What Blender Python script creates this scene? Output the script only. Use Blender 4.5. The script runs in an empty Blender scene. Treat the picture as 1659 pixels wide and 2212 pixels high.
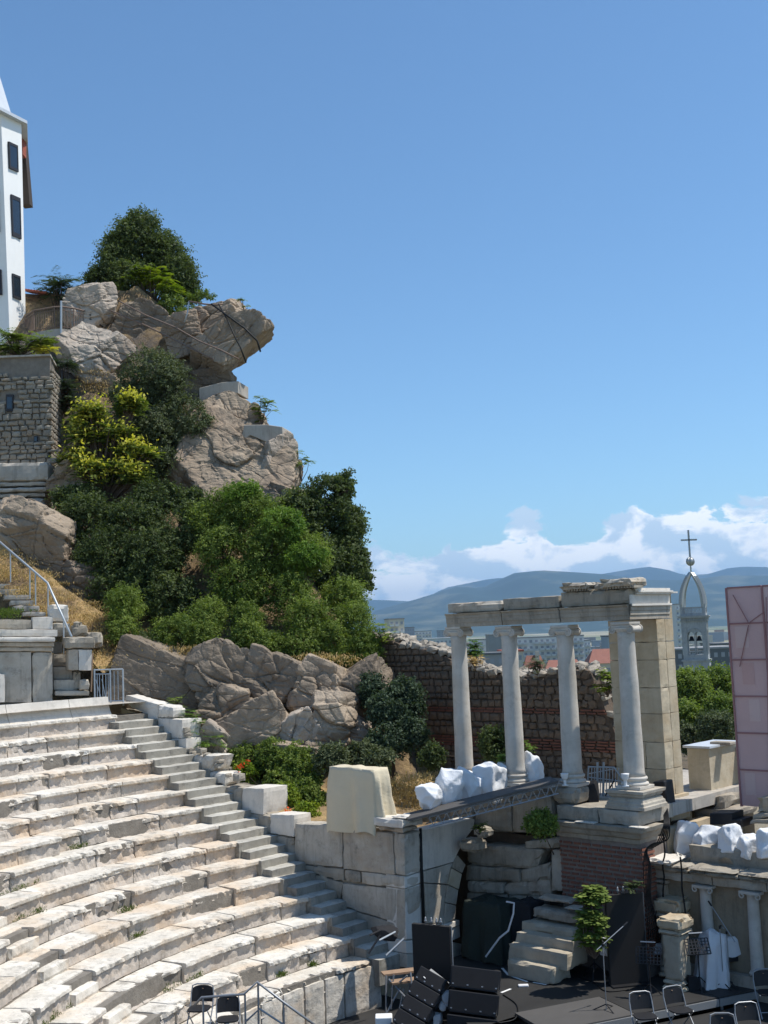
import bpy, math, random
import numpy as np
from mathutils import Vector, noise, Matrix

scene = bpy.context.scene
COL = scene.collection
rnd = random.Random(7)

# ------------------------------------------------------------------ camera
# one horizontal unit of the survey = 1/1659 of the picture width
FOC, HOR, ROLL, ZC, CX, CY = 2500.0, 264.0, 0.040, 8.6, 829.5, 1106.0
PITCH = math.atan(HOR / FOC)
_fw = np.array([0, math.cos(PITCH), math.sin(PITCH)])
_r0 = np.array([1.0, 0, 0]); _u0 = np.cross(_r0, _fw)
_c, _s = math.cos(ROLL), math.sin(ROLL)
_R = _r0 * _c - _u0 * _s; _U = _r0 * _s + _u0 * _c
cam = bpy.data.cameras.new('camera'); camo = bpy.data.objects.new('camera', cam); COL.objects.link(camo)
camo.matrix_world = Matrix(((_R[0], _U[0], -_fw[0], 0), (_R[1], _U[1], -_fw[1], 0), (_R[2], _U[2], -_fw[2], ZC), (0, 0, 0, 1)))
cam.sensor_fit = 'HORIZONTAL'; cam.sensor_width = 36.0; cam.lens = 36.0 * FOC / 1659.0
cam.clip_start = 0.3; cam.clip_end = 60000
scene.camera = camo

# ------------------------------------------------------------------ world and sun
SUN = Vector((0.53, 0.0, 1.0)).normalized()
w = bpy.data.worlds.new('World'); scene.world = w; w.use_nodes = True
nt = w.node_tree; nt.nodes.clear()
def N(t, typ, **kw):
    n = t.nodes.new(typ)
    for k, v in kw.items():
        if k in n.inputs.keys(): n.inputs[k].default_value = v
        else: setattr(n, k, v)
    return n
def L(t, a, b): t.links.new(a, b)
def M_(t, op, a, b=None, c=None, clamp=False):
    n = t.nodes.new('ShaderNodeMath'); n.operation = op; n.use_clamp = clamp
    for i, v in enumerate((a, b, c)):
        if v is None: continue
        if isinstance(v, (int, float)): n.inputs[i].default_value = v
        else: t.links.new(v, n.inputs[i])
    return n.outputs[0]
def MIX(t, fac, a, b, mode='MIX'):
    n = t.nodes.new('ShaderNodeMix'); n.data_type = 'RGBA'; n.blend_type = mode; n.clamp_factor = True
    for sock, v in ((n.inputs[0], fac), (n.inputs[6], a), (n.inputs[7], b)):
        if isinstance(v, (int, float)): sock.default_value = v
        elif isinstance(v, tuple): sock.default_value = (v[0], v[1], v[2], 1)
        else: t.links.new(v, sock)
    return n.outputs[2]
def MR(t, v, a, b, c=0.0, d=1.0, smooth=False):
    n = t.nodes.new('ShaderNodeMapRange'); n.interpolation_type = 'SMOOTHSTEP' if smooth else 'LINEAR'
    t.links.new(v, n.inputs[0]); n.inputs[1].default_value = a; n.inputs[2].default_value = b
    n.inputs[3].default_value = c; n.inputs[4].default_value = d
    return n.outputs[0]

sky = N(nt, 'ShaderNodeTexSky', sky_type='NISHITA', sun_disc=False)
sky.sun_elevation = math.asin(SUN.z); sky.sun_rotation = math.atan2(SUN.x, SUN.y)
sky.altitude = 200; sky.air_density = 1.0; sky.dust_density = 0.25; sky.ozone_density = 1.6
tc = N(nt, 'ShaderNodeTexCoord')
sep = N(nt, 'ShaderNodeSeparateXYZ'); L(nt, tc.outputs['Generated'], sep.inputs[0])
az = M_(nt, 'ARCTAN2', sep.outputs[0], sep.outputs[1])            # azimuth, 0 = north of the picture
el = sep.outputs[2]
def cloud_noise(dx, dz):
    cmb = N(nt, 'ShaderNodeCombineXYZ')
    L(nt, M_(nt, 'ADD', M_(nt, 'MULTIPLY', az, 9.0), dx), cmb.inputs[0])
    L(nt, M_(nt, 'ADD', M_(nt, 'MULTIPLY', el, 15.0), dz), cmb.inputs[1])
    n1 = N(nt, 'ShaderNodeTexNoise', noise_dimensions='2D', Scale=2.2, Detail=9.0, Roughness=0.58, Distortion=0.25)
    L(nt, cmb.outputs[0], n1.inputs['Vector'])
    return n1.outputs[0]
cr = N(nt, 'ShaderNodeFloatCurve')
L(nt, MR(nt, az, -0.35, 0.45), cr.inputs['Value'])
cv = cr.mapping.curves[0]
pts = [(0.0, .60), (0.40, .62), (0.435, .66), (0.49, .80), (0.535, .76), (0.585, .93), (0.64, .80), (0.69, .95), (0.75, .97), (1.0, .9)]
cv.points[0].location = pts[0]; cv.points[1].location = pts[-1]
for p in pts[1:-1]: cv.points.new(*p)
cr.mapping.update()
top = M_(nt, 'MULTIPLY', cr.outputs[0], 0.101)
n0 = cloud_noise(0, 0); n1 = cloud_noise(-0.16, -0.20)
dens = M_(nt, 'ADD', M_(nt, 'MULTIPLY', M_(nt, 'SUBTRACT', top, el), 34.0), M_(nt, 'MULTIPLY', M_(nt, 'SUBTRACT', n0, 0.5), 3.2))
thin = M_(nt, 'MULTIPLY', M_(nt, 'SUBTRACT', n1, 0.42), 3.0, clamp=True)
low = MR(nt, el, 0.0, 0.075, 0.8, 1.0)
cmask = M_(nt, 'MULTIPLY', M_(nt, 'MULTIPLY', MR(nt, dens, 0.0, 0.24, 0, 1, True), low), 0.97)
lit = M_(nt, 'ADD', M_(nt, 'MULTIPLY', M_(nt, 'SUBTRACT', n0, n1), -5.5), M_(nt, 'ADD', M_(nt, 'MULTIPLY', dens, -0.20), 0.70), clamp=True)
ccol = MIX(nt, lit, (4.7, 6.0, 7.3), (9.0, 9.2, 9.4))
tint = MIX(nt, 1.0, sky.outputs[0], (0.77, 1.0, 1.12), 'MULTIPLY')
final = MIX(nt, cmask, tint, ccol)
bg = N(nt, 'ShaderNodeBackground'); bg.inputs['Strength'].default_value = 0.114
L(nt, final, bg.inputs['Color'])
wo = N(nt, 'ShaderNodeOutputWorld'); L(nt, bg.outputs[0], wo.inputs['Surface'])

sl = bpy.data.lights.new('sun', 'SUN'); sl.energy = 4.3; sl.angle = math.radians(0.53); sl.color = (1.0, 0.955, 0.88)
so = bpy.data.objects.new('sun', sl); COL.objects.link(so)
so.rotation_euler = SUN.to_track_quat('Z', 'Y').to_euler()

scene.view_settings.view_transform = 'Standard'; scene.view_settings.look = 'None'
scene.view_settings.exposure = 0.33; scene.view_settings.gamma = 1.0
scene.view_settings.use_curve_mapping = False

# ------------------------------------------------------------------ survey frames
CEN = np.array([5.32, 19.33]); EE = np.array([.73, -.68]); EE = EE / np.linalg.norm(EE); NN = np.array([-EE[1], EE[0]])
CAMP = np.array([0, 0, ZC])
def W(a, b, z):                       # theatre frame: a along the stage building, b towards its back
    p = CEN + EE * a + NN * b
    return np.array([p[0], p[1], z])
def ab(p): d = np.array(p[:2]) - CEN; return float(d @ EE), float(d @ NN)
def ray(x, y): return _R * (x - CX) / FOC + _U * (CY - y) / FOC + _fw
def PZ(x, y, z): d = ray(x, y); return CAMP + d * ((z - ZC) / d[2])
def PY(x, y, Y): d = ray(x, y); return CAMP + d * (Y / d[1])
def PB(x, y, b): d = ray(x, y); return CAMP + d * ((b - (CAMP[:2] - CEN) @ NN) / (d[:2] @ NN))
def PA(x, y, a): d = ray(x, y); return CAMP + d * ((a - (CAMP[:2] - CEN) @ EE) / (d[:2] @ EE))
def pol(r, deg, z): t = math.radians(deg); return np.array([CEN[0] + r * math.cos(t), CEN[1] + r * math.sin(t), z])
def z2(a, b): return (a * .4299, 1481 + b * .4299)
def z3(a, b): return (494 + a * .3637, 1591 + b * .3637)
def z4(a, b): return (1042 + a * .3717, 1591 + b * .3717)
def zr(a, b): return (1207 + a * .27249, 1591 + b * .27249)
def zc(a, b): return (932.6 + a * .36376, 1234.4 + b * .36376)
def za(a, b): return (a * .2976, 1152 + b * .2976)
def zs(a, b): return (1261.8 + a * .23942, 1920.1 + b * .23942)   # lower right stage view

# ------------------------------------------------------------------ object helpers
def tag(o, label=None, cat=None, group=None, kind=None):
    if label: o['label'] = label
    if cat: o['category'] = cat
    if group: o['group'] = group
    if kind: o['kind'] = kind
    return o
def thing(name, label, cat, loc, group=None):
    o = bpy.data.objects.new(name, None); COL.objects.link(o); o.location = [float(v) for v in loc]; o.empty_display_size = .2
    return tag(o, label, cat, group)
class MB:
    def __init__(s): s.v = []; s.f = []
    def add(s, vs, fs):
        k = len(s.v); s.v += [tuple(map(float, p)) for p in vs]; s.f += [tuple(k + i for i in f) for f in fs]; return s
    def hexa(s, P):
        # P: 4 bottom corners then 4 top corners (same order)
        return s.add(P, [(3, 2, 1, 0), (4, 5, 6, 7), (0, 1, 5, 4), (1, 2, 6, 5), (2, 3, 7, 6), (3, 0, 4, 7)])
    def box(s, c, sx, sy, sz, ax=None, ay=None):
        ax = np.array([1, 0, 0.]) if ax is None else np.array(ax, float); ay = np.array([0, 1, 0.]) if ay is None else np.array(ay, float)
        az_ = np.cross(ax, ay); c = np.array(c, float)
        P = [c + ax * sx * i / 2 + ay * sy * j / 2 + az_ * sz * k / 2 for k in (-1, 1) for i, j in ((-1, -1), (1, -1), (1, 1), (-1, 1))]
        return s.hexa(P)
    def tube(s, pts, r, n=8, cap=True):
        pts = [np.array(p, float) for p in pts]; m = len(pts); rs = r if hasattr(r, '__len__') else [r] * m
        k = len(s.v); up = None
        for i, p in enumerate(pts):
            d = pts[min(i + 1, m - 1)] - pts[max(i - 1, 0)]; d = d / (np.linalg.norm(d) + 1e-9)
            if up is None:
                up = np.array([0, 0, 1.]) if abs(d[2]) < .9 else np.array([1, 0, 0.])
            x = np.cross(up, d); x /= np.linalg.norm(x) + 1e-9; y = np.cross(d, x); up = y
            for j in range(n):
                a = 2 * math.pi * j / n; s.v.append(tuple(p + (x * math.cos(a) + y * math.sin(a)) * rs[i]))
        for i in range(m - 1):
            for j in range(n):
                s.f.append((k + i * n + j, k + i * n + (j + 1) % n, k + (i + 1) * n + (j + 1) % n, k + (i + 1) * n + j))
        if cap:
            s.f.append(tuple(k + j for j in range(n))[::-1]); s.f.append(tuple(k + (m - 1) * n + j for j in range(n)))
        return s
    def lathe(s, prof, c, n=24, cap=True):
        k = len(s.v); c = np.array(c, float)
        for r, z in prof:
            for j in range(n):
                a = 2 * math.pi * j / n; s.v.append((c[0] + r * math.cos(a), c[1] + r * math.sin(a), c[2] + z))
        m = len(prof)
        for i in range(m - 1):
            for j in range(n):
                s.f.append((k + i * n + j, k + i * n + (j + 1) % n, k + (i + 1) * n + (j + 1) % n, k + (i + 1) * n + j))
        if cap:
            s.f.append(tuple(k + j for j in range(n))[::-1]); s.f.append(tuple(k + (m - 1) * n + j for j in range(n)))
        return s
    def prism(s, poly, d):
        # poly: planar polygon, extruded along vector d
        k = len(s.v); n = len(poly); d = np.array(d, float)
        for p in poly: s.v.append(tuple(np.array(p, float)))
        for p in poly: s.v.append(tuple(np.array(p, float) + d))
        s.f.append(tuple(range(k, k + n))); s.f.append(tuple(range(k + 2 * n - 1, k + n - 1, -1)))
        for i in range(n):
            j = (i + 1) % n; s.f.append((k + j, k + i, k + n + i, k + n + j))
        return s
    def sweep(s, path, prof, sides, ups):
        # profile (u,v) swept along path, u along side vector, v along up vector
        k = len(s.v); m = len(prof)
        for p, sd, up in zip(path, sides, ups):
            for u, v in prof: s.v.append(tuple(np.array(p) + np.array(sd) * u + np.array(up) * v))
        for i in range(len(path) - 1):
            for j in range(m):
                s.f.append((k + i * m + j, k + i * m + (j + 1) % m, k + (i + 1) * m + (j + 1) % m, k + (i + 1) * m + j))
        s.f.append(tuple(k + j for j in range(m))[::-1]); s.f.append(tuple(k + (len(path) - 1) * m + j for j in range(m)))
        return s
def mesh_of(name, v, f, mat, smooth=False):
    me = bpy.data.meshes.new(name); me.from_pydata([tuple(p) for p in v], [], f); me.update()
    if mat: me.materials.append(mat)
    if smooth: me.polygons.foreach_set('use_smooth', [True] * len(me.polygons))
    return me
def fix_normals(me):
    import bmesh
    bm = bmesh.new(); bm.from_mesh(me); bmesh.ops.recalc_face_normals(bm, faces=bm.faces); bm.to_mesh(me); bm.free()
def part(name, mb, mat, parent=None, label=None, smooth=False, kind=None, origin=None, fix=True, bevel=0):
    if parent is not None: off = np.array(parent['_loc']) if '_loc' in parent else np.array(parent.matrix_world.translation if parent.parent else parent.location)
    else: off = np.zeros(3)
    vv = np.array(mb.v) if isinstance(mb, MB) else np.array(mb[0]); ff = mb.f if isinstance(mb, MB) else mb[1]
    o0 = np.array(origin, float) if origin is not None else (vv.min(0) + vv.max(0)) / 2 * np.array([1, 1, 0]) + np.array([0, 0, vv[:, 2].min()])
    me = mesh_of(name, vv - o0, ff, mat, smooth)
    if fix: fix_normals(me)
    o = bpy.data.objects.new(name, me); COL.objects.link(o)
    if parent is not None:
        o.parent = parent; WL[o.name] = o0; o.location = [float(q) for q in (o0 - WL.get(parent.name, np.array(parent.location)))]
    else:
        o.location = [float(q) for q in o0]; WL[o.name] = o0
    if bevel:
        b = o.modifiers.new('edge', 'BEVEL'); b.width = bevel; b.segments = 2; b.limit_method = 'ANGLE'
    return tag(o, label, None, None, kind)
WL = {}
def solo(name, mb, mat, label, cat, group=None, smooth=False, kind=None, bevel=0, origin=None, fix=True):
    o = part(name, mb, mat, None, None, smooth, kind, origin=origin, bevel=bevel, fix=fix)
    return tag(o, label, cat, group)
def struct(name, mb, mat, smooth=False, fix=True):
    return part(name, mb, mat, None, None, smooth, 'structure', fix=fix)
def inst(name, me, parent, loc, rot=(0, 0, 0), scale=(1, 1, 1)):
    o = bpy.data.objects.new(name, me); COL.objects.link(o); o.parent = parent
    o.location = [float(q) for q in (np.array(loc) - WL.get(parent.name, np.array(parent.location)))]
    o.rotation_euler = rot; o.scale = scale
    return o
def nz(p, s=1.0, o=0.0): return noise.noise(Vector((p[0] * s + o, p[1] * s + o * 1.3, p[2] * s - o)))
def fbm(p, s=1.0, o=0.0): return nz(p, s, o) + .5 * nz(p, s * 2.1, o + 3) + .25 * nz(p, s * 4.3, o + 7)
def hexgrid(P, nu, nv, nw, amp=.01, rnd_=.02, seed=0, fs=3.0, chip=0.0):
    """worn stone block: P = 4 bottom corners + 4 top corners; u along 0-1, v along 0-3, w bottom-top"""
    P = [np.array(p, float) for p in P]; cen = sum(P) / 8
    lu = np.linalg.norm(P[1] - P[0]); lv = np.linalg.norm(P[3] - P[0]); lw = np.linalg.norm(P[4] - P[0])
    idx = {}; V = []; F = []
    def vid(i, j, k):
        key = (i, j, k)
        if key in idx: return idx[key]
        u, v, w_ = i / nu, j / nv, k / nw
        # push the outer loops towards the edges so that the rounding stays tight
        b = (P[0] * (1 - u) + P[1] * u) * (1 - v) + (P[3] * (1 - u) + P[2] * u) * v
        t = (P[4] * (1 - u) + P[5] * u) * (1 - v) + (P[7] * (1 - u) + P[6] * u) * v
        p = b * (1 - w_) + t * w_
        out = np.zeros(3); cnt = 0
        if i in (0, nu): d = (P[1] - P[0]) / lu * (1 if i else -1); out += d; cnt += 1
        if j in (0, nv): d = (P[3] - P[0]) / lv * (1 if j else -1); out += d; cnt += 1
        if k in (0, nw): d = (P[4] - P[0]) / lw * (1 if k else -1); out += d; cnt += 1
        if cnt >= 2:
            c = max(0.0, fbm(p, 1.7 / max(.3, min(lu, 1.5)) + 1.5, seed + 11)) if chip else 0
            p = p - out * (rnd_ * (.7 + .6 * nz(p, 6, seed)) + chip * c * 1.4)
        p = p + out / max(1, cnt) * amp * fbm(p, fs, seed)
        idx[key] = len(V); V.append(p); return idx[key]
    for k in (0, nw):
        for i in range(nu):
            for j in range(nv):
                q = (vid(i, j, k), vid(i + 1, j, k), vid(i + 1, j + 1, k), vid(i, j + 1, k)); F.append(q if k else q[::-1])
    for j in (0, nv):
        for i in range(nu):
            for k in range(nw):
                q = (vid(i, j, k), vid(i + 1, j, k), vid(i + 1, j, k + 1), vid(i, j, k + 1)); F.append(q if not j else q[::-1])
    for i in (0, nu):
        for j in range(nv):
            for k in range(nw):
                q = (vid(i, j, k), vid(i, j + 1, k), vid(i, j + 1, k + 1), vid(i, j, k + 1)); F.append(q[::-1] if not i else q)
    return V, F
def blockpx(b, q, depth, name, mat, parent, z0=None, amp=.012, rnd_=.02, chip=.0, res=.12, seed=None, axis='b', plane=None, lab=None):
    """stone block whose front face has the four survey points q = (bl, br, tr, tl), in the vertical plane b (or a)"""
    fn = (lambda x, y: PB(x, y, b)) if axis == 'b' else (lambda x, y: PA(x, y, b))
    bl, br, tr, tl = [fn(*p) for p in q]
    d = (np.array([NN[0], NN[1], 0]) if axis == 'b' else np.array([-EE[0], -EE[1], 0])) * depth
    return block3(bl, br, tr, tl, d, name, mat, parent, amp, rnd_, chip, res, seed, lab)
def block3(bl, br, tr, tl, d, name, mat, parent, amp=.012, rnd_=.02, chip=0., res=.12, seed=None, lab=None, smooth=True):
    if seed is None: seed = rnd.random() * 90
    P = [bl, br, br + d, bl + d, tl, tr, tr + d, tl + d]
    f = lambda a, b_: int(min(16, max(1, round(np.linalg.norm(a - b_) / res))))
    V, F = hexgrid(P, max(2, f(bl, br)), max(1, f(bl, bl + d)), max(2, f(bl, tl)), amp, rnd_, seed, 3.0, chip)
    return part(name, (V, F), mat, parent, lab, smooth=False)
# ------------------------------------------------------------------ materials
MAT = {}
def newmat(name):
    m = bpy.data.materials.new(name); m.use_nodes = True; t = m.node_tree; t.nodes.clear()
    out = N(t, 'ShaderNodeOutputMaterial'); b = N(t, 'ShaderNodeBsdfPrincipled'); L(t, b.outputs[0], out.inputs[0])
    MAT[name] = m; return m, t, b, out
def tex(t, kind, scale, vec=None, **kw):
    n = N(t, kind, Scale=scale, **kw)
    if vec is not None: L(t, vec, n.inputs['Vector'])
    return n
def pos(t, sc=None):
    g = N(t, 'ShaderNodeNewGeometry')
    if sc is None: return g.outputs['Position']
    m = N(t, 'ShaderNodeMapping'); L(t, g.outputs['Position'], m.inputs[0]); m.inputs['Scale'].default_value = sc; return m.outputs[0]
def bump(t, b, h, strength=.5, dist=.02):
    n = N(t, 'ShaderNodeBump', Strength=strength, Distance=dist); L(t, h, n.inputs['Height']); L(t, n.outputs[0], b.inputs['Normal'])
def simple(name, col, rough=.7, metal=0., var=.12, sc=6., bmp=.15, bd=.01, spec=.3):
    m, t, b, o = newmat(name)
    n = tex(t, 'ShaderNodeTexNoise', sc, pos(t), Detail=6.0, Roughness=.65)
    c = MIX(t, n.outputs[0], tuple(x * (1 - var) for x in col), tuple(min(1, x * (1 + var)) for x in col))
    L(t, c, b.inputs['Base Color']); b.inputs['Roughness'].default_value = rough; b.inputs['Metallic'].default_value = metal
    b.inputs['Specular IOR Level'].default_value = spec
    if bmp: bump(t, b, tex(t, 'ShaderNodeTexNoise', sc * 5, pos(t), Detail=5.0).outputs[0], bmp, bd)
    return m
def stone(name, light, mid, dark, stain=.5, warm=None, warmamt=.25, sc=1.0, bmp=.6, bd=.02, streak=.3, objvar=.25, green=0.0, sideamt=.0, sidecol=(.78, .70, .64)):
    m, t, b, o = newmat(name); p = pos(t)
    oi = N(t, 'ShaderNodeObjectInfo')
    n1 = tex(t, 'ShaderNodeTexNoise', 1.3 * sc, p, Detail=8.0, Roughness=.68)
    c = MIX(t, MR(t, n1.outputs[0], .35, .65), mid, light)
    c = MIX(t, M_(t, 'MULTIPLY', oi.outputs['Random'], objvar), c, mid)
    if warm:
        n2 = tex(t, 'ShaderNodeTexNoise', .9 * sc, pos(t, (1, 1, 2.0)), Detail=5.0, Roughness=.6)
        f = M_(t, 'MULTIPLY', MR(t, M_(t, 'ADD', n2.outputs[0], M_(t, 'MULTIPLY', oi.outputs['Random'], .16)), .56, .74), warmamt)
        c = MIX(t, f, c, warm)
    n3 = tex(t, 'ShaderNodeTexNoise', 3.2 * sc, p, Detail=10.0, Roughness=.78)
    f = M_(t, 'MULTIPLY', MR(t, n3.outputs[0], .53, .72), stain)
    c = MIX(t, f, c, dark)
    ns = tex(t, 'ShaderNodeTexNoise', 5.0 * sc, pos(t, (1, 1, .12)), Detail=6.0, Roughness=.7)
    c = MIX(t, M_(t, 'MULTIPLY', MR(t, ns.outputs[0], .52, .74), streak), c, dark)
    if green:
        ng = tex(t, 'ShaderNodeTexNoise', .8 * sc, p, Detail=4.0)
        c = MIX(t, M_(t, 'MULTIPLY', MR(t, ng.outputs[0], .55, .7), green), c, (.10, .11, .05))
    v = tex(t, 'ShaderNodeTexVoronoi', 22 * sc, p, feature='F1')
    c = MIX(t, M_(t, 'MULTIPLY', MR(t, v.outputs['Distance'], .10, .0), .35), c, dark)
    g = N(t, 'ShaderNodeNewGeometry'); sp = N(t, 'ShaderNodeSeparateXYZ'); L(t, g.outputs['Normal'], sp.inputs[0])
    side = MR(t, sp.outputs[2], .35, .75, sideamt, 0.0)  # steep faces darkened by their normal: grime plus shade put into the colour
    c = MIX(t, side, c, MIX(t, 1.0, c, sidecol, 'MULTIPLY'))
    L(t, c, b.inputs['Base Color']); b.inputs['Roughness'].default_value = .88; b.inputs['Specular IOR Level'].default_value = .25
    nb = tex(t, 'ShaderNodeTexNoise', 9 * sc, p, Detail=8.0, Roughness=.7)
    nb2 = tex(t, 'ShaderNodeTexNoise', 2.4 * sc, p, Detail=3.0)
    bump(t, b, M_(t, 'ADD', nb.outputs[0], M_(t, 'MULTIPLY', nb2.outputs[0], 1.2)), bmp, bd)
    return m
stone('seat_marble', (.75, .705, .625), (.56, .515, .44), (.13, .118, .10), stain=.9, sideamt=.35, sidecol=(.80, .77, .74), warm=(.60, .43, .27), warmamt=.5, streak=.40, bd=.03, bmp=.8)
stone('riser_marble_shaded', (.58, .52, .455), (.42, .365, .31), (.13, .118, .10), stain=.9, warm=(.60, .43, .27), warmamt=.5, streak=.40, bd=.03, bmp=.8)  # darker copy of the seat marble: patina plus shade painted under the lip
stone('smooth_marble', (.72, .675, .60), (.57, .525, .46), (.20, .20, .18), stain=.35, streak=.35, bd=.012, bmp=.5)
stone('stair_marble', (.52, .50, .44), (.37, .35, .305), (.10, .095, .085), stain=.85, streak=.4, sideamt=.9, sidecol=(.60, .58, .555), bd=.02)  # strong side tint paints the shade on the stair risers
stone('wall_marble', (.52, .475, .40), (.37, .33, .27), (.10, .095, .08), stain=.7, warm=(.34, .24, .15), warmamt=.45, streak=.5, bd=.02)
stone('grey_marble', (.42, .375, .305), (.26, .23, .185), (.08, .08, .07), stain=.65, warm=(.32, .25, .17), warmamt=.3, streak=.6, bd=.025)
stone('column_marble', (.60, .56, .50), (.45, .42, .37), (.18, .17, .15), stain=.5, warm=(.42, .35, .27), warmamt=.35, streak=.25, bd=.01, bmp=.4)
stone('pale_sandstone', (.55, .475, .35), (.41, .34, .235), (.17, .14, .10), stain=.4, warm=(.42, .29, .16), warmamt=.4, streak=.2, bd=.02)
stone('niche_stone', (.33, .27, .19), (.24, .19, .13), (.09, .075, .06), stain=.5, streak=.5, warm=(.30, .2, .11), warmamt=.4, bd=.02)
stone('step_stone', (.50, .44, .34), (.36, .31, .235), (.11, .10, .08), stain=.4, streak=.1, bd=.02)
stone('rubble_stone', (.20, .155, .115), (.115, .088, .066), (.06, .055, .05), stain=.4, warm=(.28, .18, .11), warmamt=.4, sc=2.0, objvar=.75, streak=.1, bd=.02)
stone('house_stone', (.34, .31, .26), (.21, .19, .155), (.09, .085, .08), stain=.35, warm=(.36, .25, .16), warmamt=.35, sc=2.0, objvar=.7, streak=.1, bd=.02)
stone('capping_stone', (.44, .39, .32), (.27, .235, .19), (.12, .11, .09), stain=.4, sc=2.0, objvar=.6, streak=.1, bd=.02)
stone('mortar', (.135, .102, .076), (.085, .064, .048), (.05, .045, .04), stain=.4, sc=2.5, bd=.03)
stone('pale_mortar', (.25, .225, .19), (.17, .15, .125), (.10, .09, .08), stain=.4, sc=2.5, bd=.03)
stone('red_brick', (.27, .115, .075), (.175, .078, .055), (.07, .05, .045), stain=.5, sc=2.5, objvar=.8, streak=.15, bd=.01)
stone('brick_mortar', (.27, .23, .20), (.18, .15, .13), (.07, .06, .055), stain=.5, sc=3, bd=.015)
stone('concrete', (.48, .44, .38), (.36, .325, .28), (.14, .135, .12), stain=.4, streak=.7, warm=(.36, .28, .2), warmamt=.2, bd=.01)
stone('tile_red', (.42, .12, .075), (.30, .09, .06), (.12, .06, .05), stain=.3, sc=3, streak=.1)

def granite(name, light, mid, dark, warm):
    m, t, b, o = newmat(name); p = pos(t)
    oi = N(t, 'ShaderNodeObjectInfo')
    n1 = tex(t, 'ShaderNodeTexNoise', .55, p, Detail=9.0, Roughness=.62)
    c = MIX(t, MR(t, n1.outputs[0], .38, .62), mid, light)
    n2 = tex(t, 'ShaderNodeTexNoise', .35, pos(t, (1, 1, .6)), Detail=6.0, Roughness=.6)
    c = MIX(t, M_(t, 'MULTIPLY', MR(t, n2.outputs[0], .48, .66), .55), c, warm)
    n3 = tex(t, 'ShaderNodeTexNoise', 2.0, p, Detail=12.0, Roughness=.8)
    c = MIX(t, M_(t, 'MULTIPLY', MR(t, n3.outputs[0], .50, .70), .6), c, dark)
    ws = tex(t, 'ShaderNodeTexNoise', 1.1, pos(t, (1, 1, .25)), Detail=4.0, Distortion=.8)
    vs = N(t, 'ShaderNodeMix'); vs.data_type = 'VECTOR'; vs.inputs[0].default_value = .25
    L(t, pos(t, (.9, .9, 1.5)), vs.inputs[4]); L(t, ws.outputs['Color'], vs.inputs[5])
    v = tex(t, 'ShaderNodeTexVoronoi', .55, vs.outputs[1], feature='DISTANCE_TO_EDGE')
    crack = MR(t, v.outputs['Distance'], .0, .016, 1, 0)
    c = MIX(t, M_(t, 'MULTIPLY', crack, .30), c, (.04, .035, .03))
    L(t, c, b.inputs['Base Color']); b.inputs['Roughness'].default_value = .93; b.inputs['Specular IOR Level'].default_value = .15
    nb = tex(t, 'ShaderNodeTexNoise', 3.0, p, Detail=10.0, Roughness=.68)
    nb3 = tex(t, 'ShaderNodeTexNoise', .9, pos(t, (1, 1, 2.4)), Detail=6.0, Roughness=.6, Distortion=.5)
    h = M_(t, 'ADD', M_(t, 'ADD', nb.outputs[0], M_(t, 'MULTIPLY', nb3.outputs[0], 1.8)), M_(t, 'MULTIPLY', crack, -.35))
    bump(t, b, h, .8, .10)
    return m
granite('granite', (.39, .315, .235), (.245, .192, .14), (.10, .085, .075), (.33, .235, .165))
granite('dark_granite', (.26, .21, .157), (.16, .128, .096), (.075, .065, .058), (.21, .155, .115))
granite('pale_granite', (.46, .40, .33), (.34, .28, .225), (.14, .12, .10), (.42, .31, .22))

def leafmat(name, c0, c1, c2=None, trans=.35):
    m, t, b, o = newmat(name)
    a = N(t, 'ShaderNodeAttribute', attribute_name='tint')
    c = MIX(t, a.outputs['Fac'], c0, c1)
    if c2: c = MIX(t, MR(t, a.outputs['Fac'], .88, .97), c, c2)
    L(t, c, b.inputs['Base Color']); b.inputs['Roughness'].default_value = .6; b.inputs['Specular IOR Level'].default_value = .16
    tr = N(t, 'ShaderNodeBsdfTranslucent'); L(t, MIX(t, 1.0, c, (1.3, 1.4, .55), 'MULTIPLY'), tr.inputs[0])
    mx = N(t, 'ShaderNodeMixShader'); mx.inputs[0].default_value = trans
    L(t, b.outputs[0], mx.inputs[1]); L(t, tr.outputs[0], mx.inputs[2]); L(t, mx.outputs[0], o.inputs[0])
    return m
leafmat('leaf_dark', (.045, .068, .028), (.135, .17, .065))
leafmat('leaf_olive', (.065, .085, .042), (.155, .18, .095), trans=.25)
leafmat('leaf_mid', (.075, .12, .026), (.24, .30, .07))
leafmat('leaf_bright', (.07, .14, .022), (.18, .27, .05))
leafmat('leaf_yellow', (.42, .39, .04), (.66, .60, .12))
leafmat('leaf_lime', (.10, .17, .02), (.27, .32, .04))
leafmat('leaf_teal', (.03, .052, .030), (.09, .125, .075), trans=.25)
leafmat('grass_dry', (.36, .24, .10), (.60, .44, .20), trans=.2)
leafmat('grass_green', (.045, .085, .015), (.12, .16, .03))
leafmat('flower_red', (.55, .07, .02), (.70, .14, .03), trans=.2)
simple('bark', (.085, .065, .05), .9, sc=9, var=.4, bmp=.5, bd=.03)
simple('twig', (.11, .08, .06), .9, sc=9, var=.3)

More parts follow.
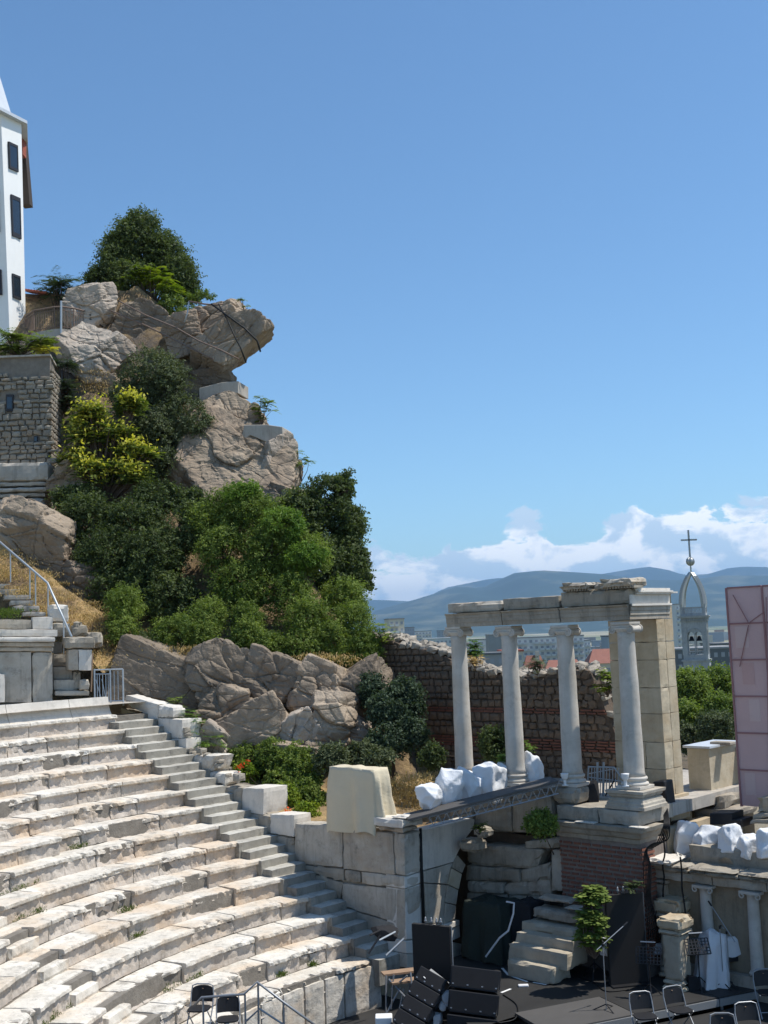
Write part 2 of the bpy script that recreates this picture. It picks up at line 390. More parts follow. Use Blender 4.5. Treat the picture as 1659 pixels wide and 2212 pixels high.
def soilmat(name, grass, soil, green):
    m, t, b, o = newmat(name); p = pos(t)
    n1 = tex(t, 'ShaderNodeTexNoise', .9, p, Detail=8.0, Roughness=.7); n2 = tex(t, 'ShaderNodeTexNoise', 2.3, p, Detail=8.0, Roughness=.7)
    c = MIX(t, MR(t, n1.outputs[0], .42, .58), soil, grass)
    c = MIX(t, MR(t, n2.outputs[0], .56, .66), c, green)
    L(t, c, b.inputs['Base Color']); b.inputs['Roughness'].default_value = 1
    bump(t, b, tex(t, 'ShaderNodeTexNoise', 8, p, Detail=8.0, Roughness=.8).outputs[0], 1, .08)
soilmat('dry_grass_ground', (.46, .31, .14), (.22, .15, .085), (.10, .12, .035))
soilmat('hill_soil', (.15, .115, .07), (.09, .07, .05), (.05, .06, .025))
simple('ground_city', (.16, .17, .12), 1, sc=.02, var=.5)
simple('white_plaster', (.80, .80, .78), .8, sc=2, var=.06, bmp=.2)
simple('galvanized', (.42, .45, .47), .5, .5, sc=15, var=.15)
simple('grey_metal', (.32, .33, .34), .5, .6, sc=10)
simple('white_paint', (.75, .75, .74), .5, sc=8, var=.05)
simple('rust_rail', (.20, .145, .115), .8, .2, sc=12, var=.3)
simple('black_plastic', (.018, .018, .02), .55, sc=5, var=.3, bmp=.1)
simple('black_metal', (.025, .025, .027), .45, .3, sc=8, var=.3)
simple('black_cloth', (.020, .020, .022), .9, sc=3, var=.3)
simple('stage_floor', (.030, .029, .028), .6, sc=1.2, var=.45, bmp=.1)
simple('stage_panel_light', (.085, .08, .075), .65, sc=1.5, var=.25, bmp=.1)
simple('screen_panel', (.026, .024, .023), .8, sc=60, var=.25, bmp=.3)
simple('cable_black', (.012, .012, .012), .6, sc=3)
simple('dark_window', (.02, .03, .045), .12, sc=2, spec=.8, bmp=0)
simple('window_frame', (.03, .03, .035), .5, sc=5)
simple('wood_plank', (.30, .20, .13), .8, sc=6, var=.3, bmp=.3)
simple('dark_timber', (.06, .045, .035), .8, sc=6, var=.3)
simple('white_tape', (.75, .75, .73), .7, sc=5)
simple('red_plank', (.30, .12, .07), .8, sc=5)
simple('tower_metal', (.40, .41, .39), .45, .6, sc=1, var=.2)
stone('tower_stone', (.38, .39, .39), (.28, .295, .30), (.10, .11, .11), stain=.45, streak=.5, sc=.6)
simple('frame_red', (.32, .17, .17), .6, sc=5)
simple('zinc', (.56, .585, .61), .5, .3, sc=4)
def cloth(name, col, trans, var=.06, sc=2.0):
    m, t, b, o = newmat(name)
    n = tex(t, 'ShaderNodeTexNoise', sc, pos(t), Detail=5.0)
    c = MIX(t, n.outputs[0], tuple(x * (1 - var) for x in col), tuple(min(1, x * (1 + var)) for x in col))
    L(t, c, b.inputs['Base Color']); b.inputs['Roughness'].default_value = .85
    tr = N(t, 'ShaderNodeBsdfTranslucent'); L(t, c, tr.inputs[0]); mx = N(t, 'ShaderNodeMixShader'); mx.inputs[0].default_value = trans
    bump(t, b, tex(t, 'ShaderNodeTexNoise', 7, pos(t), Detail=4.0, Distortion=1.5).outputs[0], .5, .03)
    L(t, b.outputs[0], mx.inputs[1]); L(t, tr.outputs[0], mx.inputs[2]); L(t, mx.outputs[0], o.inputs[0]); return m
cloth('white_bag', (.80, .81, .82), .15)
cloth('white_sheet', (.80, .80, .81), .2)
cloth('cream_tarp', (.66, .58, .42), .12)
cloth('green_tarp', (.022, .030, .022), .05, .3)
cloth('pink_screen', (.62, .44, .43), .12, .16, .7)
cloth('pink_screen_faded', (.66, .50, .48), .12, .14, .7)
cloth('pink_screen_red', (.60, .39, .37), .12, .14, .7)

def hillmat():
    m, t, b, o = newmat('hill_rock'); p = pos(t); g = N(t, 'ShaderNodeNewGeometry'); sp = N(t, 'ShaderNodeSeparateXYZ'); L(t, g.outputs['Normal'], sp.inputs[0])
    n1 = tex(t, 'ShaderNodeTexNoise', .8, p, Detail=10.0, Roughness=.7); n2 = tex(t, 'ShaderNodeTexNoise', 2.6, p, Detail=10.0, Roughness=.75)
    rockc = MIX(t, MR(t, n1.outputs[0], .38, .62), (.12, .10, .085), (.24, .20, .16))
    grass = MIX(t, MR(t, n2.outputs[0], .4, .6), (.40, .28, .14), (.17, .12, .07))
    f = MR(t, M_(t, 'ADD', sp.outputs[2], M_(t, 'MULTIPLY', M_(t, 'SUBTRACT', n1.outputs[0], .5), 1.2)), .42, .6)
    L(t, MIX(t, f, rockc, grass), b.inputs['Base Color']); b.inputs['Roughness'].default_value = 1
    bump(t, b, M_(t, 'ADD', tex(t, 'ShaderNodeTexNoise', 1.5, p, Detail=10.0, Roughness=.7).outputs[0], n2.outputs[0]), 1, .25)
hillmat()
# ------------------------------------------------------------------ the marble seating
H, WD, R14, Z14 = .377, .67, 9.56, 1.37
def rk(k): return R14 + WD * (14 - k)
def zk(k): return Z14 + H * (14 - k)
ANGR = [133.5, 133.4, 133.5, 133.2, 133.0, 132.7, 132.5, 132.4, 132.0, 131.2, 130.5, 129.0, 128.4, 127.8, 126.6]
ORD = ['top', 'second', 'third', 'fourth', 'fifth', 'sixth', 'seventh', 'eighth', 'ninth', 'tenth', 'eleventh', 'twelfth', 'thirteenth', 'fourteenth', 'lowest']
def seat_block(k, a0, a1, parent, wear, seed, push=0.0, lift=0.0, first=False, h=H, flat=False):
    r, z = rk(k) - push, zk(k) + lift
    n = max(4, int(abs(a1 - a0) * math.pi / 180 * r / .045))
    dpt = WD + .10 + push
    # (inward distance from front, height below the top)
    if flat: prof = [(.0, -h), (.0, -h * .5), (.0, -.02), (.02, 0.0), (.3, 0), (dpt, 0), (dpt, -h)]
    else: prof = [(.095, -h - .03), (.092, -h * .80), (.088, -h * .6), (.086, -h * .42), (.084, -.115), (.012, -.098), (.0, -.080), (.002, -.022), (.018, -.002), (.12, .0), (.32, -.006), (.665, -.002), (.72, -.04), (dpt, -.045), (dpt, -h)]
    V = []; F = []; m = len(prof)
    for i in range(n + 1):
        a = a0 + (a1 - a0) * i / n
        e_ = min(i, n - i) * abs(a1 - a0) / n * math.pi / 180 * r
        endr = max(0, 1 - e_ / .06)
        for j, (u, v) in enumerate(prof):
            p = pol(r + u, a, z + v)
            edge = 1.0 if 4 <= j <= 8 else (.75 if 1 <= j <= 3 else (.45 if j == 9 else .15))
            if flat: edge = .25
            c = fbm(p, 2.6, seed) ; c2 = fbm(p, 7.5, seed + 5)
            chip = max(0, fbm(p * np.array([1, 1, .4]), 1.5, seed + 21) + wear * .9 - .35)
            pk = max(0, nz(p, 5.5, seed + 31) - .14) * (.24 * wear if 4 <= j <= 9 else .0)
            wav = .022 * nz(p, 2.2, seed + 41) * (1 if 5 <= j <= 8 else 0)
            du = wav + pk + edge * (.030 * wear * c2 + .022 * wear * abs(c) + .11 * chip * wear) + .008 * c2
            dv = -(edge if j >= 6 and j <= 9 else .25) * (.022 * wear * abs(c2) + .05 * chip * wear) - pk * .5 + (.006 * c)
            if j >= 3 and j <= 13: du += endr * .02; dv -= endr * .012
            V.append(pol(r + u + du, a, z + v + (dv if j < m - 1 else 0)))
    for i in range(n):
        for j in range(m):
            q = (i * m + j, i * m + (j + 1) % m, (i + 1) * m + (j + 1) % m, (i + 1) * m + j); F.append(q)
    F.append(tuple(range(m))); F.append(tuple(n * m + j for j in range(m))[::-1])
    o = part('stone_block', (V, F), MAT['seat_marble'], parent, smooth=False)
    o.data.materials.append(MAT['riser_marble_shaded'])
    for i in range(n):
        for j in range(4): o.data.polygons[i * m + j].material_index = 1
    return o
rs = random.Random(11)
def seat_row(k, a0, a1, label, group):
    am = (a0 + a1) / 2; t = thing('seat_row', label, 'seat row', pol(rk(k) + .3, a0 + 2, zk(k) - H), group)
    a = a0; i = 0
    while a < a1 - .2:
        ln = rs.uniform(.75, 1.75); da = math.degrees(ln / rk(k)); b = a + da
        if a1 - b < math.degrees(.5 / rk(k)): b = a1
        wear = rs.choice([.35, .6, .9, 1.2, .5, .8, 1.3])
        if k == 0: wear = .25
        if i == 0: wear = rs.choice([.25, .5])
        if k == 14 and i < 3: wear = 1.5
        push = rs.uniform(-.012, .012); lift = rs.uniform(-.008, .008)
        if k == 6 and a >= 150.5: push = .30; lift = .02
        if k == 6 and a < 150.9 < b: b = 150.9
        if k == 3 and a > 148: push = .2
        gap = math.degrees(.012 / rk(k))
        seat_block(k, a + gap, b - gap, t, wear, rs.uniform(0, 90), push, lift)
        a = b; i += 1
    return t
LEFTEND = {0: 152, 1: 154, 2: 156, 3: 158, 4: 160, 5: 162.8, 6: 162.8}
for k in range(15):
    a1 = LEFTEND.get(k, {9: 163.3, 10: 163.4, 11: 163.0, 12: 162.6, 13: 162.2, 14: 161.6}.get(k, 163.3))
    nm = ORD[k] if k != 14 else 'lowest'
    lab = {0: 'top marble seat row running under the curved bench backrest', 14: 'lowest marble seat row with a broken lip above the orchestra wall'}.get(k, '%s weathered marble seat row from the top, right of the aisle steps' % nm)
    seat_row(k, ANGR[k], a1, lab, 'curved marble seat rows right of the aisle')
for k in range(6, 15):
    w_ = 168.6 - (14 - k) * .12 if k < 14 else 168
    a0 = 163 + math.degrees(.88 / rk(k)); 
    a1 = {6: 172, 7: 174, 8: 178, 9: 180, 10: 186, 11: 190, 12: 184, 13: 178, 14: 178}[k]
    seat_row(k, a0, a1, ('lowest' if k == 14 else ORD[k]) + ' marble seat row left of the aisle steps at the picture corner', 'marble seat rows left of the aisle')
# aisle steps (two to a row) and the side stair along the parapet
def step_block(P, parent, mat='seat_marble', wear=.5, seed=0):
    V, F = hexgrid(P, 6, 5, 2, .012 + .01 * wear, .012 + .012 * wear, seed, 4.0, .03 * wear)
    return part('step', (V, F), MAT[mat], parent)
t = thing('aisle_stairs', 'worn marble aisle steps between the two seat wedges at the left', 'stairs', pol(11, 164, .5))
for k in range(6, 15):
    for h_ in (0, 1):
        r0 = rk(k) + h_ * WD / 2 - .03; zt = zk(k) - H / 2 + h_ * H / 2 - .0
        if h_ == 0: zt = zk(k) - H / 2
        else: zt = zk(k) - .01
        aa = 162.9; ab_ = 163 + math.degrees(.9 / rk(k))
        r1 = r0 + WD / 2 + .08
        pts8 = [pol(r, a, z) for z in (zt - .3, zt) for r, a in ((r0, aa), (r0, ab_), (r1, ab_), (r1, aa))]
        step_block(pts8, t, 'seat_marble', rs.uniform(.4, 1.4), rs.uniform(0, 90))
BP = 2.2                       # plane of the parapet face
t = thing('side_stairs', 'narrow marble stair descending beside the stepped parapet wall', 'stairs', W(-15, 1.8, 3))
def stair_z(a): return 1.75 - .55 * (a + 10.3)
nst = 29
for i in range(nst):
    zt = zk(0) - .19 - i * H / 2
    # position of this step's nose in a
    k = (i + 1) / 2.0; kk = min(13.999, k); k0 = int(kk)
    def enda(k_):
        r = rk(k_); an = math.radians(ANGR[k_]); p = np.array([CEN[0] + r * math.cos(an), CEN[1] + r * math.sin(an)]); return ab(p)
    e0 = enda(k0); e1 = enda(min(14, k0 + 1)); f = kk - k0
    a_ = e0[0] * (1 - f) + e1[0] * f; b0 = (e0[1] * (1 - f) + e1[1] * f) - .25
    a_ += .05
    pts8 = [W(a, b, z) for z in (zt - .4, zt) for a, b in ((a_, b0), (a_, BP + .1), (a_ - .55, BP + .1), (a_ - .55, b0))]
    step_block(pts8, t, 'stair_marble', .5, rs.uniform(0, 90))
# solid bed under all the rows
mb = MB(); A = [a for a in range(120, 262, 3)]
for k in range(15):
    r = rk(k) + .16; r2 = rk(k) + WD + .2; z = zk(k) - .05
    for i in range(len(A) - 1):
        p = [pol(r, A[i], z), pol(r, A[i + 1], z), pol(r2, A[i + 1], z), pol(r2, A[i], z)]
        q = [x - np.array([0, 0, .5]) for x in p]
        if k > 0 or True:
            if A[i + 1] <= 126 or (k == 0 and A[i] < 129): continue
            mb.add(p + q, [(0, 1, 2, 3), (0, 1, 5, 4)])
struct('seating_bed', mb, MAT['pale_mortar'], fix=False)
# bench backrest along the top row
t = thing('bench_backrest', 'smooth curved marble bench backrest along the top seat row', 'bench', pol(19.5, 138, zk(0)))
segs = [(133.55, 137.2), (137.25, 143.0), (143.05, 149)]
for a0, a1 in segs:
    n = 16; prof = [(.36, .0), (.38, .05), (.43, .12), (.49, .25), (.53, .42), (.545, .50), (.66, .50), (.70, .3), (.72, 0)]
    V = []; F = []; m = len(prof)
    for i in range(n + 1):
        a = a0 + (a1 - a0) * i / n
        for u, v in prof:
            p = pol(rk(0) + u, a, zk(0) + v - .01); f = fbm(p, 3, 3); V.append(pol(rk(0) + u + .008 * f, a, zk(0) + v - .01 + .006 * f))
    for i in range(n):
        for j in range(m): F.append((i * m + j, i * m + (j + 1) % m, (i + 1) * m + (j + 1) % m, (i + 1) * m + j))
    F.append(tuple(range(m))); F.append(tuple(n * m + j for j in range(m))[::-1])
    part('backrest_slab', (V, F), MAT['smooth_marble'], t, smooth=False)
# walkway behind
mb = MB()
for i in range(16):
    a, b = 130 + i * 2, 132 + i * 2
    mb.add([pol(19.2, a, 6.93), pol(19.2, b, 6.93), pol(24, b, 6.93), pol(24, a, 6.93)], [(0, 1, 2, 3)])
struct('upper_walkway', mb, MAT['concrete'], fix=False)
# orchestra wall under the lowest row: upright slabs
t = thing('orchestra_wall', 'podium wall of upright marble slabs below the lowest seat row', 'wall', pol(9.7, 128, .3))
a = 126.9
for wdt, wear in ((6.2, .2), (3.4, .4), (3.6, .5), (3.9, .5), (4.2, .4), (3.8, .3), (4, .3), (4, .3), (4, .4)):
    b = a + wdt - .12
    P = [pol(r, x, z) for z in (.25, 1.22) for r, x in ((9.66, b), (9.66, a), (9.95, a), (9.95, b))]
    V, F = hexgrid(P, 8, 2, 8, .012, .02, rs.uniform(0, 90), 3.0, .04 * wear); part('slab', (V, F), MAT['seat_marble'], t)
    a += wdt
# ------------------------------------------------------------------ stepped parapet wall, parodos pier and broken arch
rw = random.Random(21)
N3 = np.array([NN[0], NN[1], 0]); E3 = np.array([EE[0], EE[1], 0])
t = thing('parapet_wall', 'stepped marble parapet wall beside the stair, down to the tall pier', 'wall', W(-15, 2.4, 3))
PW = [  # bl, br, tr, tl  (survey points), depth, material, wear
    (za(905, 1235), za(1050, 1320), za(1150, 1240), za(905, 1168), .45, 'smooth_marble', .5),
    (za(1050, 1330), za(1140, 1440), za(1145, 1245), za(1050, 1240), .45, 'smooth_marble', .4),
    (za(1140, 1340), za(1255, 1340), za(1255, 1262), za(1140, 1243), .5, 'smooth_marble', 1.2),
    (z2(792, 262), z2(915, 266), z2(915, 170), z2(792, 162), .7, 'smooth_marble', .2),
    (z2(830, 345), z2(935, 352), z2(935, 266), z2(820, 262), .55, 'smooth_marble', .4),
    (z2(965, 405), z2(1065, 438), z2(1085, 350), z2(945, 348), .7, 'seat_marble', 2.2),
    (z2(1030, 505), z2(1130, 505), z2(1130, 440), z2(1032, 432), .6, 'seat_marble', 1.6),
    (z2(1108, 600), z2(1210, 630), z2(1215, 512), z2(1108, 505), .6, 'grey_marble', 1.5),
    (z2(1215, 632), z2(1322, 652), z2(1325, 516), z2(1215, 512), .85, 'smooth_marble', .2),
    (z2(1215, 715), z2(1355, 745), z2(1355, 655), z2(1205, 632), .6, 'grey_marble', 1.2),
    (z2(1355, 745), z2(1475, 762), z2(1478, 650), z2(1355, 644), .6, 'smooth_marble', .3),
    (z2(1370, 850), z2(1478, 868), z2(1478, 764), z2(1360, 748), .6, 'grey_marble', 1.4),
    (z3(388, 757), z3(672, 780), z3(674, 532), z3(392, 514), .5, 'wall_marble', .4),
    (z3(678, 788), z3(985, 825), z3(972, 572), z3(676, 548), .6, 'wall_marble', .3),
    (z3(988, 822), z3(1046, 828), z3(1044, 578), z3(974, 572), .6, 'wall_marble', .8),
    (z3(400, 790), z3(682, 862), z3(682, 786), z3(396, 760), .6, 'grey_marble', .8),
    (z3(684, 862), z3(780, 870), z3(780, 796), z3(684, 788), .6, 'grey_marble', .8),
    (z3(786, 878), z3(1044, 905), z3(1040, 832), z3(784, 800), .6, 'wall_marble', .9),
    (z3(470, 850), z3(668, 985), z3(668, 866), z3(440, 800), .5, 'grey_marble', 1.5),
    (z3(670, 1010), z3(992, 1110), z3(992, 905), z3(668, 868), .6, 'wall_marble', .4),
    (z3(690, 1110), z3(992, 1250), z3(992, 1112), z3(680, 1014), .6, 'grey_marble', .4),
    (z3(994, 1206), z3(1050, 1212), z3(1046, 908), z3(992, 905), .6, 'wall_marble', .2),
    (z3(990, 1292), z3(1056, 1296), z3(1052, 1214), z3(990, 1208), .66, 'wall_marble', .6),
    (z3(985, 1375), z3(1060, 1378), z3(1058, 1298), z3(988, 1294), .72, 'wall_marble', 1.0),
]
for bl, br, tr, tl, dp, m, wr in PW:
    blockpx(BP + rw.uniform(-.012, .012), (bl, br, tr, tl), dp, 'stone_block', MAT[m], t, amp=.010 + .012 * wr, rnd_=.014 + .012 * wr, chip=.045 * wr, res=.11)
# rubble core behind and below the blocks
core = MB()
pr = [W(-21.5, BP + .12, 6.9), W(-19.2, BP + .12, 6.5), W(-18.2, BP + .12, 6.0), W(-16.7, BP + .12, 5.2), W(-15.5, BP + .12, 4.6), W(-13.6, BP + .12, 4.0), W(-12.8, BP + .12, 3.6), W(-9.25, BP + .12, 3.6), W(-9.25, BP + .12, .2), W(-21.5, BP + .12, .2)]
core.prism(pr, N3 * .38); part('rubble_core', core, MAT['grey_marble'], t)
for i in range(46):           # small rubble showing under the blocks
    a = rw.uniform(-18.6, -10); zz = stair_z(a) + rw.uniform(-.1, .5)
    s_ = rw.uniform(.14, .3); P = [W(a + x * s_, BP + .02 + y * .25, zz + q * s_ * .7) for q in (0, 1) for x, y in ((-.5, 0), (.5, 0), (.5, 1), (-.5, 1))]
    V, F = hexgrid(P, 3, 2, 3, .02, .03, rw.uniform(0, 90), 5); part('rubble_stone', (V, F), MAT['grey_marble'], t)
# cap slab of the pier
capz = PB(*z3(1040, 575), BP - .06)[2]
aR = -9.13; aL = -10.05
def sblock(a0, a1, b0, b1, z0, z1, name, mat, parent, amp=.012, rn=.02, chip=.04, res=.12, lab=None, seed=None):
    P = [W(a, b, z) for z in (z0, z1) for a, b in ((a0, b0), (a1, b0), (a1, b1), (a0, b1))]
    f = lambda q: int(min(16, max(1, round(abs(q) / res))))
    V, F = hexgrid(P, max(2, f(a1 - a0)), max(1, f(b1 - b0)), max(2, f(z1 - z0)), amp, rn, rw.uniform(0, 90) if seed is None else seed, 3.0, chip)
    return part(name, (V, F), MAT[mat], parent, lab)
sblock(-10.0, -9.05, BP - .1, BP + .62, capz + .10, capz + .3, 'cap_slab', 'smooth_marble', t, chip=.06)
sblock(-9.9, -9.1, BP - .03, BP + .55, capz - .02, capz + .105, 'cap_slab', 'wall_marble', t)
sblock(-9.45, -9.0, BP - .05, BP + .55, capz + .302, capz + .37, 'cap_slab', 'smooth_marble', t, chip=.12)
# the pier's return face and the broken arch run towards the stage building
APL = -9.16
t = thing('broken_arch', 'tall marble pier with the springing of a broken arch', 'arch', W(-9.3, 2.9, .6))
def ablock(poly, mat, depth=.6, name='stone_block', b=.0, amp=.01):
    """polygonal slab in the plane a = APL, subdivided"""
    P = [PA(x, y, APL + b) for x, y in poly]
    m = MB(); m.prism(P, -E3 * depth); return part(name, m, MAT[mat], t, bevel=.015)
A_ = lambda *l: [z3(*q) for q in l]
ablock(A_((1046, 575), (1128, 570), (1136, 800), (1060, 828), (1046, 815)), 'smooth_marble')
ablock(A_((1046, 832), (1060, 834), (1138, 806), (1142, 868), (1046, 905)), 'smooth_marble', b=.012)
ablock(A_((1048, 908), (1142, 874), (1160, 1200), (1056, 1206)), 'smooth_marble', b=-.005)
ablock(A_((1052, 1216), (1160, 1206), (1164, 1290), (1056, 1290)), 'smooth_marble', b=.02)
ablock(A_((1058, 1294), (1164, 1293), (1166, 1400), (1060, 1376)), 'wall_marble', b=.03)
ablock(A_((1146, 560), (1440, 486), (1462, 492), (1455, 545), (1400, 615), (1362, 690), (1335, 745), (1156, 796)), 'smooth_marble', depth=.4)
ablock(A_((1158, 802), (1330, 752), (1312, 800), (1300, 876), (1160, 868)), 'wall_marble', depth=.4, b=.01)
ablock(A_((1162, 872), (1298, 882), (1284, 960), (1276, 1110), (1172, 1110)), 'wall_marble', depth=.4)
ablock(A_((1174, 1114), (1276, 1114), (1276, 1430), (1178, 1430)), 'wall_marble', depth=.4, b=.012)
# arch voussoirs
ablock(A_((1362, 706), (1408, 762), (1388, 812), (1330, 780), (1342, 735)), 'grey_marble', b=.03)
ablock(A_((1328, 784), (1386, 816), (1368, 908), (1304, 878)), 'pale_sandstone', b=.035)
ablock(A_((1302, 882), (1366, 912), (1352, 1000), (1290, 985)), 'wall_marble', b=.028)
ablock(A_((1289, 989), (1351, 1004), (1348, 1082), (1282, 1112)), 'wall_marble', b=.035)
ablock(A_((1280, 1116), (1372, 1090), (1372, 1122), (1322, 1140), (1282, 1140)), 'smooth_marble', b=.08)
ablock(A_((1322, 1142), (1372, 1124), (1376, 1192), (1322, 1216)), 'smooth_marble', b=.05)
ablock(A_((1318, 1218), (1384, 1232), (1384, 1420), (1322, 1500)), 'wall_marble', b=.04)
# down pipe
pp = [PA(*z3(1139, 545), APL + .05), PA(*z3(1146, 800), APL + .05), PA(*z3(1158, 1110), APL + .05)]
solo('drain_pipe', MB().tube(pp, .035, 8), MAT['cable_black'], 'black pipe running down the joint of the marble pier', 'pipe', smooth=True)

# garden fill behind the parapet and over the passage
def gz(a, b):
    base = np.interp(a, [-26, -21, -18.5, -16, -13, -11, -8, -3], [7.4, 6.7, 5.7, 4.5, 3.85, 3.75, 3.7, 3.7])
    return base + np.interp(b, [2.2, 6, 12], [0, .25, .9]) * (1 if a < -10 else .3)
mb = MB(); na, nb = 60, 24; k = 0
for i in range(na + 1):
    for j in range(nb + 1):
        a = -27 + (27 - 9.5) * i / na; b = 2.5 + 8 * j / nb
        p = W(a, b, gz(a, b)); p[2] += .06 * fbm(p, 1.5); mb.v.append(tuple(p))
for i in range(na):
    for j in range(nb):
        q = i * (nb + 1) + j; mb.f.append((q, q + nb + 1, q + nb + 2, q + 1))
struct('garden_ground', mb, MAT['dry_grass_ground'], smooth=True, fix=False)

# far side of the passage: rough block wall under the bridge
PBW = 4.83
t = thing('passage_wall', 'rough grey marble wall across the passage, beside the brick podium', 'wall', W(-8, PBW, 1))
for q, dp, m, wr in [
    ((z4(-110, 600), z4(355, 770), z4(362, 650), z4(-110, 560)), 0, None, 0),
    ((z4(-95, 745), z4(300, 775), z4(352, 655), z4(-95, 625)), .9, 'grey_marble', 1.8),
    ((z4(-95, 835), z4(215, 850), z4(215, 772), z4(-95, 748)), .7, 'grey_marble', 1.2),
    ((z4(218, 852), z4(395, 835), z4(395, 730), z4(218, 775)), .7, 'grey_marble', 1.6),
    ((z4(-90, 905), z4(118, 915), z4(118, 850), z4(-90, 838)), .7, 'wall_marble', 1.0),
    ((z4(122, 918), z4(400, 935), z4(396, 830), z4(122, 850)), .7, 'wall_marble', 1.4),
    ((z4(-90, 985), z4(150, 990), z4(150, 918), z4(-90, 908)), .7, 'grey_marble', 1.0),
    ((z4(154, 992), z4(330, 1010), z4(330, 930), z4(154, 920)), .7, 'grey_marble', 1.0),
    ((z4(-90, 1150), z4(330, 1160), z4(330, 1012), z4(-90, 990)), .6, 'grey_marble', .8),
    ((z4(345, 655), z4(402, 650), z4(470, 575), z4(400, 585)), 0, None, 0),
    ((z4(400, 900), z4(476, 900), z4(470, 655), z4(400, 660)), .5, 'wall_marble', .3),
    ((z4(250, 655), z4(468, 650), z4(466, 585), z4(240, 610)), .9, 'grey_marble', 1.8),
]:
    if m: blockpx(PBW + rw.uniform(-.03, .03), q, dp, 'stone_block', MAT[m], t, amp=.014 + .010 * wr, rnd_=.012 + .006 * wr, chip=.045 * wr, res=.08)
# vault stump lumps on top
for q, s_ in ((z3(1450, 640), .5), (z3(1520, 570), .35)):
    p = PB(*q, 4.2); P = [p + E3 * x * s_ + N3 * y * s_ + np.array([0, 0, z_ * s_ * .6]) for z_ in (-.5, .5) for x, y in ((-.6, -.5), (.6, -.5), (.6, .5), (-.6, .5))]
    V, F = hexgrid(P, 5, 5, 4, .06, .08, rw.uniform(0, 90), 3, .1); part('vault_stump', (V, F), MAT['grey_marble'], t)
mbx = MB(); mbx.hexa([W(a, b, z) for z in (.2, 3.65) for a, b in ((-13, PBW + .45), (-5.6, PBW + .45), (-5.6, 9.2), (-13, 9.2))]); part('fill', mbx, MAT['mortar'], t)
# course of cut blocks above (behind the truss)
for i, (x0, x1) in enumerate(((-60, 75), (78, 270), (300, 440))):
    blockpx(PBW + .5, (z4(x0, 490), z4(x1, 490), z4(x1, 425), z4(x0, 425)), .6, 'stone_block', MAT['grey_marble'], t, amp=.02, res=.15)
    blockpx(PBW + .45, (z4(x0 - 10, 560), z4(x1 - 10, 560), z4(x1 - 10, 493), z4(x0 - 10, 493)), .6, 'stone_block', MAT['grey_marble'], t, amp=.02, res=.15)

# ------------------------------------------------------------------ the stage building: podium
def S_(a, b, z): return 9.28 + .884 * (a - 9.28), -17.77 + .884 * (b + 17.77), 8.6 + .884 * (z - 8.6)
PBF = 4.75                                   # brick face
aP0, aP1 = -6.62, -4.46
t = thing('brick_podium', 'red brick podium with marble cornice carrying two of the columns', 'podium', W(-5.5, 5.4, 1.0))
zC0 = PB(*z4(700, 605), PBF - .02)[2]; zL0 = PB(*zr(560, 715), PBF)[2]; zTop = PB(*zr(560, 600), PBF)[2] + .02
mb = MB(); mb.hexa([W(a, b, z) for z in (.6, zC0) for a, b in ((aP0 + .02, PBF + .03), (aP1 - .02, PBF + .03), (aP1 - .02, 5.9), (aP0 + .02, 5.9))]); part('mortar_core', mb, MAT['brick_mortar'], t)
def brick_mesh(n, seed):
    P = [np.array(p, float) for p in ((-.5, -.5, -.5), (.5, -.5, -.5), (.5, .5, -.5), (-.5, .5, -.5), (-.5, -.5, .5), (.5, -.5, .5), (.5, .5, .5), (-.5, .5, .5))]
    V, F = hexgrid(P, 3, 1, 2, .06, .07, seed, 1.7); return mesh_of(n, V, F, MAT['red_brick'])
BM = [brick_mesh('brick_mesh', i * 7.3) for i in range(4)]
rotE = math.atan2(EE[1], EE[0]); cnt = 0
zz = 1.35; row = 0
while zz < zC0 - .05 and cnt < 270:
    a = aP0 + (.0 if row % 2 else -.15)
    while a < aP1 - .08:
        l = rw.uniform(.20, .30); a1 = min(a + l, aP1); a0 = max(a, aP0)
        patch = a < aP0 + 1.25 and zz < 2.35 and fbm((a, zz, 0), 1.4, 5) > -.15
        if a1 - a0 > .07:
            if not patch:
                inst('brick', rw.choice(BM), t, W((a0 + a1) / 2, PBF + .05 + rw.uniform(-.012, .006), zz), (0, 0, rotE), (a1 - a0 - .02, .1, .052)); cnt += 1
        a = a1 + .01
    zz += .098; row += 1
mb = MB()                                    # brick courses of the podium's return
zq = 1.35
while zq < zC0 - .05:
    mb.hexa([W(a, b, z) for z in (zq - .026, zq + .026) for a, b in ((aP1 - .02, PBF + .03), (aP1 + .012, PBF + .03), (aP1 + .012, 5.3), (aP1 - .02, 5.3))]); zq += .098
part('return_bricks', mb, MAT['red_brick'], t, kind='stuff')
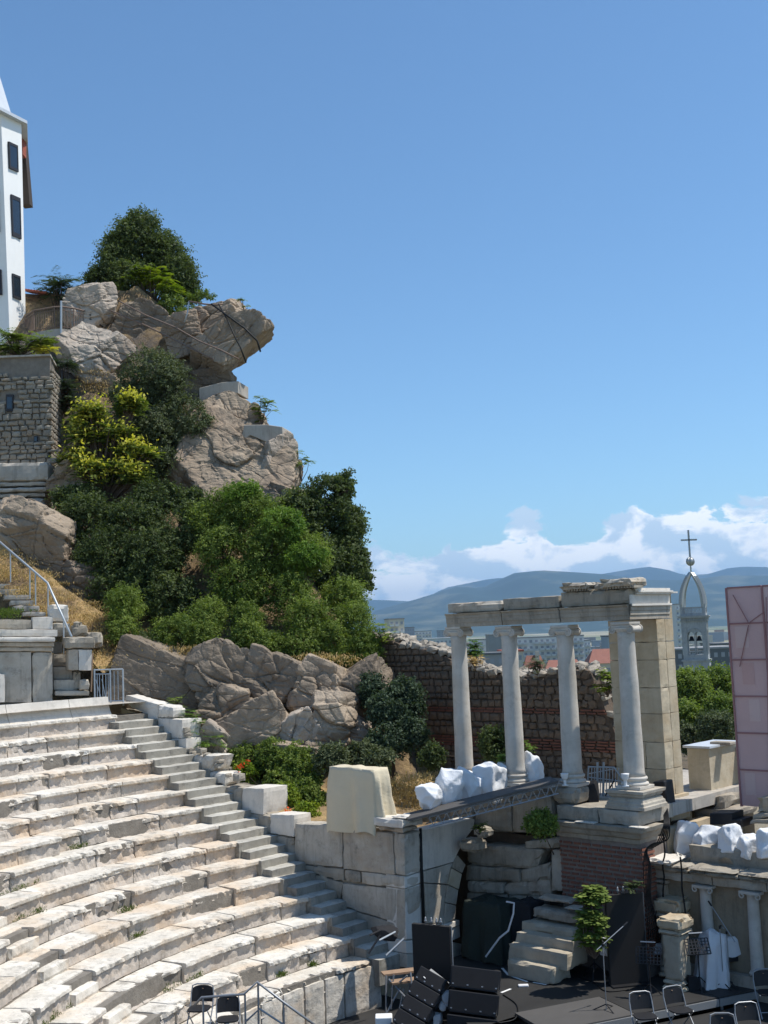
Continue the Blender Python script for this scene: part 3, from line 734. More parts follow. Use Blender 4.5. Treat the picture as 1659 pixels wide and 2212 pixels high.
# cornice: profile blocks
def cornice(a0, a1, b0, z0, z1, proj, parent, name, mat, ret=None, steps=((0, 0), (.25, .05), (.35, .35), (.6, .55), (.75, .85), (1, 1)), seed=0):
    """moulded course; ret = depth of the return along the right end"""
    path = [W(a0, b0, z0), W(a1, b0, z0)]
    prof = [(-proj * p, (z1 - z0) * h) for h, p in steps]
    V = []; F = []
    pts = []; n = 14
    for i in range(n + 1): pts.append((a0 + (a1 - a0) * i / n, b0, 0))
    if ret:
        for i in range(1, 9): pts.append((a1, b0 + ret * i / 8, 1))
    m = len(prof) + 1
    for a, b, side in pts:
        corner = ret and abs(a - a1) < 1e-6
        for u, h in prof:
            da = -u if corner else 0; db = u if not side else 0
            p = W(a + da, b + db, z0 + h); f = fbm(p, 4, seed); V.append(p + np.array([.008 * f, .008 * f, .010 * f]))
        V.append(W(a if not corner else a - .3, b + (.4 if not side else 0), z1) if not side else W(a - .4, b + (.3 if side and b < b0 + .01 else 0), z1))
    for i in range(len(pts) - 1):
        for j in range(m - 1): F.append((i * m + j, (i + 1) * m + j, (i + 1) * m + j + 1, i * m + j + 1))
    F.append(tuple(range(m))); F.append(tuple((len(pts) - 1) * m + j for j in range(m))[::-1])
    return part(name, (V, F), MAT[mat], parent, fix=True)
cornice(aP0 - .03, aP0 + .95, PBF - .02, zC0, zL0, .16, t, 'cornice_block', 'grey_marble', seed=2)
cornice(aP0 + .955, aP1, PBF - .02, zC0 + .004, zL0 + .004, .18, t, 'cornice_block', 'grey_marble', ret=.75, seed=5)
sblock(aP0 - .02, aP0 + 1.1, PBF + .02, 6.3, zL0 + .01, zTop, 'ledge_block', 'grey_marble', t, amp=.008, rn=.012, chip=.02)
sblock(aP0 + 1.11, aP1 - .02, PBF + .012, 6.3, zL0 + .01, zTop, 'ledge_block', 'wall_marble', t, amp=.008, rn=.012, chip=.02)
for x0, x1 in ((130, 285), (560, 690)):      # bright repair slabs lying on the cornice
    p0 = PB(*zr(x0, 722), PBF - .15); p1 = PB(*zr(x1, 735), PBF - .15)
    a0, a1 = ab(p0)[0], ab(p1)[0]
    sblock(a0, a1, PBF - .19, PBF + .02, zL0 + .006, zL0 + .045, 'repair_slab', 'seat_marble', t, amp=.006, rn=.01, chip=.01)
# upper floor behind
mb = MB(); mb.hexa([W(a, b, z) for z in (zTop - .3, zTop - .03) for a, b in ((-11.5, 6.0), (-4.5, 6.0), (-4.5, 12), (-11.5, 12))]); struct('upper_terrace', mb, MAT['concrete'])

# ------------------------------------------------------------------ columns
CB = 5.30
def column(px, pyt, pyb, kind, label):
    ct = PB(px[0], pyt, CB); cb = PB(px[1], pyb, CB); a = (ab(ct)[0] + ab(cb)[0]) / 2
    z1 = ct[2]; z0 = cb[2]; c = W(a, CB, z0)
    t = thing('column', label, 'column', c, 'ionic marble columns of the stage building'); WL[t.name] = np.array(c)
    hh = z1 - z0; R0, R1 = .232, .192
    prof = []; n = 26; capH = .22
    for i in range(n + 1):
        u = i / n; r = R0 + (R1 - R0) * (u ** 1.3)
        if u < .02: r += .03
        if u > .985: r += .018
        prof.append((r, .0 + u * (hh - capH)))
    m = MB().lathe(prof, c, 40)
    v = np.array(m.v)
    for i in range(len(v)):
        d = v[i] - c; d[2] = 0; L_ = np.linalg.norm(d)
        if L_ > .05: v[i] += d / L_ * .008 * fbm(v[i], 2.2, a)
    part('shaft', (v, m.f), MAT['column_marble'], t, smooth=True)
    # capital
    zc_ = z1 - capH
    m = MB().lathe([(R1, -.02), (R1 + .035, .0), (R1 + .04, .03), (R1 + .065, .055), (R1 + .075, .09)], W(a, CB, zc_), 32)
    part('echinus', m, MAT['column_marble'], t, smooth=True)
    for sb in (-1, 1):
        for sa in (-1, 1):                   # volute spirals on both faces
            cc = W(a + sa * .225, CB + sb * .20, zc_ + .045); pts = []; rr = []
            for q in range(30):
                th = q / 29 * 4.2 * math.pi; r_ = .098 * (1 - q / 31)
                pts.append(cc + E3 * sa * math.sin(th) * r_ + np.array([0, 0, 1.]) * math.cos(th) * r_); rr.append(.020 * (1 - q / 60))
            m = MB().tube(pts, rr, 6)
            part('volute', m, MAT['column_marble'], t, smooth=True)
    for sa in (-1, 1):                       # bolster between front and back volute
        m = MB(); pts = [W(a + sa * .225, CB + y, zc_ + .045) for y in (-.2, -.12, 0, .12, .2)]; m.tube(pts, [.088, .075, .062, .075, .088], 20)
        part('bolster', m, MAT['column_marble'], t, smooth=True)
    m = MB(); m.hexa([W(a + x, CB + y, zc_ + z) for z in (.09, .15) for x, y in ((-.24, -.22), (.24, -.22), (.24, .22), (-.24, .22))])
    part('volute_band', m, MAT['column_marble'], t, bevel=.012)
    m = MB(); m.hexa([W(a + x, CB + y, zc_ + z) for z in (.152, .218) for x, y in ((-.25, -.24), (.25, -.24), (.25, .24), (-.25, .24))])
    part('abacus', m, MAT['column_marble'], t, bevel=.015)
    # attic base
    if kind != 'none':
        m = MB().lathe([(.30, -.19), (.315, -.165), (.30, -.13), (.262, -.12), (.258, -.08), (.285, -.065), (.29, -.03), (.27, -.005), (.24, .0)], W(a, CB, z0 + .02), 40)
        part('base', m, MAT['column_marble'], t, smooth=True)
        m = MB(); h = .31
        m.hexa([W(a + x, CB + y, z0 + z) for z in (-.25, -.175) for x, y in ((-h, -h), (h, -h), (h, h), (-h, h))]); part('plinth', m, MAT['column_marble'], t, bevel=.008)
    return t, a, z0, z1
c1 = column((993, 1000), 1353, 1668, 'full', 'leftmost marble column, standing beside the ruined rubble wall')
c2 = column((1100, 1113), 1352, 1672, 'full', 'second marble column from the left, rising behind the tallest white bag')
c3 = column((1220, 1236), 1350, zr(110, 300)[1], 'full', 'third marble column from the left, on a plain worn block')
c4 = column((1350, 1371), 1343, zr(600, 320)[1], 'full', 'rightmost marble column, on a moulded pedestal in front of the pillar')
# pedestals (stand under the columns)
t = thing('pedestal', 'plain worn marble block carrying the third column', 'pedestal', W(c3[1], CB, zTop))
WL[t.name] = np.array(W(c3[1], CB, zTop))
sblock(c3[1] - .36, c3[1] + .36, CB - .42, CB + .36, zTop + .012, c3[2] - .25, 'block', 'grey_marble', t, amp=.03, rn=.05, chip=.08)
a4 = c4[1]; t = thing('pedestal', 'moulded marble pedestal carrying the rightmost column', 'pedestal', W(a4, CB, zTop))
zt4 = c4[2] - .25; zb4 = zTop + .012; hh = zt4 - zb4
def ringbox(mb, a, b, prof, zb):
    k = len(mb.v)
    for h, z in prof:
        for x, y in ((-1, -1), (1, -1), (1, 1), (-1, 1)): mb.v.append(tuple(W(a + x * h, b + y * h, zb + z)))
    n = len(prof)
    for i in range(n - 1):
        for j in range(4): mb.f.append((k + i * 4 + j, k + i * 4 + (j + 1) % 4, k + (i + 1) * 4 + (j + 1) % 4, k + (i + 1) * 4 + j))
    mb.f.append((k + 3, k + 2, k + 1, k)); mb.f.append(tuple(k + (n - 1) * 4 + j for j in range(4)))
    return mb
part('base_moulding', ringbox(MB(), a4, CB, [(.50, 0), (.50, .07), (.475, .09), (.47, .14), (.44, .17), (.43, .21), (.405, .24)], zb4), MAT['wall_marble'], t)
part('die', ringbox(MB(), a4, CB, [(.39, 0), (.39, hh - .40)], zb4 + .242), MAT['wall_marble'], t)
part('crown_moulding', ringbox(MB(), a4, CB, [(.395, 0), (.43, .03), (.435, .06), (.48, .09), (.49, .152)], zt4 - .155), MAT['wall_marble'], t)
# stylobate under columns one and two
t = thing('stylobate', 'low marble wall under the two left columns, behind the truss', 'wall', W(-9, CB, 3.7))
for i, (a0, a1) in enumerate(((-10.6, -9.3), (-9.29, -8.1), (-8.09, -6.9))):
    sblock(a0, a1, CB - .35, CB + .5, 3.75, c1[2] - .23, 'stone_block', 'grey_marble', t, amp=.02, rn=.03)

# ------------------------------------------------------------------ entablature
t = thing('entablature', 'marble architrave and frieze lying across the four columns', 'entablature', W(-7, CB, c1[3]))
zE = (c1[3] + c4[3]) / 2 + .012
def archi(a0, a1, name, split=.36, toph=.62, seed=0, ret=None):
    b0 = CB - .24
    zz = zE
    profA = [(.0, 0), (.0, .10), (-.015, .105), (-.015, .215), (-.03, .22), (-.03, .29), (-.06, .31), (-.075, .345)]
    V = []; F = []; n = 16; pts = [(a0 + (a1 - a0) * i / n, 0) for i in range(n + 1)]
    m = len(profA)
    for (a, s) in pts:
        for u, h in profA:
            p = W(a, b0 + u, zz + h); V.append(p + .006 * fbm(p, 3, seed))
        V.append(W(a, CB + .24, zz + .345)); V.append(W(a, CB + .24, zz))
    m += 2
    for i in range(n):
        for j in range(m): F.append((i * m + j, (i + 1) * m + j, (i + 1) * m + (j + 1) % m, i * m + (j + 1) % m))
    F.append(tuple(range(m))); F.append(tuple(n * m + j for j in range(m))[::-1])
    part('architrave', (V, F), MAT['grey_marble'], t)
aa = [c1[1] - .18, (c1[1] + c2[1]) / 2 + .8, (c2[1] + c3[1]) / 2 + .82, c4[1] + .27]
aa[1] = c2[1] + .0; aa[2] = c3[1] + .06
for i in range(3):
    archi(aa[i] + .012, aa[i + 1] - .012, 'architrave', seed=i * 9)
fr = [(aa[0] + .04, aa[1] - .02, .26, .10), (aa[1] + .02, aa[2] - .03, .29, .05), (aa[2] + .02, c4[1] + .28, .36, .02)]
for i, (a0, a1, h, ch) in enumerate(fr):
    h += .0
    sblock(a0, a1, CB - .22, CB + .22, zE + .350, zE + .350 + h, 'frieze_block', 'wall_marble' if i == 0 else 'grey_marble', t, amp=.012, rn=.02, chip=.05 if i == 0 else .03, res=.1)
# cornice fragments with dentils
zf = zE + .35 + .36
for a0, a1, hh_, mm in ((c3[1] + .18, c3[1] + .98, .15, 'wall_marble'), (c4[1] - .44, c4[1] + .46, .17, 'wall_marble')):
    sblock(a0, a1, CB - .44, CB + .3, zf + .05, zf + .05 + hh_, 'cornice_fragment', mm, t, amp=.03, rn=.05, chip=.12, res=.07)
    nd = int((a1 - a0) / .075)
    for q in range(nd):
        a = a0 + .04 + q * .075
        mb = MB(); mb.hexa([W(a + x, y, zf + z) for z in (.0, .055) for x, y in ((0, CB - .30), (.045, CB - .30), (.045, CB + .1), (0, CB + .1))]); part('dentil', mb, MAT['grey_marble'], t)
sblock(c3[1] + .99, c4[1] - .45, CB - .2, CB + .2, zf + .005, zf + .17, 'stone_block', 'grey_marble', t)
# return from the corner column to the pillar
aR4 = c4[1] + .27
b1 = 6.85
for z0, z1, pr_ in ((0, .10, 0), (.102, .2, .02), (.202, .30, .04), (.302, .35, .085), (.352, .56, .03), (.562, .60, .10), (.602, .65, .14), (.652, .71, .06)):
    mb = MB(); mb.hexa([W(a, b, zE + z) for z in (z0, z1) for a, b in ((aR4 - .5, CB + .245), (aR4 + pr_, CB - .02 if z0 > .5 else CB - .23), (aR4 + pr_, b1), (aR4 - .5, b1))]); part('return_moulding', mb, MAT['smooth_marble'] if z0 > .3 else MAT['wall_marble'], t, bevel=.006)

# ------------------------------------------------------------------ the tall pillar behind the corner column
bF = b1; bBk = 7.62
pa = ab(PB(*zr(868, 545), bF)); aRp = pa[0]
aLp = aRp - 1.35
z0p = PB(*zr(868, 640), bF)[2] - .1
t = thing('pillar', 'tall ashlar stone pillar standing behind the rightmost column', 'pillar', W(aRp - .6, 7.2, z0p))
zt_ = PB(1412, 1283, bF)[2]
zs_ = [z0p]
rw2 = random.Random(5)
while zs_[-1] < zt_ - .5: zs_.append(zs_[-1] + rw2.uniform(.42, .68))
zs_.append(zt_)
bm_ = (bF + bBk) / 2
for i in range(len(zs_) - 1):
    za_, zb_ = zs_[i] + .0012, zs_[i + 1] - .0012
    if i == 0:
        sblock(aLp, aRp + .10, bF - .08, bBk + .08, za_, zb_, 'plinth_block', 'pale_sandstone', t, amp=.008, rn=.012, chip=.02); continue
    cut = rw2.uniform(.35, .65)
    am = aLp + (aRp - aLp) * cut
    sblock(aLp, am - .001, bF, bBk, za_, zb_, 'stone_block', 'pale_sandstone', t, amp=.004, rn=.004, chip=.01, res=.2)
    sblock(am + .001, aRp, bF, bm_ - .001, za_, zb_, 'stone_block', 'pale_sandstone', t, amp=.012, rn=.006, chip=.01, res=.08)
    sblock(am + .001, aRp + .004, bm_ + .001, bBk, za_, zb_, 'stone_block', 'pale_sandstone', t, amp=.004, rn=.004, chip=.01, res=.2)
sblock(aLp + .3, aRp + .12, bF - .35, bBk + .12, zt_ + .01, zt_ + .05, 'cover_sheet', 'smooth_marble', t, amp=.004, rn=.004, chip=0, lab='pale sheet capping the pillar')
mb = MB(); mb.hexa([W(a, b, zt_ + z) for z in (.055, .12) for a, b in ((aRp - .45, bF + .1), (aRp - .1, bF + .1), (aRp - .1, bF + .5), (aRp - .45, bF + .5))]); solo('black_slab', mb, MAT['black_metal'], 'small dark slab lying on top of the tall pillar', 'slab')
# plinth mass to the right of the podium, carrying the pillar
t = thing('pillar_footing', 'pale stone footing blocks under the tall pillar', 'wall', W(aRp, 6.6, 2.5))
for z0, z1, pr_ in ((2.2, 2.75, .25), (2.76, 3.2, .22), (3.21, z0p - .005, .16)):
    sblock(-4.44, aRp + pr_, 5.9, 8.0, z0, z1, 'stone_block', 'pale_sandstone' if z0 > 2.7 else 'grey_marble', t, amp=.01, rn=.015, chip=.03, res=.15)
# ------------------------------------------------------------------ the rocky hill
rh = random.Random(33)
# contour levels: (picture y of the right-hand silhouette, x there, distance of the front, thickness)
LV = [(1690, 840, 33.0, 10), (1560, 835, 35.2, 10), (1420, 770, 36.6, 12), (1330, 690, 39.0, 13), (1220, 640, 40.5, 13), (1100, 600, 42.5, 12), (1000, 585, 43.6, 11),
      (930, 560, 44.5, 10), (850, 470, 45.5, 9), (780, 440, 46.5, 8), (700, 380, 47.6, 7), (650, 300, 48.6, 6)]
V = []; F = []; ncol = 64

for (y, x, Y, th) in LV:
    c = PY(x, y, Y + 1.5); z = c[2]; X = c[0]
    path = []
    for i in range(ncol):
        u = i / (ncol - 1)
        if u < .62: q = (-34 + (X - .6 + 34) * (u / .62) ** .8, Y)
        elif u < .80:
            th_ = (u - .62) / .18 * math.pi * .5; q = (X - .6 + 1.2 * math.sin(th_), Y + 1.5 * (1 - math.cos(th_)))
        else:
            v = (u - .80) / .20; q = (X + .6 - v * v * 5, Y + 1.5 + th * v)
        p = np.array([q[0], q[1], z]); f = fbm(p, .35, 4); g = fbm(p, 1.1, 8)
        V.append((p[0] + .4 * f, p[1] - .55 * f - .2 * g, p[2] + .25 * g))
for i in range(len(LV) - 1):
    for j in range(ncol - 1):
        F.append((i * ncol + j, i * ncol + j + 1, (i + 1) * ncol + j + 1, (i + 1) * ncol + j))
k = (len(LV) - 1) * ncol; F.append(tuple(k + j for j in range(ncol)))
struct('hill', (V, F), MAT['hill_rock'], smooth=True, fix=False)

def rock(c, size, seed, cuts=9, mat='granite', rot=0.0, name='boulder', label=None, parent=None, sub=5, rough=.05, tilt=0.0, group=None, cutmin=.45, flats=None, crk=.7, crease=0.0):
    """angular block: a jittered box with many chamfers, then joints and fine relief"""
    import bmesh
    bm = bmesh.new(); bmesh.ops.create_icosphere(bm, subdivisions=sub, radius=1.55)
    r_ = random.Random(seed); pl = []
    for ax in ((1, 0, 0), (-1, 0, 0), (0, 1, 0), (0, -1, 0), (0, 0, 1), (0, 0, -1)):
        n_ = (Vector(ax) + Vector((r_.gauss(0, .16), r_.gauss(0, .16), r_.gauss(0, .16)))).normalized(); pl.append((n_, r_.uniform(.84, .98)))
    for i in range(cuts):
        n_ = Vector((r_.gauss(0, 1), r_.gauss(0, 1), r_.gauss(0, 1))).normalized(); pl.append((n_, r_.uniform(.86, 1.15)))
    for f in (flats or []): pl.append((Vector(f[:3]).normalized(), f[3] * 1.5))
    R_ = Matrix.Rotation(rot, 3, 'Z') @ Matrix.Rotation(tilt, 3, 'Y')
    c = np.array(c, float); sx, sy, sz = size; V = []
    for v in bm.verts:
        p = v.co.copy()
        for it in (0, 1):
            for n_, d in pl:
                q = p.dot(n_)
                if q > d: p *= 1 - (q - d) / q if it == 0 else 1 - (q - d) / q * .98
        p = Vector((p.x * sx, p.y * sy, p.z * sz)); p = R_ @ p
        wp = np.array(p) + c; nn_ = (np.array(p) / (np.linalg.norm(p) + 1e-6))
        if crk:
            wq = wp + .35 * np.array([nz(wp, .8, seed), nz(wp, .8, seed + 5), nz(wp, .8, seed + 9)])
            ca, sa = math.cos(tilt), math.sin(tilt)
            wr = (wq[0] * ca - wq[2] * sa, wq[1], wq[0] * sa + wq[2] * ca)
            d_, q_ = noise.voronoi(Vector((wr[0] * .55 + seed, wr[1] * .7, wr[2] * 1.15)))
            edge_ = d_[1] - d_[0]; cell = nz((q_[0][0] * 3, q_[0][1] * 3, q_[0][2] * 3), 1.0, 5)
            g_ = -max(0, 1 - edge_ / .10) * .12 + cell * .20
            d2, q2_ = noise.voronoi(Vector((wr[0] * 1.5, wr[1] * 1.9 + seed, wr[2] * 3.0)))
            g_ += -max(0, 1 - (d2[1] - d2[0]) / .12) * .05 + nz((q2_[0][0] * 3, q2_[0][1] * 3, q2_[0][2] * 3), 1.0, 5) * .055
            wp = wp + nn_ * g_ * crk
        if crease:
            e_ = 0
            for o_ in (0, 7, 15): e_ += 1 - abs(nz(wp, 1.9 + o_ * .1, seed + o_)) * 4
            wp = wp + nn_ * crease * e_ / 3
        wp = wp + nn_ * (rough * 1.0 * fbm(wp, 1.1, seed) + rough * .6 * fbm(wp, 3.2, seed + 4))
        V.append(wp)
    F = [tuple(v.index for v in f.verts) for f in bm.faces]; bm.free()
    if parent is not None: return part(name, (V, F), MAT[mat], parent, label, smooth=True)
    return solo(name, (V, F), MAT[mat], label, 'rock', group, smooth=False)
def rockpx(x0, y0, x1, y1, Y, seed, dr=.9, mat='granite', ang=0.0, label='', cuts=9, rough=.04, cutmin=.48, grow=1.0, flats=None, sub=6, group=None):
    c = PY((x0 + x1) / 2, (y0 + y1) / 2, Y); s_ = Y / FOC
    hx = (x1 - x0) / 2 * s_ * grow * .96; hz = (y1 - y0) / 2 * s_ * grow * .96
    return rock(c, (hx, max(hx, hz) * dr, hz), seed, cuts, mat, 0, 'boulder', label, None, sub, rough, ang, group, cutmin, flats)
G1 = 'granite outcrop boulders at the top of the cliff'; G2 = 'boulders of the lower cliff behind the parapet'; G3 = 'granite faces halfway up the cliff'
FR = (-.15, -1, .18, .42)
rockpx(135, 610, 255, 720, 47.6, 3, .8, 'pale_granite', .15, 'rounded boulder with a pale top beside the terrace railing', flats=[(-.2, -1, .1, .5)], group=G1)
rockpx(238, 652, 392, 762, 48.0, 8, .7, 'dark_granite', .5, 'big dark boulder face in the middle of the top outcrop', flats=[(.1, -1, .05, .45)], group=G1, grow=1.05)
rockpx(120, 700, 270, 830, 46.2, 14, .8, 'pale_granite', .55, 'pale sloping slab of rock just below the railed terrace', flats=[(-.5, -.8, .7, .45), (0, -1, .2, .6)], group=G1, grow=1.08)
rockpx(355, 675, 440, 790, 46.8, 21, 1, 'granite', -.2, 'upright block wedged left of the overhanging boulder', flats=[(-.2, -1, .1, .5)], group=G1, grow=1.05)
rockpx(392, 658, 530, 732, 47.0, 36, .9, 'granite', -.42, 'split boulder with cables on top of the overhang', flats=[(-.2, -1, .25, .48), (.2, 0, 1, .6)], group=G1, grow=1.06)
rockpx(412, 700, 580, 792, 46.0, 51, .9, 'granite', -.66, 'huge overhanging boulder jutting over the cliff edge, bound with cables', cuts=6, flats=[(-.1, -1, .15, .5)], group=G1, grow=1.08)
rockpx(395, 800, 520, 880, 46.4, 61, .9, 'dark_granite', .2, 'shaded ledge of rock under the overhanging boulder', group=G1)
rockpx(165, 800, 265, 900, 46.0, 65, .8, 'granite', .3, 'low rock with dry grass below the pale slab', group=G1)
rockpx(418, 850, 580, 1000, 45.0, 71, .9, 'granite', .55, 'sloping granite face between the two concrete ledges', flats=[(-.1, -1, .35, .45), (.8, -.2, .6, .6)], group=G3, grow=1.1)
rockpx(375, 915, 655, 1130, 44.0, 83, .75, 'granite', .62, 'large cracked granite face below the lower concrete ledge', cuts=7, flats=[(-.25, -1, .45, .38), (.75, -.2, .6, .66), (-.6, -.4, .7, .7)], group=G3, grow=1.14, sub=6, rough=.09)
rockpx(560, 930, 648, 1090, 44.2, 87, .9, 'pale_granite', .1, 'pinkish rock edge at the right of the cracked granite face', flats=[(.5, -1, .1, .5)], group=G3, grow=1.05)
rockpx(560, 1040, 660, 1170, 43.0, 92, .9, 'granite', .5, 'rock shoulder disappearing into the trees at the right', group=G3)
rockpx(-40, 1090, 175, 1260, 39.0, 101, .8, 'granite', .55, 'overhanging boulder with a bright broken face, above the steps', flats=[(.1, -1, -.35, .42), (.5, -.2, -.8, .6)], group='boulders left of the trees', grow=1.05)
rockpx(85, 1105, 200, 1200, 40.2, 104, .8, 'dark_granite', .3, 'dark boulder wedged behind the bright broken rock', group='boulders left of the trees')
rockpx(105, 995, 200, 1110, 41.8, 107, .8, 'granite', -.5, 'tilted slab leaning under the stone house', group='boulders left of the trees')
rockpx(125, 1215, 235, 1320, 38.6, 109, .8, 'dark_granite', .3, 'dark rock behind the dry grass above the stair', group='boulders left of the trees')
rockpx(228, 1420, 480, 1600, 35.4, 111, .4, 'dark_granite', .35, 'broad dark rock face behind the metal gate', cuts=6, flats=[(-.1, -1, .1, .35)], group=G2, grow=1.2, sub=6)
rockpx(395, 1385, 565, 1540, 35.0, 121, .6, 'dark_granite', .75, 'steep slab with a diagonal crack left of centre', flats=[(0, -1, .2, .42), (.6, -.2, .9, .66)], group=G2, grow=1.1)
rockpx(420, 1480, 560, 1640, 34.6, 127, .6, 'granite', .2, 'fractured rock with horizontal ledges above the red flowers', group=G2, grow=1.08, cuts=12)
rockpx(530, 1410, 650, 1540, 35.0, 131, .6, 'dark_granite', .4, 'rough rock under the dry grass edge', group=G2, grow=1.1)
rockpx(505, 1510, 640, 1650, 34.0, 137, .7, 'granite', -.5, 'broken block with a sharp lit corner', cuts=12, group=G2, grow=1.05)
rockpx(600, 1535, 695, 1620, 33.6, 141, .8, 'pale_granite', -.5, 'squarish pale block sticking out above the shrubs', cuts=10, flats=[(-.3, -1, .3, .5)], group=G2, grow=1.05)
rockpx(620, 1415, 745, 1560, 34.8, 143, .7, 'granite', .9, 'tilted rock leaning right below the shrubs', group=G2, grow=1.05, flats=[(-.2, -1, .2, .5)])
rockpx(660, 1490, 765, 1620, 34.0, 149, .8, 'granite', .3, 'rounded rock at the right of the fractured group', group=G2, grow=1.05)
rockpx(700, 1405, 800, 1600, 35.4, 153, .8, 'dark_granite', 1.1, 'dark rock edge beside the ruined wall', group=G2, grow=1.05)
rockpx(730, 1540, 805, 1630, 34.4, 157, .8, 'pale_granite', .3, 'pale pinkish rock at the foot of the cliff', group=G2)
rockpx(415, 1560, 500, 1650, 33.6, 163, .8, 'pale_granite', .6, 'small whitish rock lying behind the vine', group=G2)
rockpx(560, 1600, 680, 1680, 33.4, 167, .8, 'granite', .1, 'low rock behind the dark shrubs', group=G2)
# joints, cables and ledges on the outcrop
def cable(pts, Y, r, label, mat='cable_black', cat='cable', grp='cables and pipes on the cliff'):
    P = [PY(x, y, Y_) for (x, y), Y_ in zip(pts, Y if hasattr(Y, '__len__') else [Y] * len(pts))]
    return solo('cable', MB().tube(P, r, 6), MAT[mat], label, cat, grp, smooth=True)
z1 = lambda a, b: (a * .5486 * 1.3185 if False else a * .3968 , 164.6 + b * .3968)
cable([z1(600, 1275), z1(800, 1360), z1(930, 1425), z1(1060, 1490), z1(1160, 1540)], [46.8, 46.5, 45.6, 44.9, 44.6], .035, 'lower thick cable strung diagonally across the dark boulder', 'rust_rail')
cable([z1(650, 1225), z1(790, 1300), z1(960, 1370), z1(1080, 1440), z1(1200, 1490), z1(1300, 1540)], [46.8, 46.5, 45.6, 44.9, 44.5, 44.4], .035, 'upper thick cable running to the overhanging boulder', 'rust_rail')
cable([z1(1150, 1240), z1(1260, 1320), z1(1330, 1370), z1(1400, 1440), z1(1418, 1500)], [45.2, 44.9, 44.7, 44.6, 44.8], .04, 'black strap over the top of the overhanging boulder')
cable([z1(1190, 1240), z1(1240, 1330), z1(1270, 1400), z1(1310, 1480), z1(1340, 1560)], [45.2, 44.9, 44.7, 44.5, 44.7], .03, 'thin strap hanging down the face of the overhanging boulder')
cable([z1(1030, 1225), z1(1020, 1290), z1(1005, 1340)], [45.6] * 3, .03, 'short bent metal stake on the split boulder', 'galvanized')
cable([z1(1030, 1225), z1(1110, 1240), z1(1170, 1245), z1(1215, 1240)], [45.6, 45.4, 45.3, 45.4], .035, 'thin pipe lying across the top of the split boulder', 'rust_rail')
mb = MB()
def ledge(poly, Y, th, label):
    P = [PY(x, y, Y) for x, y in poly]; m = MB(); m.prism(P, (0.25, th, 0))
    return solo('concrete_ledge', m, MAT['concrete'], label, 'retaining wall', 'concrete ledges on the cliff', bevel=.02)
ledge([(430, 872), (470, 850), (500, 848), (515, 850), (515, 823), (478, 826), (430, 838)], 44.6, 1.2, 'upper concrete ledge directly under the overhanging boulder')
ledge([(520, 955), (540, 940), (560, 948), (600, 966), (612, 968), (610, 922), (575, 917), (527, 918)], 43.3, 1.2, 'lower concrete ledge on the granite face')

# dry grass slope beside the upper steps
mb = MB(); n = 26
TL, TR, BL_, BR = PY(-60, 1130, 37.5), PY(230, 1340, 37.6), PY(-60, 1350, 33), PY(420, 1470, 35.0)
TL = PY(-70, 1130, 38.6); TR = PY(340, 1395, 36.6); BL_ = PY(-50, 1215, 38.0); BR = PY(222, 1450, 35.0)
for i in range(n + 1):
    for j in range(n + 1):
        u, v = i / n, j / n; p = (TL * (1 - u) + TR * u) * (1 - v) + (BL_ * (1 - u) + BR * u) * v
        p = p + np.array([0, 0, .12 * fbm(p, 1.2, 3)]); mb.v.append(tuple(p))
for i in range(n):
    for j in range(n): q = i * (n + 1) + j; mb.f.append((q, q + 1, q + n + 2, q + n + 1))
struct('dry_grass_slope', mb, MAT['dry_grass_ground'], smooth=True, fix=False)
# ------------------------------------------------------------------ upper walkway wall, steps, gate and handrail (left)
ru = random.Random(77)
t = thing('walkway_wall', 'curved marble wall with a moulded top behind the bench', 'wall', PY(60, 1500, 34.2))
def fblk(x0, y0, x1, y1, Y0, Y1, depth, mat, parent, name='stone_block', wr=.5, tl=None, dx=0):
    a = PY(*za(x0, y1), Y0); b = PY(*za(x1, y1), Y1); c = PY(*za(x1, y0), Y1); d = PY(*za(x0, y0), Y0)
    c = np.array([b[0], b[1], c[2]]); d = np.array([a[0], a[1], d[2]]); dd = np.array([-.35, .94, 0]) * depth
    block3(a, b, c, d, dd, name, MAT[mat], parent, .008 + .01 * wr, .012 + .012 * wr, .04 * wr, .14)
fblk(-60, 1020, 38, 1230, 33.9, 34.0, .4, 'smooth_marble', t); fblk(-60, 860, 232, 1230, 34.2, 34.4, .5, 'wall_marble', t, wr=.4); fblk(235, 860, 388, 1230, 34.4, 34.5, .5, 'wall_marble', t, wr=.9)
fblk(-60, 825, 388, 858, 34.15, 34.45, .5, 'wall_marble', t, wr=.4); fblk(-60, 790, 394, 823, 34.05, 34.35, .6, 'wall_marble', t, wr=.4); fblk(-60, 752, 404, 788, 33.9, 34.2, .8, 'smooth_marble', t, wr=.4)
fblk(-60, 698, 420, 750, 34.5, 34.8, .8, 'smooth_marble', t, wr=.2)
fblk(-60, 626, 232, 696, 35.0, 35.2, .8, 'wall_marble', t, wr=.2); fblk(236, 606, 386, 696, 35.1, 35.2, .8, 'smooth_marble', t, wr=.2)
t = thing('upper_stairs', 'concrete steps climbing left beside the metal handrail', 'stairs', PY(60, 1340, 36.4))
for (x0, y0, x1, y1, Y) in ((165, 570, 335, 602, 35.8), (95, 525, 290, 568, 36.1), (75, 485, 245, 523, 36.4), (30, 445, 220, 483, 36.7), (-40, 405, 148, 443, 37.0), (-60, 365, 100, 403, 37.3), (-60, 325, 52, 363, 37.6)):
    fblk(x0, y0, x1, y1, Y, Y + .05, 1.0, 'concrete', t, 'step', .2)
t = thing('narrow_stairs', 'five stone steps climbing between the walkway wall and the carved block', 'stairs', PY(140, 1500, 34.6))
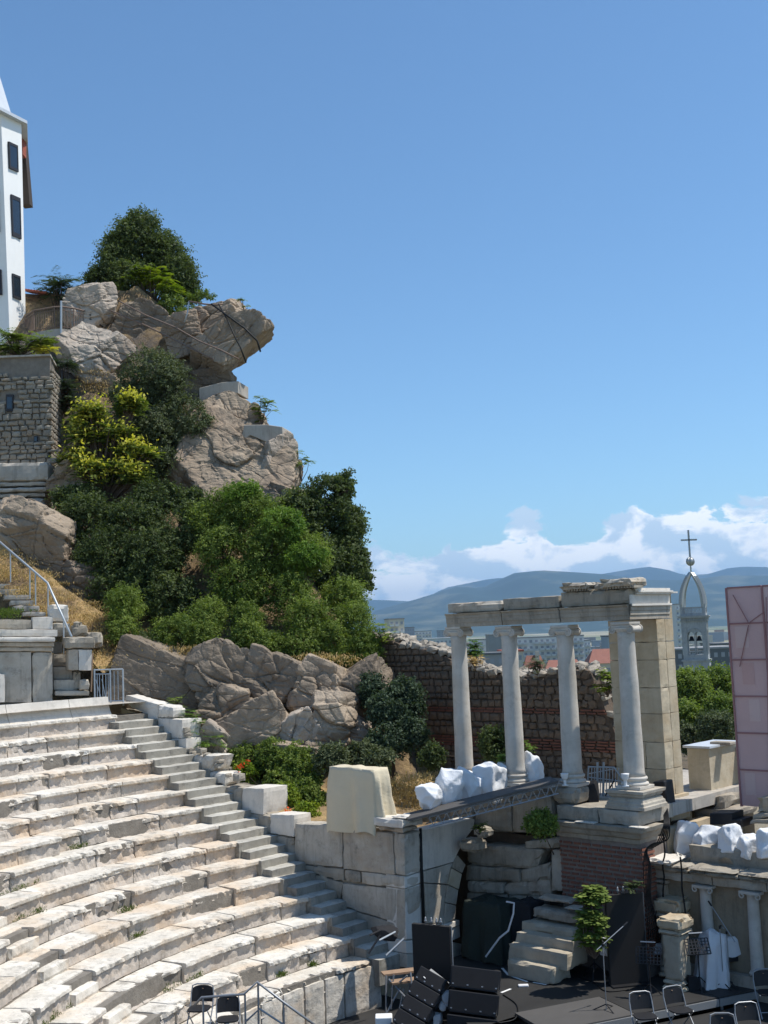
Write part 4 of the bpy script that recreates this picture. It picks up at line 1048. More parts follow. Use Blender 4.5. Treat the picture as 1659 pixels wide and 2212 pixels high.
for (x0, y0, x1, y1, Y) in ((385, 785, 455, 875, 35.4), (385, 877, 495, 965, 35.15), (387, 967, 527, 1060, 34.9), (388, 1062, 567, 1140, 34.65), (400, 1142, 650, 1180, 34.4)):
    fblk(x0, y0, x1, y1, Y, Y + .05, .9, 'wall_marble', t, 'step', .4)
t = thing('carved_block_stack', 'stack of grey marble blocks with a bright topped slab beside the gate', 'stone stack', PY(175, 1460, 34.6))
fblk(495, 842, 572, 995, 34.3, 34.3, .9, 'wall_marble', t, wr=.4); fblk(570, 842, 672, 997, 34.3, 34.4, .8, 'smooth_marble', t, wr=.3)
fblk(468, 752, 695, 836, 34.2, 34.3, 1.0, 'grey_marble', t, 'cap_slab', 1.6); fblk(536, 1000, 590, 1130, 34.6, 34.6, .6, 'grey_marble', t, wr=1.4); fblk(575, 1060, 652, 1140, 34.4, 34.4, .6, 'wall_marble', t, wr=1.6)
fblk(385, 650, 512, 752, 35.2, 35.2, .8, 'grey_marble', t, wr=1.2); fblk(355, 516, 500, 645, 35.5, 35.5, .8, 'smooth_marble', t, wr=1.4)
for x0, y0, x1, y1 in ((520, 665, 640, 750), (630, 715, 750, 830), (540, 640, 600, 700)):
    fblk(x0, y0, x1, y1, 35.2, 35.3, .6, 'grey_marble', t, 'rubble_stone', 2.2)
zlow = PZ(*za(800, 1225), 6.9)
t = thing('metal_gate', 'galvanized barrier gate with upright bars at the top of the side stair', 'gate', PY(236, 1525, 34.3))
YG = 34.2
def gp(x, y, Y=YG): return PY(*za(x, y), Y)
for x in (686, 800, 892): part('post', MB().tube([gp(x, 985), gp(x + 4, 1250)], .028, 8), MAT['galvanized'], t)
for y in (992, 1222): part('rail', MB().tube([gp(686, y), gp(892, y - 6)], .022, 8), MAT['galvanized'], t)
part('rail', MB().tube([gp(686, 1022), gp(800, 1020)], .016, 8), MAT['galvanized'], t)
for x in (705, 722, 745, 768, 785, 828, 856): part('bar', MB().tube([gp(x, 1000 if x > 800 else 1025), gp(x + 3, 1222)], .013, 6), MAT['galvanized'], t)
part('brace', MB().tube([gp(695, 1060), gp(740, 1215)], .013, 6), MAT['galvanized'], t); part('brace', MB().tube([gp(740, 1060), gp(770, 1210)], .013, 6), MAT['galvanized'], t)
solo('wooden_post', MB().tube([gp(672, 868, 34.25), gp(662, 1150, 34.25)], .022, 6), MAT['wood_plank'], 'thin wooden stake left of the metal gate', 'stake')
t = thing('handrail', 'pale metal handrail bending down beside the upper steps', 'handrail', gp(258, 520, 36))
hp = [(-40, 30, 37.4), (240, 270, 36.4), (345, 360, 36.0), (520, 752, 34.4)]
part('rail', MB().tube([gp(x, y, Y) for x, y, Y in hp], .035, 10), MAT['galvanized'], t, smooth=True)
for x, y0, y1, Y in ((75, 135, 355, 37.0), (216, 252, 475, 36.5), (257, 290, 520, 36.3), (348, 365, 602, 36.0), (462, 630, 875, 34.9)):
    part('post', MB().tube([gp(x, y0, Y), gp(x + 2, y1, Y)], .022, 8), MAT['galvanized'], t)

# ------------------------------------------------------------------ floors
ORC = .3; STG = 1.0
mb = MB(); n = 20
for i in range(n + 1):
    for j in range(n + 1): p = W(-14 + 30 * i / n, -14 + 19.6 * j / n, ORC - .02); mb.v.append(tuple(p))
for i in range(n):
    for j in range(n): q = i * (n + 1) + j; mb.f.append((q, q + n + 1, q + n + 2, q + 1))
struct('orchestra_floor', mb, MAT['stage_floor'], fix=False)
FL, FR_ = PZ(*zs(430, 1160), STG), PZ(*zs(1659, 912), STG)
fd = FR_ - FL; fd[2] = 0; fd /= np.linalg.norm(fd)
Fa, Fb = FL - fd * 1.9, FL + fd * 10
dn = np.array([-fd[1], fd[0], 0])
# back part of the stage floor and the front decks
mb = MB(); mb.prism([PZ(1020, 2225, STG), Fa + dn * 1.2, Fb + dn * 1.2, W(6, 5.5, STG), W(-9.0, 5.2, STG), W(-9.0, 2.6, STG)], (0, 0, -.68)); struct('stage_floor', mb, MAT['stage_floor'])
t = thing('front_platform', 'black stage decks with an aluminium front edge', 'platform', Fa + np.array([0, 0, -.7]))
for i in range(6):
    a, b = Fa + fd * (2.0 * i + .01), Fa + fd * (2.0 * i + 1.99)
    P = [a, b, b + dn * 1.25, a + dn * 1.25]
    part('deck', MB().prism([p + np.array([0, 0, .05]) for p in P], (0, 0, -.06)), MAT['stage_panel_light'] if i == 0 else MAT['stage_floor'], t)
    part('edge_rail', MB().hexa([a + [0, 0, -.12] - dn * .03, b + [0, 0, -.12] - dn * .03, b + [0, 0, -.12], a + [0, 0, -.12], a + [0, 0, .02] - dn * .03, b + [0, 0, .02] - dn * .03, b + [0, 0, .02], a + [0, 0, .02]]), MAT['grey_metal'], t)
    part('leg', MB().tube([a + fd * .1 + dn * .05 + [0, 0, -.1], a + fd * .1 + dn * .05 + [0, 0, -.7]], .03, 6), MAT['grey_metal'], t)
mb = MB(); mb.prism([Fa - dn * .02, Fb - dn * .02, Fb - dn * 3.4, Fa - dn * 3.4], (0, 0, -.5)); mb.v = [(x, y, z - .2) for x, y, z in mb.v]; solo('lower_platform', mb, MAT['stage_floor'], 'lower black platform in front of the stage edge carrying the folding chairs', 'platform')
# lighter marking tapes on the floor
for q, lab in (([z4(115, 1345), z4(150, 1385), z4(262, 1425)], 'white tape line bent across the stage floor by the stone steps'), ([z4(295, 1428), z4(372, 1442)], 'short white tape strip on the stage floor'), ([z4(110, 1488), z4(165, 1466)], 'small white tape strip beside the right speaker stack')):
    P = [PZ(x, y, STG + .006) for x, y in q]; mb = MB()
    for i in range(len(P) - 1):
        d = P[i + 1] - P[i]; d /= np.linalg.norm(d); s_ = np.array([-d[1], d[0], 0]) * .03; mb.add([P[i] - s_, P[i + 1] - s_, P[i + 1] + s_, P[i] + s_], [(0, 1, 2, 3)])
    solo('floor_tape', mb, MAT['white_tape'], lab, 'tape', fix=False)
solo('dust_sheet', rock(PZ(*z4(238, 1447), STG + .05), (.14, .1, .05), 5, name='x')[0] if False else MB().box(PZ(*z4(238, 1447), STG + .02), .22, .12, .04), MAT['white_sheet'], 'small white cloth lying on the stage floor between the tapes', 'cloth', bevel=.015)

# ------------------------------------------------------------------ stone steps on the stage
t = thing('stone_steps', 'short flight of heavy sandstone steps at the back of the stage', 'stairs', W(-7.3, 3.7, STG))
for (x0, y0, x1, y1, b, dp, m) in ((145, 1312, 408, 1384, 3.55, .7, 'step_stone'), (150, 1222, 492, 1342, 3.78, .8, 'step_stone'), (190, 1152, 528, 1244, 4.02, .7, 'step_stone'), (228, 1088, 528, 1164, 4.26, .7, 'step_stone'), (288, 1008, 575, 1084, 4.46, .5, 'grey_marble'), (320, 930, 508, 975, 4.62, .4, 'wall_marble'), (470, 992, 590, 1020, 4.40, .4, 'wall_marble')):
    b -= .38
    bl = PB(*z4(x0, y1 - 22), b); br = PB(*z4(x1, y1), b); tr = PB(*z4(x1, y0 + 20), b); tl = PB(*z4(x0, y0), b)
    bl[2] = br[2] = (bl[2] + br[2]) / 2; tl[2] = tr[2] = (tl[2] + tr[2]) / 2
    if y0 > 1300: bl[2] = br[2] = STG + .003
    block3(bl, br, tr, tl, N3 * dp, 'step', MAT[m], t, .010, .014, .035, .07)

# ------------------------------------------------------------------ draped covers
def drape(name, quad, z0, z1, mat, label, cat, seed=0, fold=.06, nf=9, bulge=.0, topn=.03, group=None, sag=None, ribs=64, skew=(0, 0)):
    """cloth over a box: quad = 4 plan corners (world), hanging from z1 to z0 with folds"""
    quad = [np.array(q, float) for q in quad]; cen = sum(quad) / 4; V = []; F = []; rows = 16; per = []
    for i in range(4):
        for j in range(ribs // 4): u = j / (ribs // 4); per.append(quad[i] * (1 - u) + quad[(i + 1) % 4] * u)
    m = len(per)
    for k in range(rows + 1):
        v = k / rows
        for j, p in enumerate(per):
            d = p - cen; d[2] = 0; L_ = np.linalg.norm(d); d /= L_
            phase = j / m * nf * 2 * math.pi + 1.5 * nz((j * .2, seed, 0), 1)
            out = fold * v ** 1.3 * (math.sin(phase) + .5 * math.sin(phase * 1.7 + seed)) + bulge * v - .04 * (1 - min(1, v * 6))
            low = z0 + (sag(j / m) if sag else 0) + .04 * math.sin(phase)
            z = z1 - (z1 - low) * v
            q = np.array([p[0], p[1], 0]) + d * out + np.array([skew[0], skew[1], 0]) * v; w_ = np.array([q[0], q[1], z])
            w_ = w_ + d * .03 * fbm(w_, 2.2, seed); w_[2] += .02 * fbm(w_, 2, seed + 3) * (1 - v); V.append(w_)
    for k in range(rows):
        for j in range(m): F.append((k * m + j, k * m + (j + 1) % m, (k + 1) * m + (j + 1) % m, (k + 1) * m + j))
    rings = 5; base = 0
    prev = list(range(m))
    for r in range(1, rings):
        f_ = 1 - r / rings; k = len(V)
        for j, p in enumerate(per):
            q = cen + (p - cen) * f_; w_ = np.array([q[0], q[1], z1]); w_[2] += topn * (1.5 * fbm(w_, 1.8, seed) + .6 * (1 - f_)); V.append(w_)
        cur = list(range(k, k + m))
        for j in range(m): F.append((prev[j], prev[(j + 1) % m], cur[(j + 1) % m], cur[j]))
        prev = cur
    V.append(np.array([cen[0], cen[1], z1 + topn])); k = len(V) - 1
    for j in range(m): F.append((prev[j], prev[(j + 1) % m], k))
    return solo(name, (V, F), MAT[mat], label, cat, group, smooth=True)
tz = PB(*z3(640, 175), 2.3)[2]; bz = PB(*z3(700, 585), 2.1)[2]
cA, cB_ = ab(PB(*z3(595, 200), 2.15))[0], ab(PB(*z3(868, 200), 2.15))[0]
drape('cream_tarpaulin', [W(cA, 2.12, 0), W(cB_, 2.12, 0), W(cB_ + .02, 2.62, 0), W(cA + .02, 2.62, 0)], bz, tz, 'cream_tarp', 'large cream tarpaulin draped over equipment on the parapet wall', 'tarpaulin', 3, .12, 7, .08, .04, sag=lambda u: .10 * math.sin(u * 9) + (.35 if u > .25 else 0))
cA, cB_ = ab(PB(*z3(1420, 1000), 3.9))[0], ab(PB(*z3(1600, 1000), 3.9))[0]
drape('green_tarpaulin', [W(cA, 3.75, 0), W(cB_ + .15, 3.75, 0), W(cB_ + .15, 4.6, 0), W(cA, 4.6, 0)], STG + .02, PB(*z3(1500, 985), 3.8)[2], 'green_tarp', 'dark green tarpaulin covering equipment under the broken arch', 'tarpaulin', 9, .07, 7, .10, .12)
drape('dark_tarpaulin', [W(cB_ + .2, 4.1, 0), W(cB_ + .75, 4.1, 0), W(cB_ + .75, 4.7, 0), W(cB_ + .2, 4.7, 0)], STG + .02, PB(*z4(200, 960), 4.2)[2], 'black_cloth', 'smaller black cloth cover leaning beside the green tarpaulin', 'cover', 4, .06, 6, .10, .12)
P = [PB(*z4(140, 960), 3.70), PB(*z4(185, 968), 3.70), PB(*z4(180, 1030), 3.66), PB(*z4(150, 1130), 3.6), PB(*z4(100, 1170), 3.55), PB(*z4(20, 1280), 3.5)]
solo('white_strap', MB().tube(P, .022, 5), MAT['white_sheet'], 'pale strap hanging over the green tarpaulin', 'strap')

# ------------------------------------------------------------------ white bagged lights
def bag(x0, y0, x1, y1, Y, seed, label, grp):
    c = PY((x0 + x1) / 2, (y0 + y1) / 2, Y); s_ = Y / FOC; o = rock((c[0], c[1], c[2]), ((x1 - x0) / 2 * s_ * 1.0, (x1 - x0) / 2 * s_ * .9, (y1 - y0) / 2 * s_ * 1.06), seed, 7, 'white_bag', ru.uniform(0, 1.5), 'bagged_light', label, None, 5, .008, ru.uniform(-.15, .15), grp, .58, crk=.0, crease=.05)
    o['category'] = 'bag'; 
    for p in o.data.polygons: p.use_smooth = True
    return o
gB = 'white bagged lights on the truss'
for i, (q, Y, lab) in enumerate([((903, 1694, 954, 1748), 27.6, 'small grey looking white bag at the left end of the truss'), ((943, 1664, 996, 1740), 27.9, 'tall white bag next to the small one on the truss'), ((990, 1668, 1040, 1736), 28.3, 'squat creased white bag in front of the first column'),
    ((1029, 1650, 1086, 1726), 28.5, 'large upright white bag between the first two columns'), ((1080, 1655, 1130, 1706), 28.9, 'low white bag in front of the second column'), ((1123, 1632, 1172, 1702), 29.0, 'tallest white bag at the right end of the truss')]): bag(*q, Y, 31 + i * 3, lab, gB)
gB2 = 'white bagged lights on the stage wall'
for i, (q, lab) in enumerate([((zr(915, 675), zr(1112, 940)), 'leftmost white bag on the low stage wall, leaning right'), ((zr(1080, 728), zr(1270, 966)), 'round white bag second on the low stage wall'), ((zr(1258, 712), zr(1440, 922)), 'white bag with a torn side in the middle of the low stage wall'),
    ((zr(1428, 786), zr(1592, 962)), 'pointed white bag fourth on the low stage wall'), ((zr(1560, 738), zr(1740, 955)), 'white bag cut off by the right picture edge')]):
    bag(q[0][0], q[0][1], q[1][0], q[1][1], 26.7 - i * .45, 71 + i * 5, lab, gB2)

# ------------------------------------------------------------------ truss bridge
def truss(A, B, h, wdt, name, label, nbay, side, parent=None, r=.018):
    t_ = thing(name, label, 'truss', A); L_ = B - A; up = np.array([0, 0, -h]); s_ = side * wdt
    for off in (0 * up, up, s_, s_ + up): part('chord', MB().tube([A + off, B + off], r, 6), MAT['grey_metal'], t_)
    for i in range(nbay):
        p, q = A + L_ * i / nbay, A + L_ * (i + .5) / nbay; r_ = A + L_ * (i + 1) / nbay
        for off in (0, s_):
            part('strut', MB().tube([p + off, q + off + up], r * .6, 5), MAT['grey_metal'], t_); part('strut', MB().tube([q + off + up, r_ + off], r * .6, 5), MAT['grey_metal'], t_)
    return t_
TA_ = PB(*z3(1190, 478), 2.45); TB_ = PB(*z4(440, 275), 4.75)
sd = -np.cross(TB_ - TA_, [0, 0, 1.]); sd[2] = 0; sd /= np.linalg.norm(sd)
truss(TA_, TB_, .22, .5, 'truss_bridge', 'aluminium lattice truss spanning from the pier to the podium', 15, sd)
dz = np.array([0, 0, .03])
d_ = (TB_ - TA_); A0 = TA_ - d_ * .16
P = [A0 - sd * .05 + dz, TB_ - sd * .05 + dz, TB_ + sd * .75 + dz, A0 + sd * .75 + dz]
solo('bridge_deck', MB().prism(P, (0, 0, .05)), MAT['stage_panel_light'], 'dark deck boards lying on the truss under the white bags', 'platform')

# ------------------------------------------------------------------ wing wall with small columns
BW = 5.35
t = thing('wing_wall', 'low ornate stage wall with small ionic half columns and a broken cornice', 'wall', W(-2.5, BW, STG))
aW0 = ab(PB(*z4(1000, 900), BW))[0]; aW1 = aW0 + 6.0
zAb = PB(*z4(1010, 825), BW)[2]; zAt = PB(*z4(1010, 770), BW)[2]; zCt = PB(*z4(1010, 712), BW)[2]
sblock(aW0 + .05, aW1, BW + .12, BW + .7, STG - .6, zAb, 'panel', 'niche_stone', t, amp=.006, rn=.01, chip=0, res=.5)
x = aW0
for i in range(4):
    x1 = x + ru.uniform(1.1, 1.7); sblock(x + .005, x1, BW - .03, BW + .5, zAb + .003, zAt, 'architrave_block', 'wall_marble', t, amp=.008, rn=.015, chip=.03, res=.1)
    x = x1
x = aW0 - .1
for i in range(5):
    x1 = x + ru.uniform(.9, 1.5); 
    sblock(x + .01, x1, BW - .16, BW + .5, zAt + .003, zAt + .11, 'cornice_block', 'grey_marble', t, amp=.02, rn=.03, chip=.10, res=.07)
    sblock(x + .01, x1 - .02, BW - .24, BW + .5, zAt + .112, zCt - .05 + ru.uniform(-.03, .02), 'cornice_block', 'grey_marble', t, amp=.03, rn=.03, chip=.16, res=.07)
    x = x1
sblock(aW0 - .22, aW0 + .62, BW - .32, BW + .45, zCt - .045, zCt + .07, 'cornice_fragment', 'smooth_marble', t, amp=.02, rn=.04, chip=.16, res=.07)
sblock(aW0 + .7, aW1, BW + .35, BW + .9, zCt - .1, zCt + .32, 'upper_course', 'grey_marble', t, amp=.015, rn=.02, chip=.05, res=.2)
def halfcol(a, r, z0, z1, nm='half_column'):
    prof = [(r * 1.25, 0), (r * 1.3, .04), (r * 1.15, .07), (r * 1.02, .1), (r, .14)] + [(r * (1 - .12 * u), .14 + (z1 - z0 - .24) * u) for u in (.3, .6, .9, 1)] + [(r * 1.05, z1 - z0 - .08), (r * 1.1, z1 - z0 - .05)]
    c = part(nm, MB().lathe(prof, W(a, BW + .04, z0), 20), MAT['column_marble'], t, smooth=True)
    for s_ in (-1, 1):
        pts = [W(a + s_ * r * 1.25 + r * .55 * (1 - q / 16) * math.sin(q * .55) * s_, BW - .10, z1 - .09 + r * .55 * (1 - q / 16) * math.cos(q * .55)) for q in range(14)]
        part('volute', MB().tube(pts, .016, 5), MAT['column_marble'], c)
    part('abacus', MB().hexa([W(a + x_, BW + y_, z1 + q) for q in (-.055, -.002) for x_, y_ in ((-r * 1.7, -.12), (r * 1.7, -.12), (r * 1.7, .1), (-r * 1.7, .1))]), MAT['column_marble'], c)
for px in (1297, 1570, 1850):
    a = ab(PB(*z4(px, 1000), BW))[0]; halfcol(a, .135, STG + .3, zAb - .005)
sblock(aW0 + .02, aW0 + .30, BW - .02, BW + .2, STG - .2, zAb - .1, 'pilaster', 'wall_marble', t, amp=.006, res=.2); sblock(aW0 - .02, aW0 + .34, BW - .06, BW + .2, zAb - .1, zAb - .005, 'pilaster_capital', 'wall_marble', t, amp=.01)
sblock(aW0 + .05, aW1, BW - .12, BW + .12, STG - .2, STG + .3, 'base_course', 'grey_marble', t, amp=.015, res=.2)
# stage front of the platform behind it
mb = MB(); mb.hexa([W(a, b, z) for z in (1.0, 3.02) for a, b in ((-3.9, 6.1), (6, 6.1), (6, 12), (-3.9, 12))]); struct('back_terrace', mb, MAT['mortar'])
# ------------------------------------------------------------------ things on the upper level at right
t = thing('white_capped_wall', 'tan rendered wall blocks with pale metal capping beyond the pillar', 'wall', W(-3.5, 8.2, 3))
bX = 8.6
def PBx(x, y): return PB(*zr(x, y), bX)
p0, p1 = PBx(1043, 560), PBx(1222, 575); zt0, zt1 = PBx(1043, 92)[2], PBx(1200, 100)[2]
zlo = min(p0[2], p1[2]) - .8
def mass(a0, a1, b0, b1, z0, z1, nm, mat, taper=0): 
    sblock(a0, a1, b0, b1, z0, z1, nm, mat, t, amp=.008, rn=.012, chip=.01, res=.3)
aa0, aa1 = ab(p0)[0], ab(p1)[0]
mass(aa0, aa1, bX, bX + 1.5, zlo, zt0, 'block', 'pale_sandstone')
sblock(aa0 - .05, aa1 + .08, bX - .1, bX + 1.5, zt0 + .01, zt0 + .07, 'capping', 'zinc', t, amp=.004, rn=.004, chip=0, res=.3)
pr0, pr1 = PB(*zr(1325, 560), 10.2), PB(*zr(1440, 560), 10.2); ztr = PB(*zr(1380, 100), 10.2)[2]
mass(aa1 + .02, ab(pr1)[0] + .4, 10.1, 11, zlo, ztr, 'block', 'pale_sandstone'); sblock(aa1, ab(pr1)[0] + .5, 10.0, 11, ztr + .01, ztr + .08, 'capping', 'zinc', t, amp=.004, rn=.004, chip=0, res=.4)
A_1 = PA(*zr(1252, 145), aa1 + .02); A_2 = PA(*zr(1308, 135), aa1 + .02); A_3 = PA(*zr(1275, 460), aa1 + .02)
sb = solo('small_wall_stone', MB().box(PB(*zr(1300, 52), 9.2), .55, .3, .08, E3, N3), MAT['grey_marble'], 'flat stone lying on the pale capping by the pink screen', 'stone', bevel=.02)
fblkb = lambda b, x0, y0, x1, y1, dp, mat, nm='stone_block', wr=.5: blockpx(b, (zr(x0, y1), zr(x1, y1), zr(x1, y0), zr(x0, y0)), dp, nm, MAT[mat], t, amp=.01 + .015 * wr, rnd_=.02, chip=.05 * wr, res=.15)
fblkb(8.3, 1225, 470, 1320, 575, .8, 'grey_marble', wr=1.5); fblkb(8.2, 1070, 575, 1430, 640, 1.0, 'grey_marble', wr=.6); fblkb(8.0, 1070, 645, 1170, 745, 1.0, 'grey_marble', wr=.6)
t = thing('carved_stone', 'carved grey marble fragment on a stepped base below the pink screen', 'stone', PB(*zr(1590, 700), 6.9))
fblkb(6.9, 1510, 655, 1720, 700, .8, 'grey_marble', 'base', .8); fblkb(7.0, 1535, 610, 1720, 655, .7, 'grey_marble', 'base', .8); fblkb(7.1, 1560, 480, 1720, 608, .6, 'wall_marble', 'fragment', 2.6)
for q, lab in (((1195, 608, 1370, 700), 'long black case standing behind the low stage wall'), ((1355, 660, 1445, 725), 'shorter black case next to the long one')):
    P = [PB(*zr(x, y), 6.7) for x, y in ((q[0], q[3]), (q[2], q[3]), (q[2], q[1]), (q[0], q[1]))]; solo('black_case', MB().prism(P, N3 * .6), MAT['black_plastic'], lab, 'case', 'black cases behind the stage wall', bevel=.02)
# pink screen
t = thing('pink_screen', 'tall screen of faded pink panels in a dark frame', 'screen', PB(1620, 1740, 7.9))
BPk = 7.9
X0, X1 = ab(PB(1584, 1500, BPk))[0], ab(PB(1662, 1500, BPk))[0]; z_top = PB(1575, 1270, BPk)[2]; z_bot = PB(1600, 1742, BPk)[2]; nzp = 6; pw = X1 - X0; ph = (z_top - z_bot) / nzp
mats_ = ['pink_screen', 'pink_screen', 'pink_screen_faded', 'pink_screen', 'pink_screen_red']
for i in range(2):
    for j in range(nzp):
        a0 = X0 + i * pw + .02; a1 = X0 + (i + 1) * pw - .02; zz0 = z_bot + j * ph + .02; zz1 = zz0 + ph - .04
        part('panel', MB().hexa([W(a, b, z) for z in (zz0, zz1) for a, b in ((a0, BPk + .02), (a1, BPk + .02), (a1, BPk + .06), (a0, BPk + .06))]), MAT[mats_[(i * 2 + j) % 5] if (i + j) % 3 == 0 else 'pink_screen'], t)
        part('frame_bar', MB().hexa([W(a, b, z) for z in (zz1, zz1 + .04) for a, b in ((a0, BPk), (a1, BPk), (a1, BPk + .07), (a0, BPk + .07))]), MAT['frame_red'], t)
        if (i * 5 + j * 3) % 4 < 3:          # lighter patches of replaced cloth
            u0 = ru.uniform(.1, .5); u1 = u0 + ru.uniform(.2, .4)
            part('patch', MB().hexa([W(a0 + (a1 - a0) * u, b, z) for z in (zz0 + ph * .3, zz1 - .05) for u, b in ((u0, BPk + .012), (u1, BPk + .012), (u1, BPk + .019), (u0, BPk + .019))]), MAT['pink_screen_faded' if ru.random() < .5 else 'pink_screen_red'], t)
for i in range(3):
    a = X0 + i * pw; part('frame_post', MB().hexa([W(a + q, b, z) for z in (z_bot, z_top) for q, b in ((-.02, BPk - .01), (.02, BPk - .01), (.02, BPk + .08), (-.02, BPk + .08))]), MAT['frame_red'], t)
for q in (((1583, 1285), (1617, 1346)), ((1617, 1346), (1650, 1322)), ((1617, 1350), (1598, 1440)), ((1655, 1290), (1662, 1700))):
    part('stay_wire', MB().tube([PB(*q[0], BPk - .015), PB(*q[1], BPk - .015)], .012, 5), MAT['frame_red'], t)

# ------------------------------------------------------------------ podium furniture
t = thing('barrier_fence', 'pale galvanized barrier fence standing behind the columns', 'fence', PB(*zr(360, 490), 6.6))
BFn = 6.6
def fp(x, y, b=BFn): return PB(*zr(x, y), b)
part('top_rail', MB().tube([fp(235, 240), fp(440, 245), fp(500, 330)], .02, 6), MAT['galvanized'], t); part('top_rail', MB().tube([fp(235, 295, 6.9), fp(500, 245, 6.9)], .015, 6), MAT['galvanized'], t)
part('middle_rail', MB().tube([fp(235, 322), fp(500, 355)], .014, 6), MAT['galvanized'], t)
part('frame', MB().tube([fp(238, 235), fp(220, 480)], .022, 6), MAT['galvanized'], t)
for i, x in enumerate((262, 285, 308, 332, 356, 380, 404, 428, 452, 476)):
    part('bar', MB().tube([fp(x, 205 if i in (2, 4) else 248), fp(x - 4, 482)], .013 if i not in (2, 4) else .03, 6), MAT['galvanized'], t)
part('brace', MB().tube([fp(450, 330), fp(370, 470)], .018, 6), MAT['black_metal'], t)
solo('red_plank', MB().hexa([fp(300, 495), fp(462, 495), fp(462, 495) + N3 * .3, fp(300, 495) + N3 * .3, fp(300, 478), fp(462, 478), fp(462, 478) + N3 * .3, fp(300, 478) + N3 * .3]), MAT['red_plank'], 'reddish plank on the floor in front of the barrier fence', 'plank')
for i, (x, y, b, lab) in enumerate(((48, 340, CB - .33, 'small white floodlight on the pedestal of the third column'), (528, 345, CB - .42, 'small white floodlight on the pedestal of the rightmost column'))):
    p = PB(*zr(x, y), b); t = thing('floodlight', lab, 'light', p - np.array([0, 0, .1]), 'white floodlights on the pedestals')
    part('head', MB().lathe([(.055, 0), (.07, .03), (.09, .12), (.095, .14)], p, 14), MAT['white_paint'], t, smooth=True); part('stem', MB().tube([p, p - np.array([0, 0, .12])], .035, 8), MAT['white_paint'], t); part('foot', MB().box(p - np.array([0, 0, .13]), .14, .1, .02), MAT['white_paint'], t)
def softbox(x0, y0, x1, y1, b, mat, name, label, cat, dp=.3, seed=1):
    c = PB(*zr((x0 + x1) / 2, (y0 + y1) / 2), b); s_ = c[1] / FOC * .27249
    o = rock(c, ((x1 - x0) / 2 * s_ * 1.15, dp, (y1 - y0) / 2 * s_ * 1.15), seed, 12, mat, 0, name, label, None, 4, .015, 0, None, .62, crk=0); o['category'] = cat; return o
softbox(222, 360, 308, 570, 5.6, 'black_cloth', 'black_backpack', 'black backpack standing between the two column pedestals', 'backpack', .2, 3)
P = [PB(*zr(x, y), 6.2) for x, y in ((760, 555), (862, 555), (835, 352), (742, 358))]; P[1][2] = P[0][2]
solo('black_speaker', MB().prism(P, N3 * .4), MAT['black_plastic'], 'black loudspeaker standing between the corner column and the pillar', 'speaker', bevel=.03)
# cables
def wire(pts, b, r, label, sag=None):
    P = [PB(x, y, b_) for (x, y), b_ in zip(pts, b if hasattr(b, '__len__') else [b] * len(pts))]
    # smooth
    Q = []
    for i in range(len(P) - 1):
        for k in range(5):
            u = k / 5; p0 = P[max(i - 1, 0)]; p1 = P[i]; p2 = P[i + 1]; p3 = P[min(i + 2, len(P) - 1)]
            Q.append(.5 * ((2 * p1) + (-p0 + p2) * u + (2 * p0 - 5 * p1 + 4 * p2 - p3) * u * u + (-p0 + 3 * p1 - 3 * p2 + p3) * u ** 3))
    Q.append(P[-1]); return solo('cable', MB().tube(Q, r, 6), MAT['cable_black'], label, 'cable', 'black cables beside the podium', smooth=True)
for i in range(6):
    o = i * 7
    wire([z4(1075 - o * .6, 420 + o), z4(1088 - o, 520), z4(1075 - o * 2, 600 + o), z4(985 - o, 625 + o), z4(942 + o * .8, 680 + o), z4(938 + o * 1.2, 800), z4(945 + o, 930), z4(960 + o * 1.5, 1050), z4(965 + o * 2, 1180)], [5.2, 4.7, 4.9, 4.7, 4.66, 4.66, 4.66, 4.66, 4.7], .013, ('leftmost', 'second from the left', 'third from the left', 'third from the right', 'second from the right', 'rightmost')[i] + ' black cable of the bundle at the podium corner')
wire([z4(1050, 560), z4(1060, 680), z4(1048, 740), z4(1056, 820), z4(1050, 900), z4(1052, 950)], [4.9, 4.98, 5.1, 5.2, 5.2, 5.2], .018, 'wavy black cable on the left pilaster of the stage wall')
wire([z4(1150, 700), z4(1158, 780), z4(1160, 880), z4(1172, 960), z4(1182, 1060), z4(1188, 1180), z4(1195, 1300)], 5.08, .02, 'long black cable hanging down the stage wall')

for q, lab in (([zs(245, 1010), zs(300, 1060), zs(280, 1110), zs(215, 1125)], 'thin black cable curling from the microphone stand base'), ([z4(560, 1400), z4(650, 1430), z4(720, 1480), z4(850, 1470)], 'black cable lying across the stage floor by the stool'), ([z4(120, 1500), z4(200, 1560), z4(190, 1640), z4(90, 1665)], 'black cable snaking over the floor left of the front deck'), ([zs(700, 900), zs(720, 960), zs(690, 1010), zs(780, 1040)], 'black cable on the floor behind the folding chairs')):
    P = [PZ(x, y, STG + .07 if i == 9 else STG + .015) for i, (x, y) in enumerate(q)]
    Q = []
    for i in range(len(P) - 1):
        for k in range(6):
            u = k / 6; p0 = P[max(i - 1, 0)]; p3 = P[min(i + 2, len(P) - 1)]
            Q.append(.5 * ((2 * P[i]) + (-p0 + P[i + 1]) * u + (2 * p0 - 5 * P[i] + 4 * P[i + 1] - p3) * u * u + (-p0 + 3 * P[i] - 3 * P[i + 1] + p3) * u ** 3))
    Q.append(P[-1]); solo('floor_cable', MB().tube(Q, .013, 5), MAT['cable_black'], lab, 'cable', 'cables on the stage floor', smooth=True)
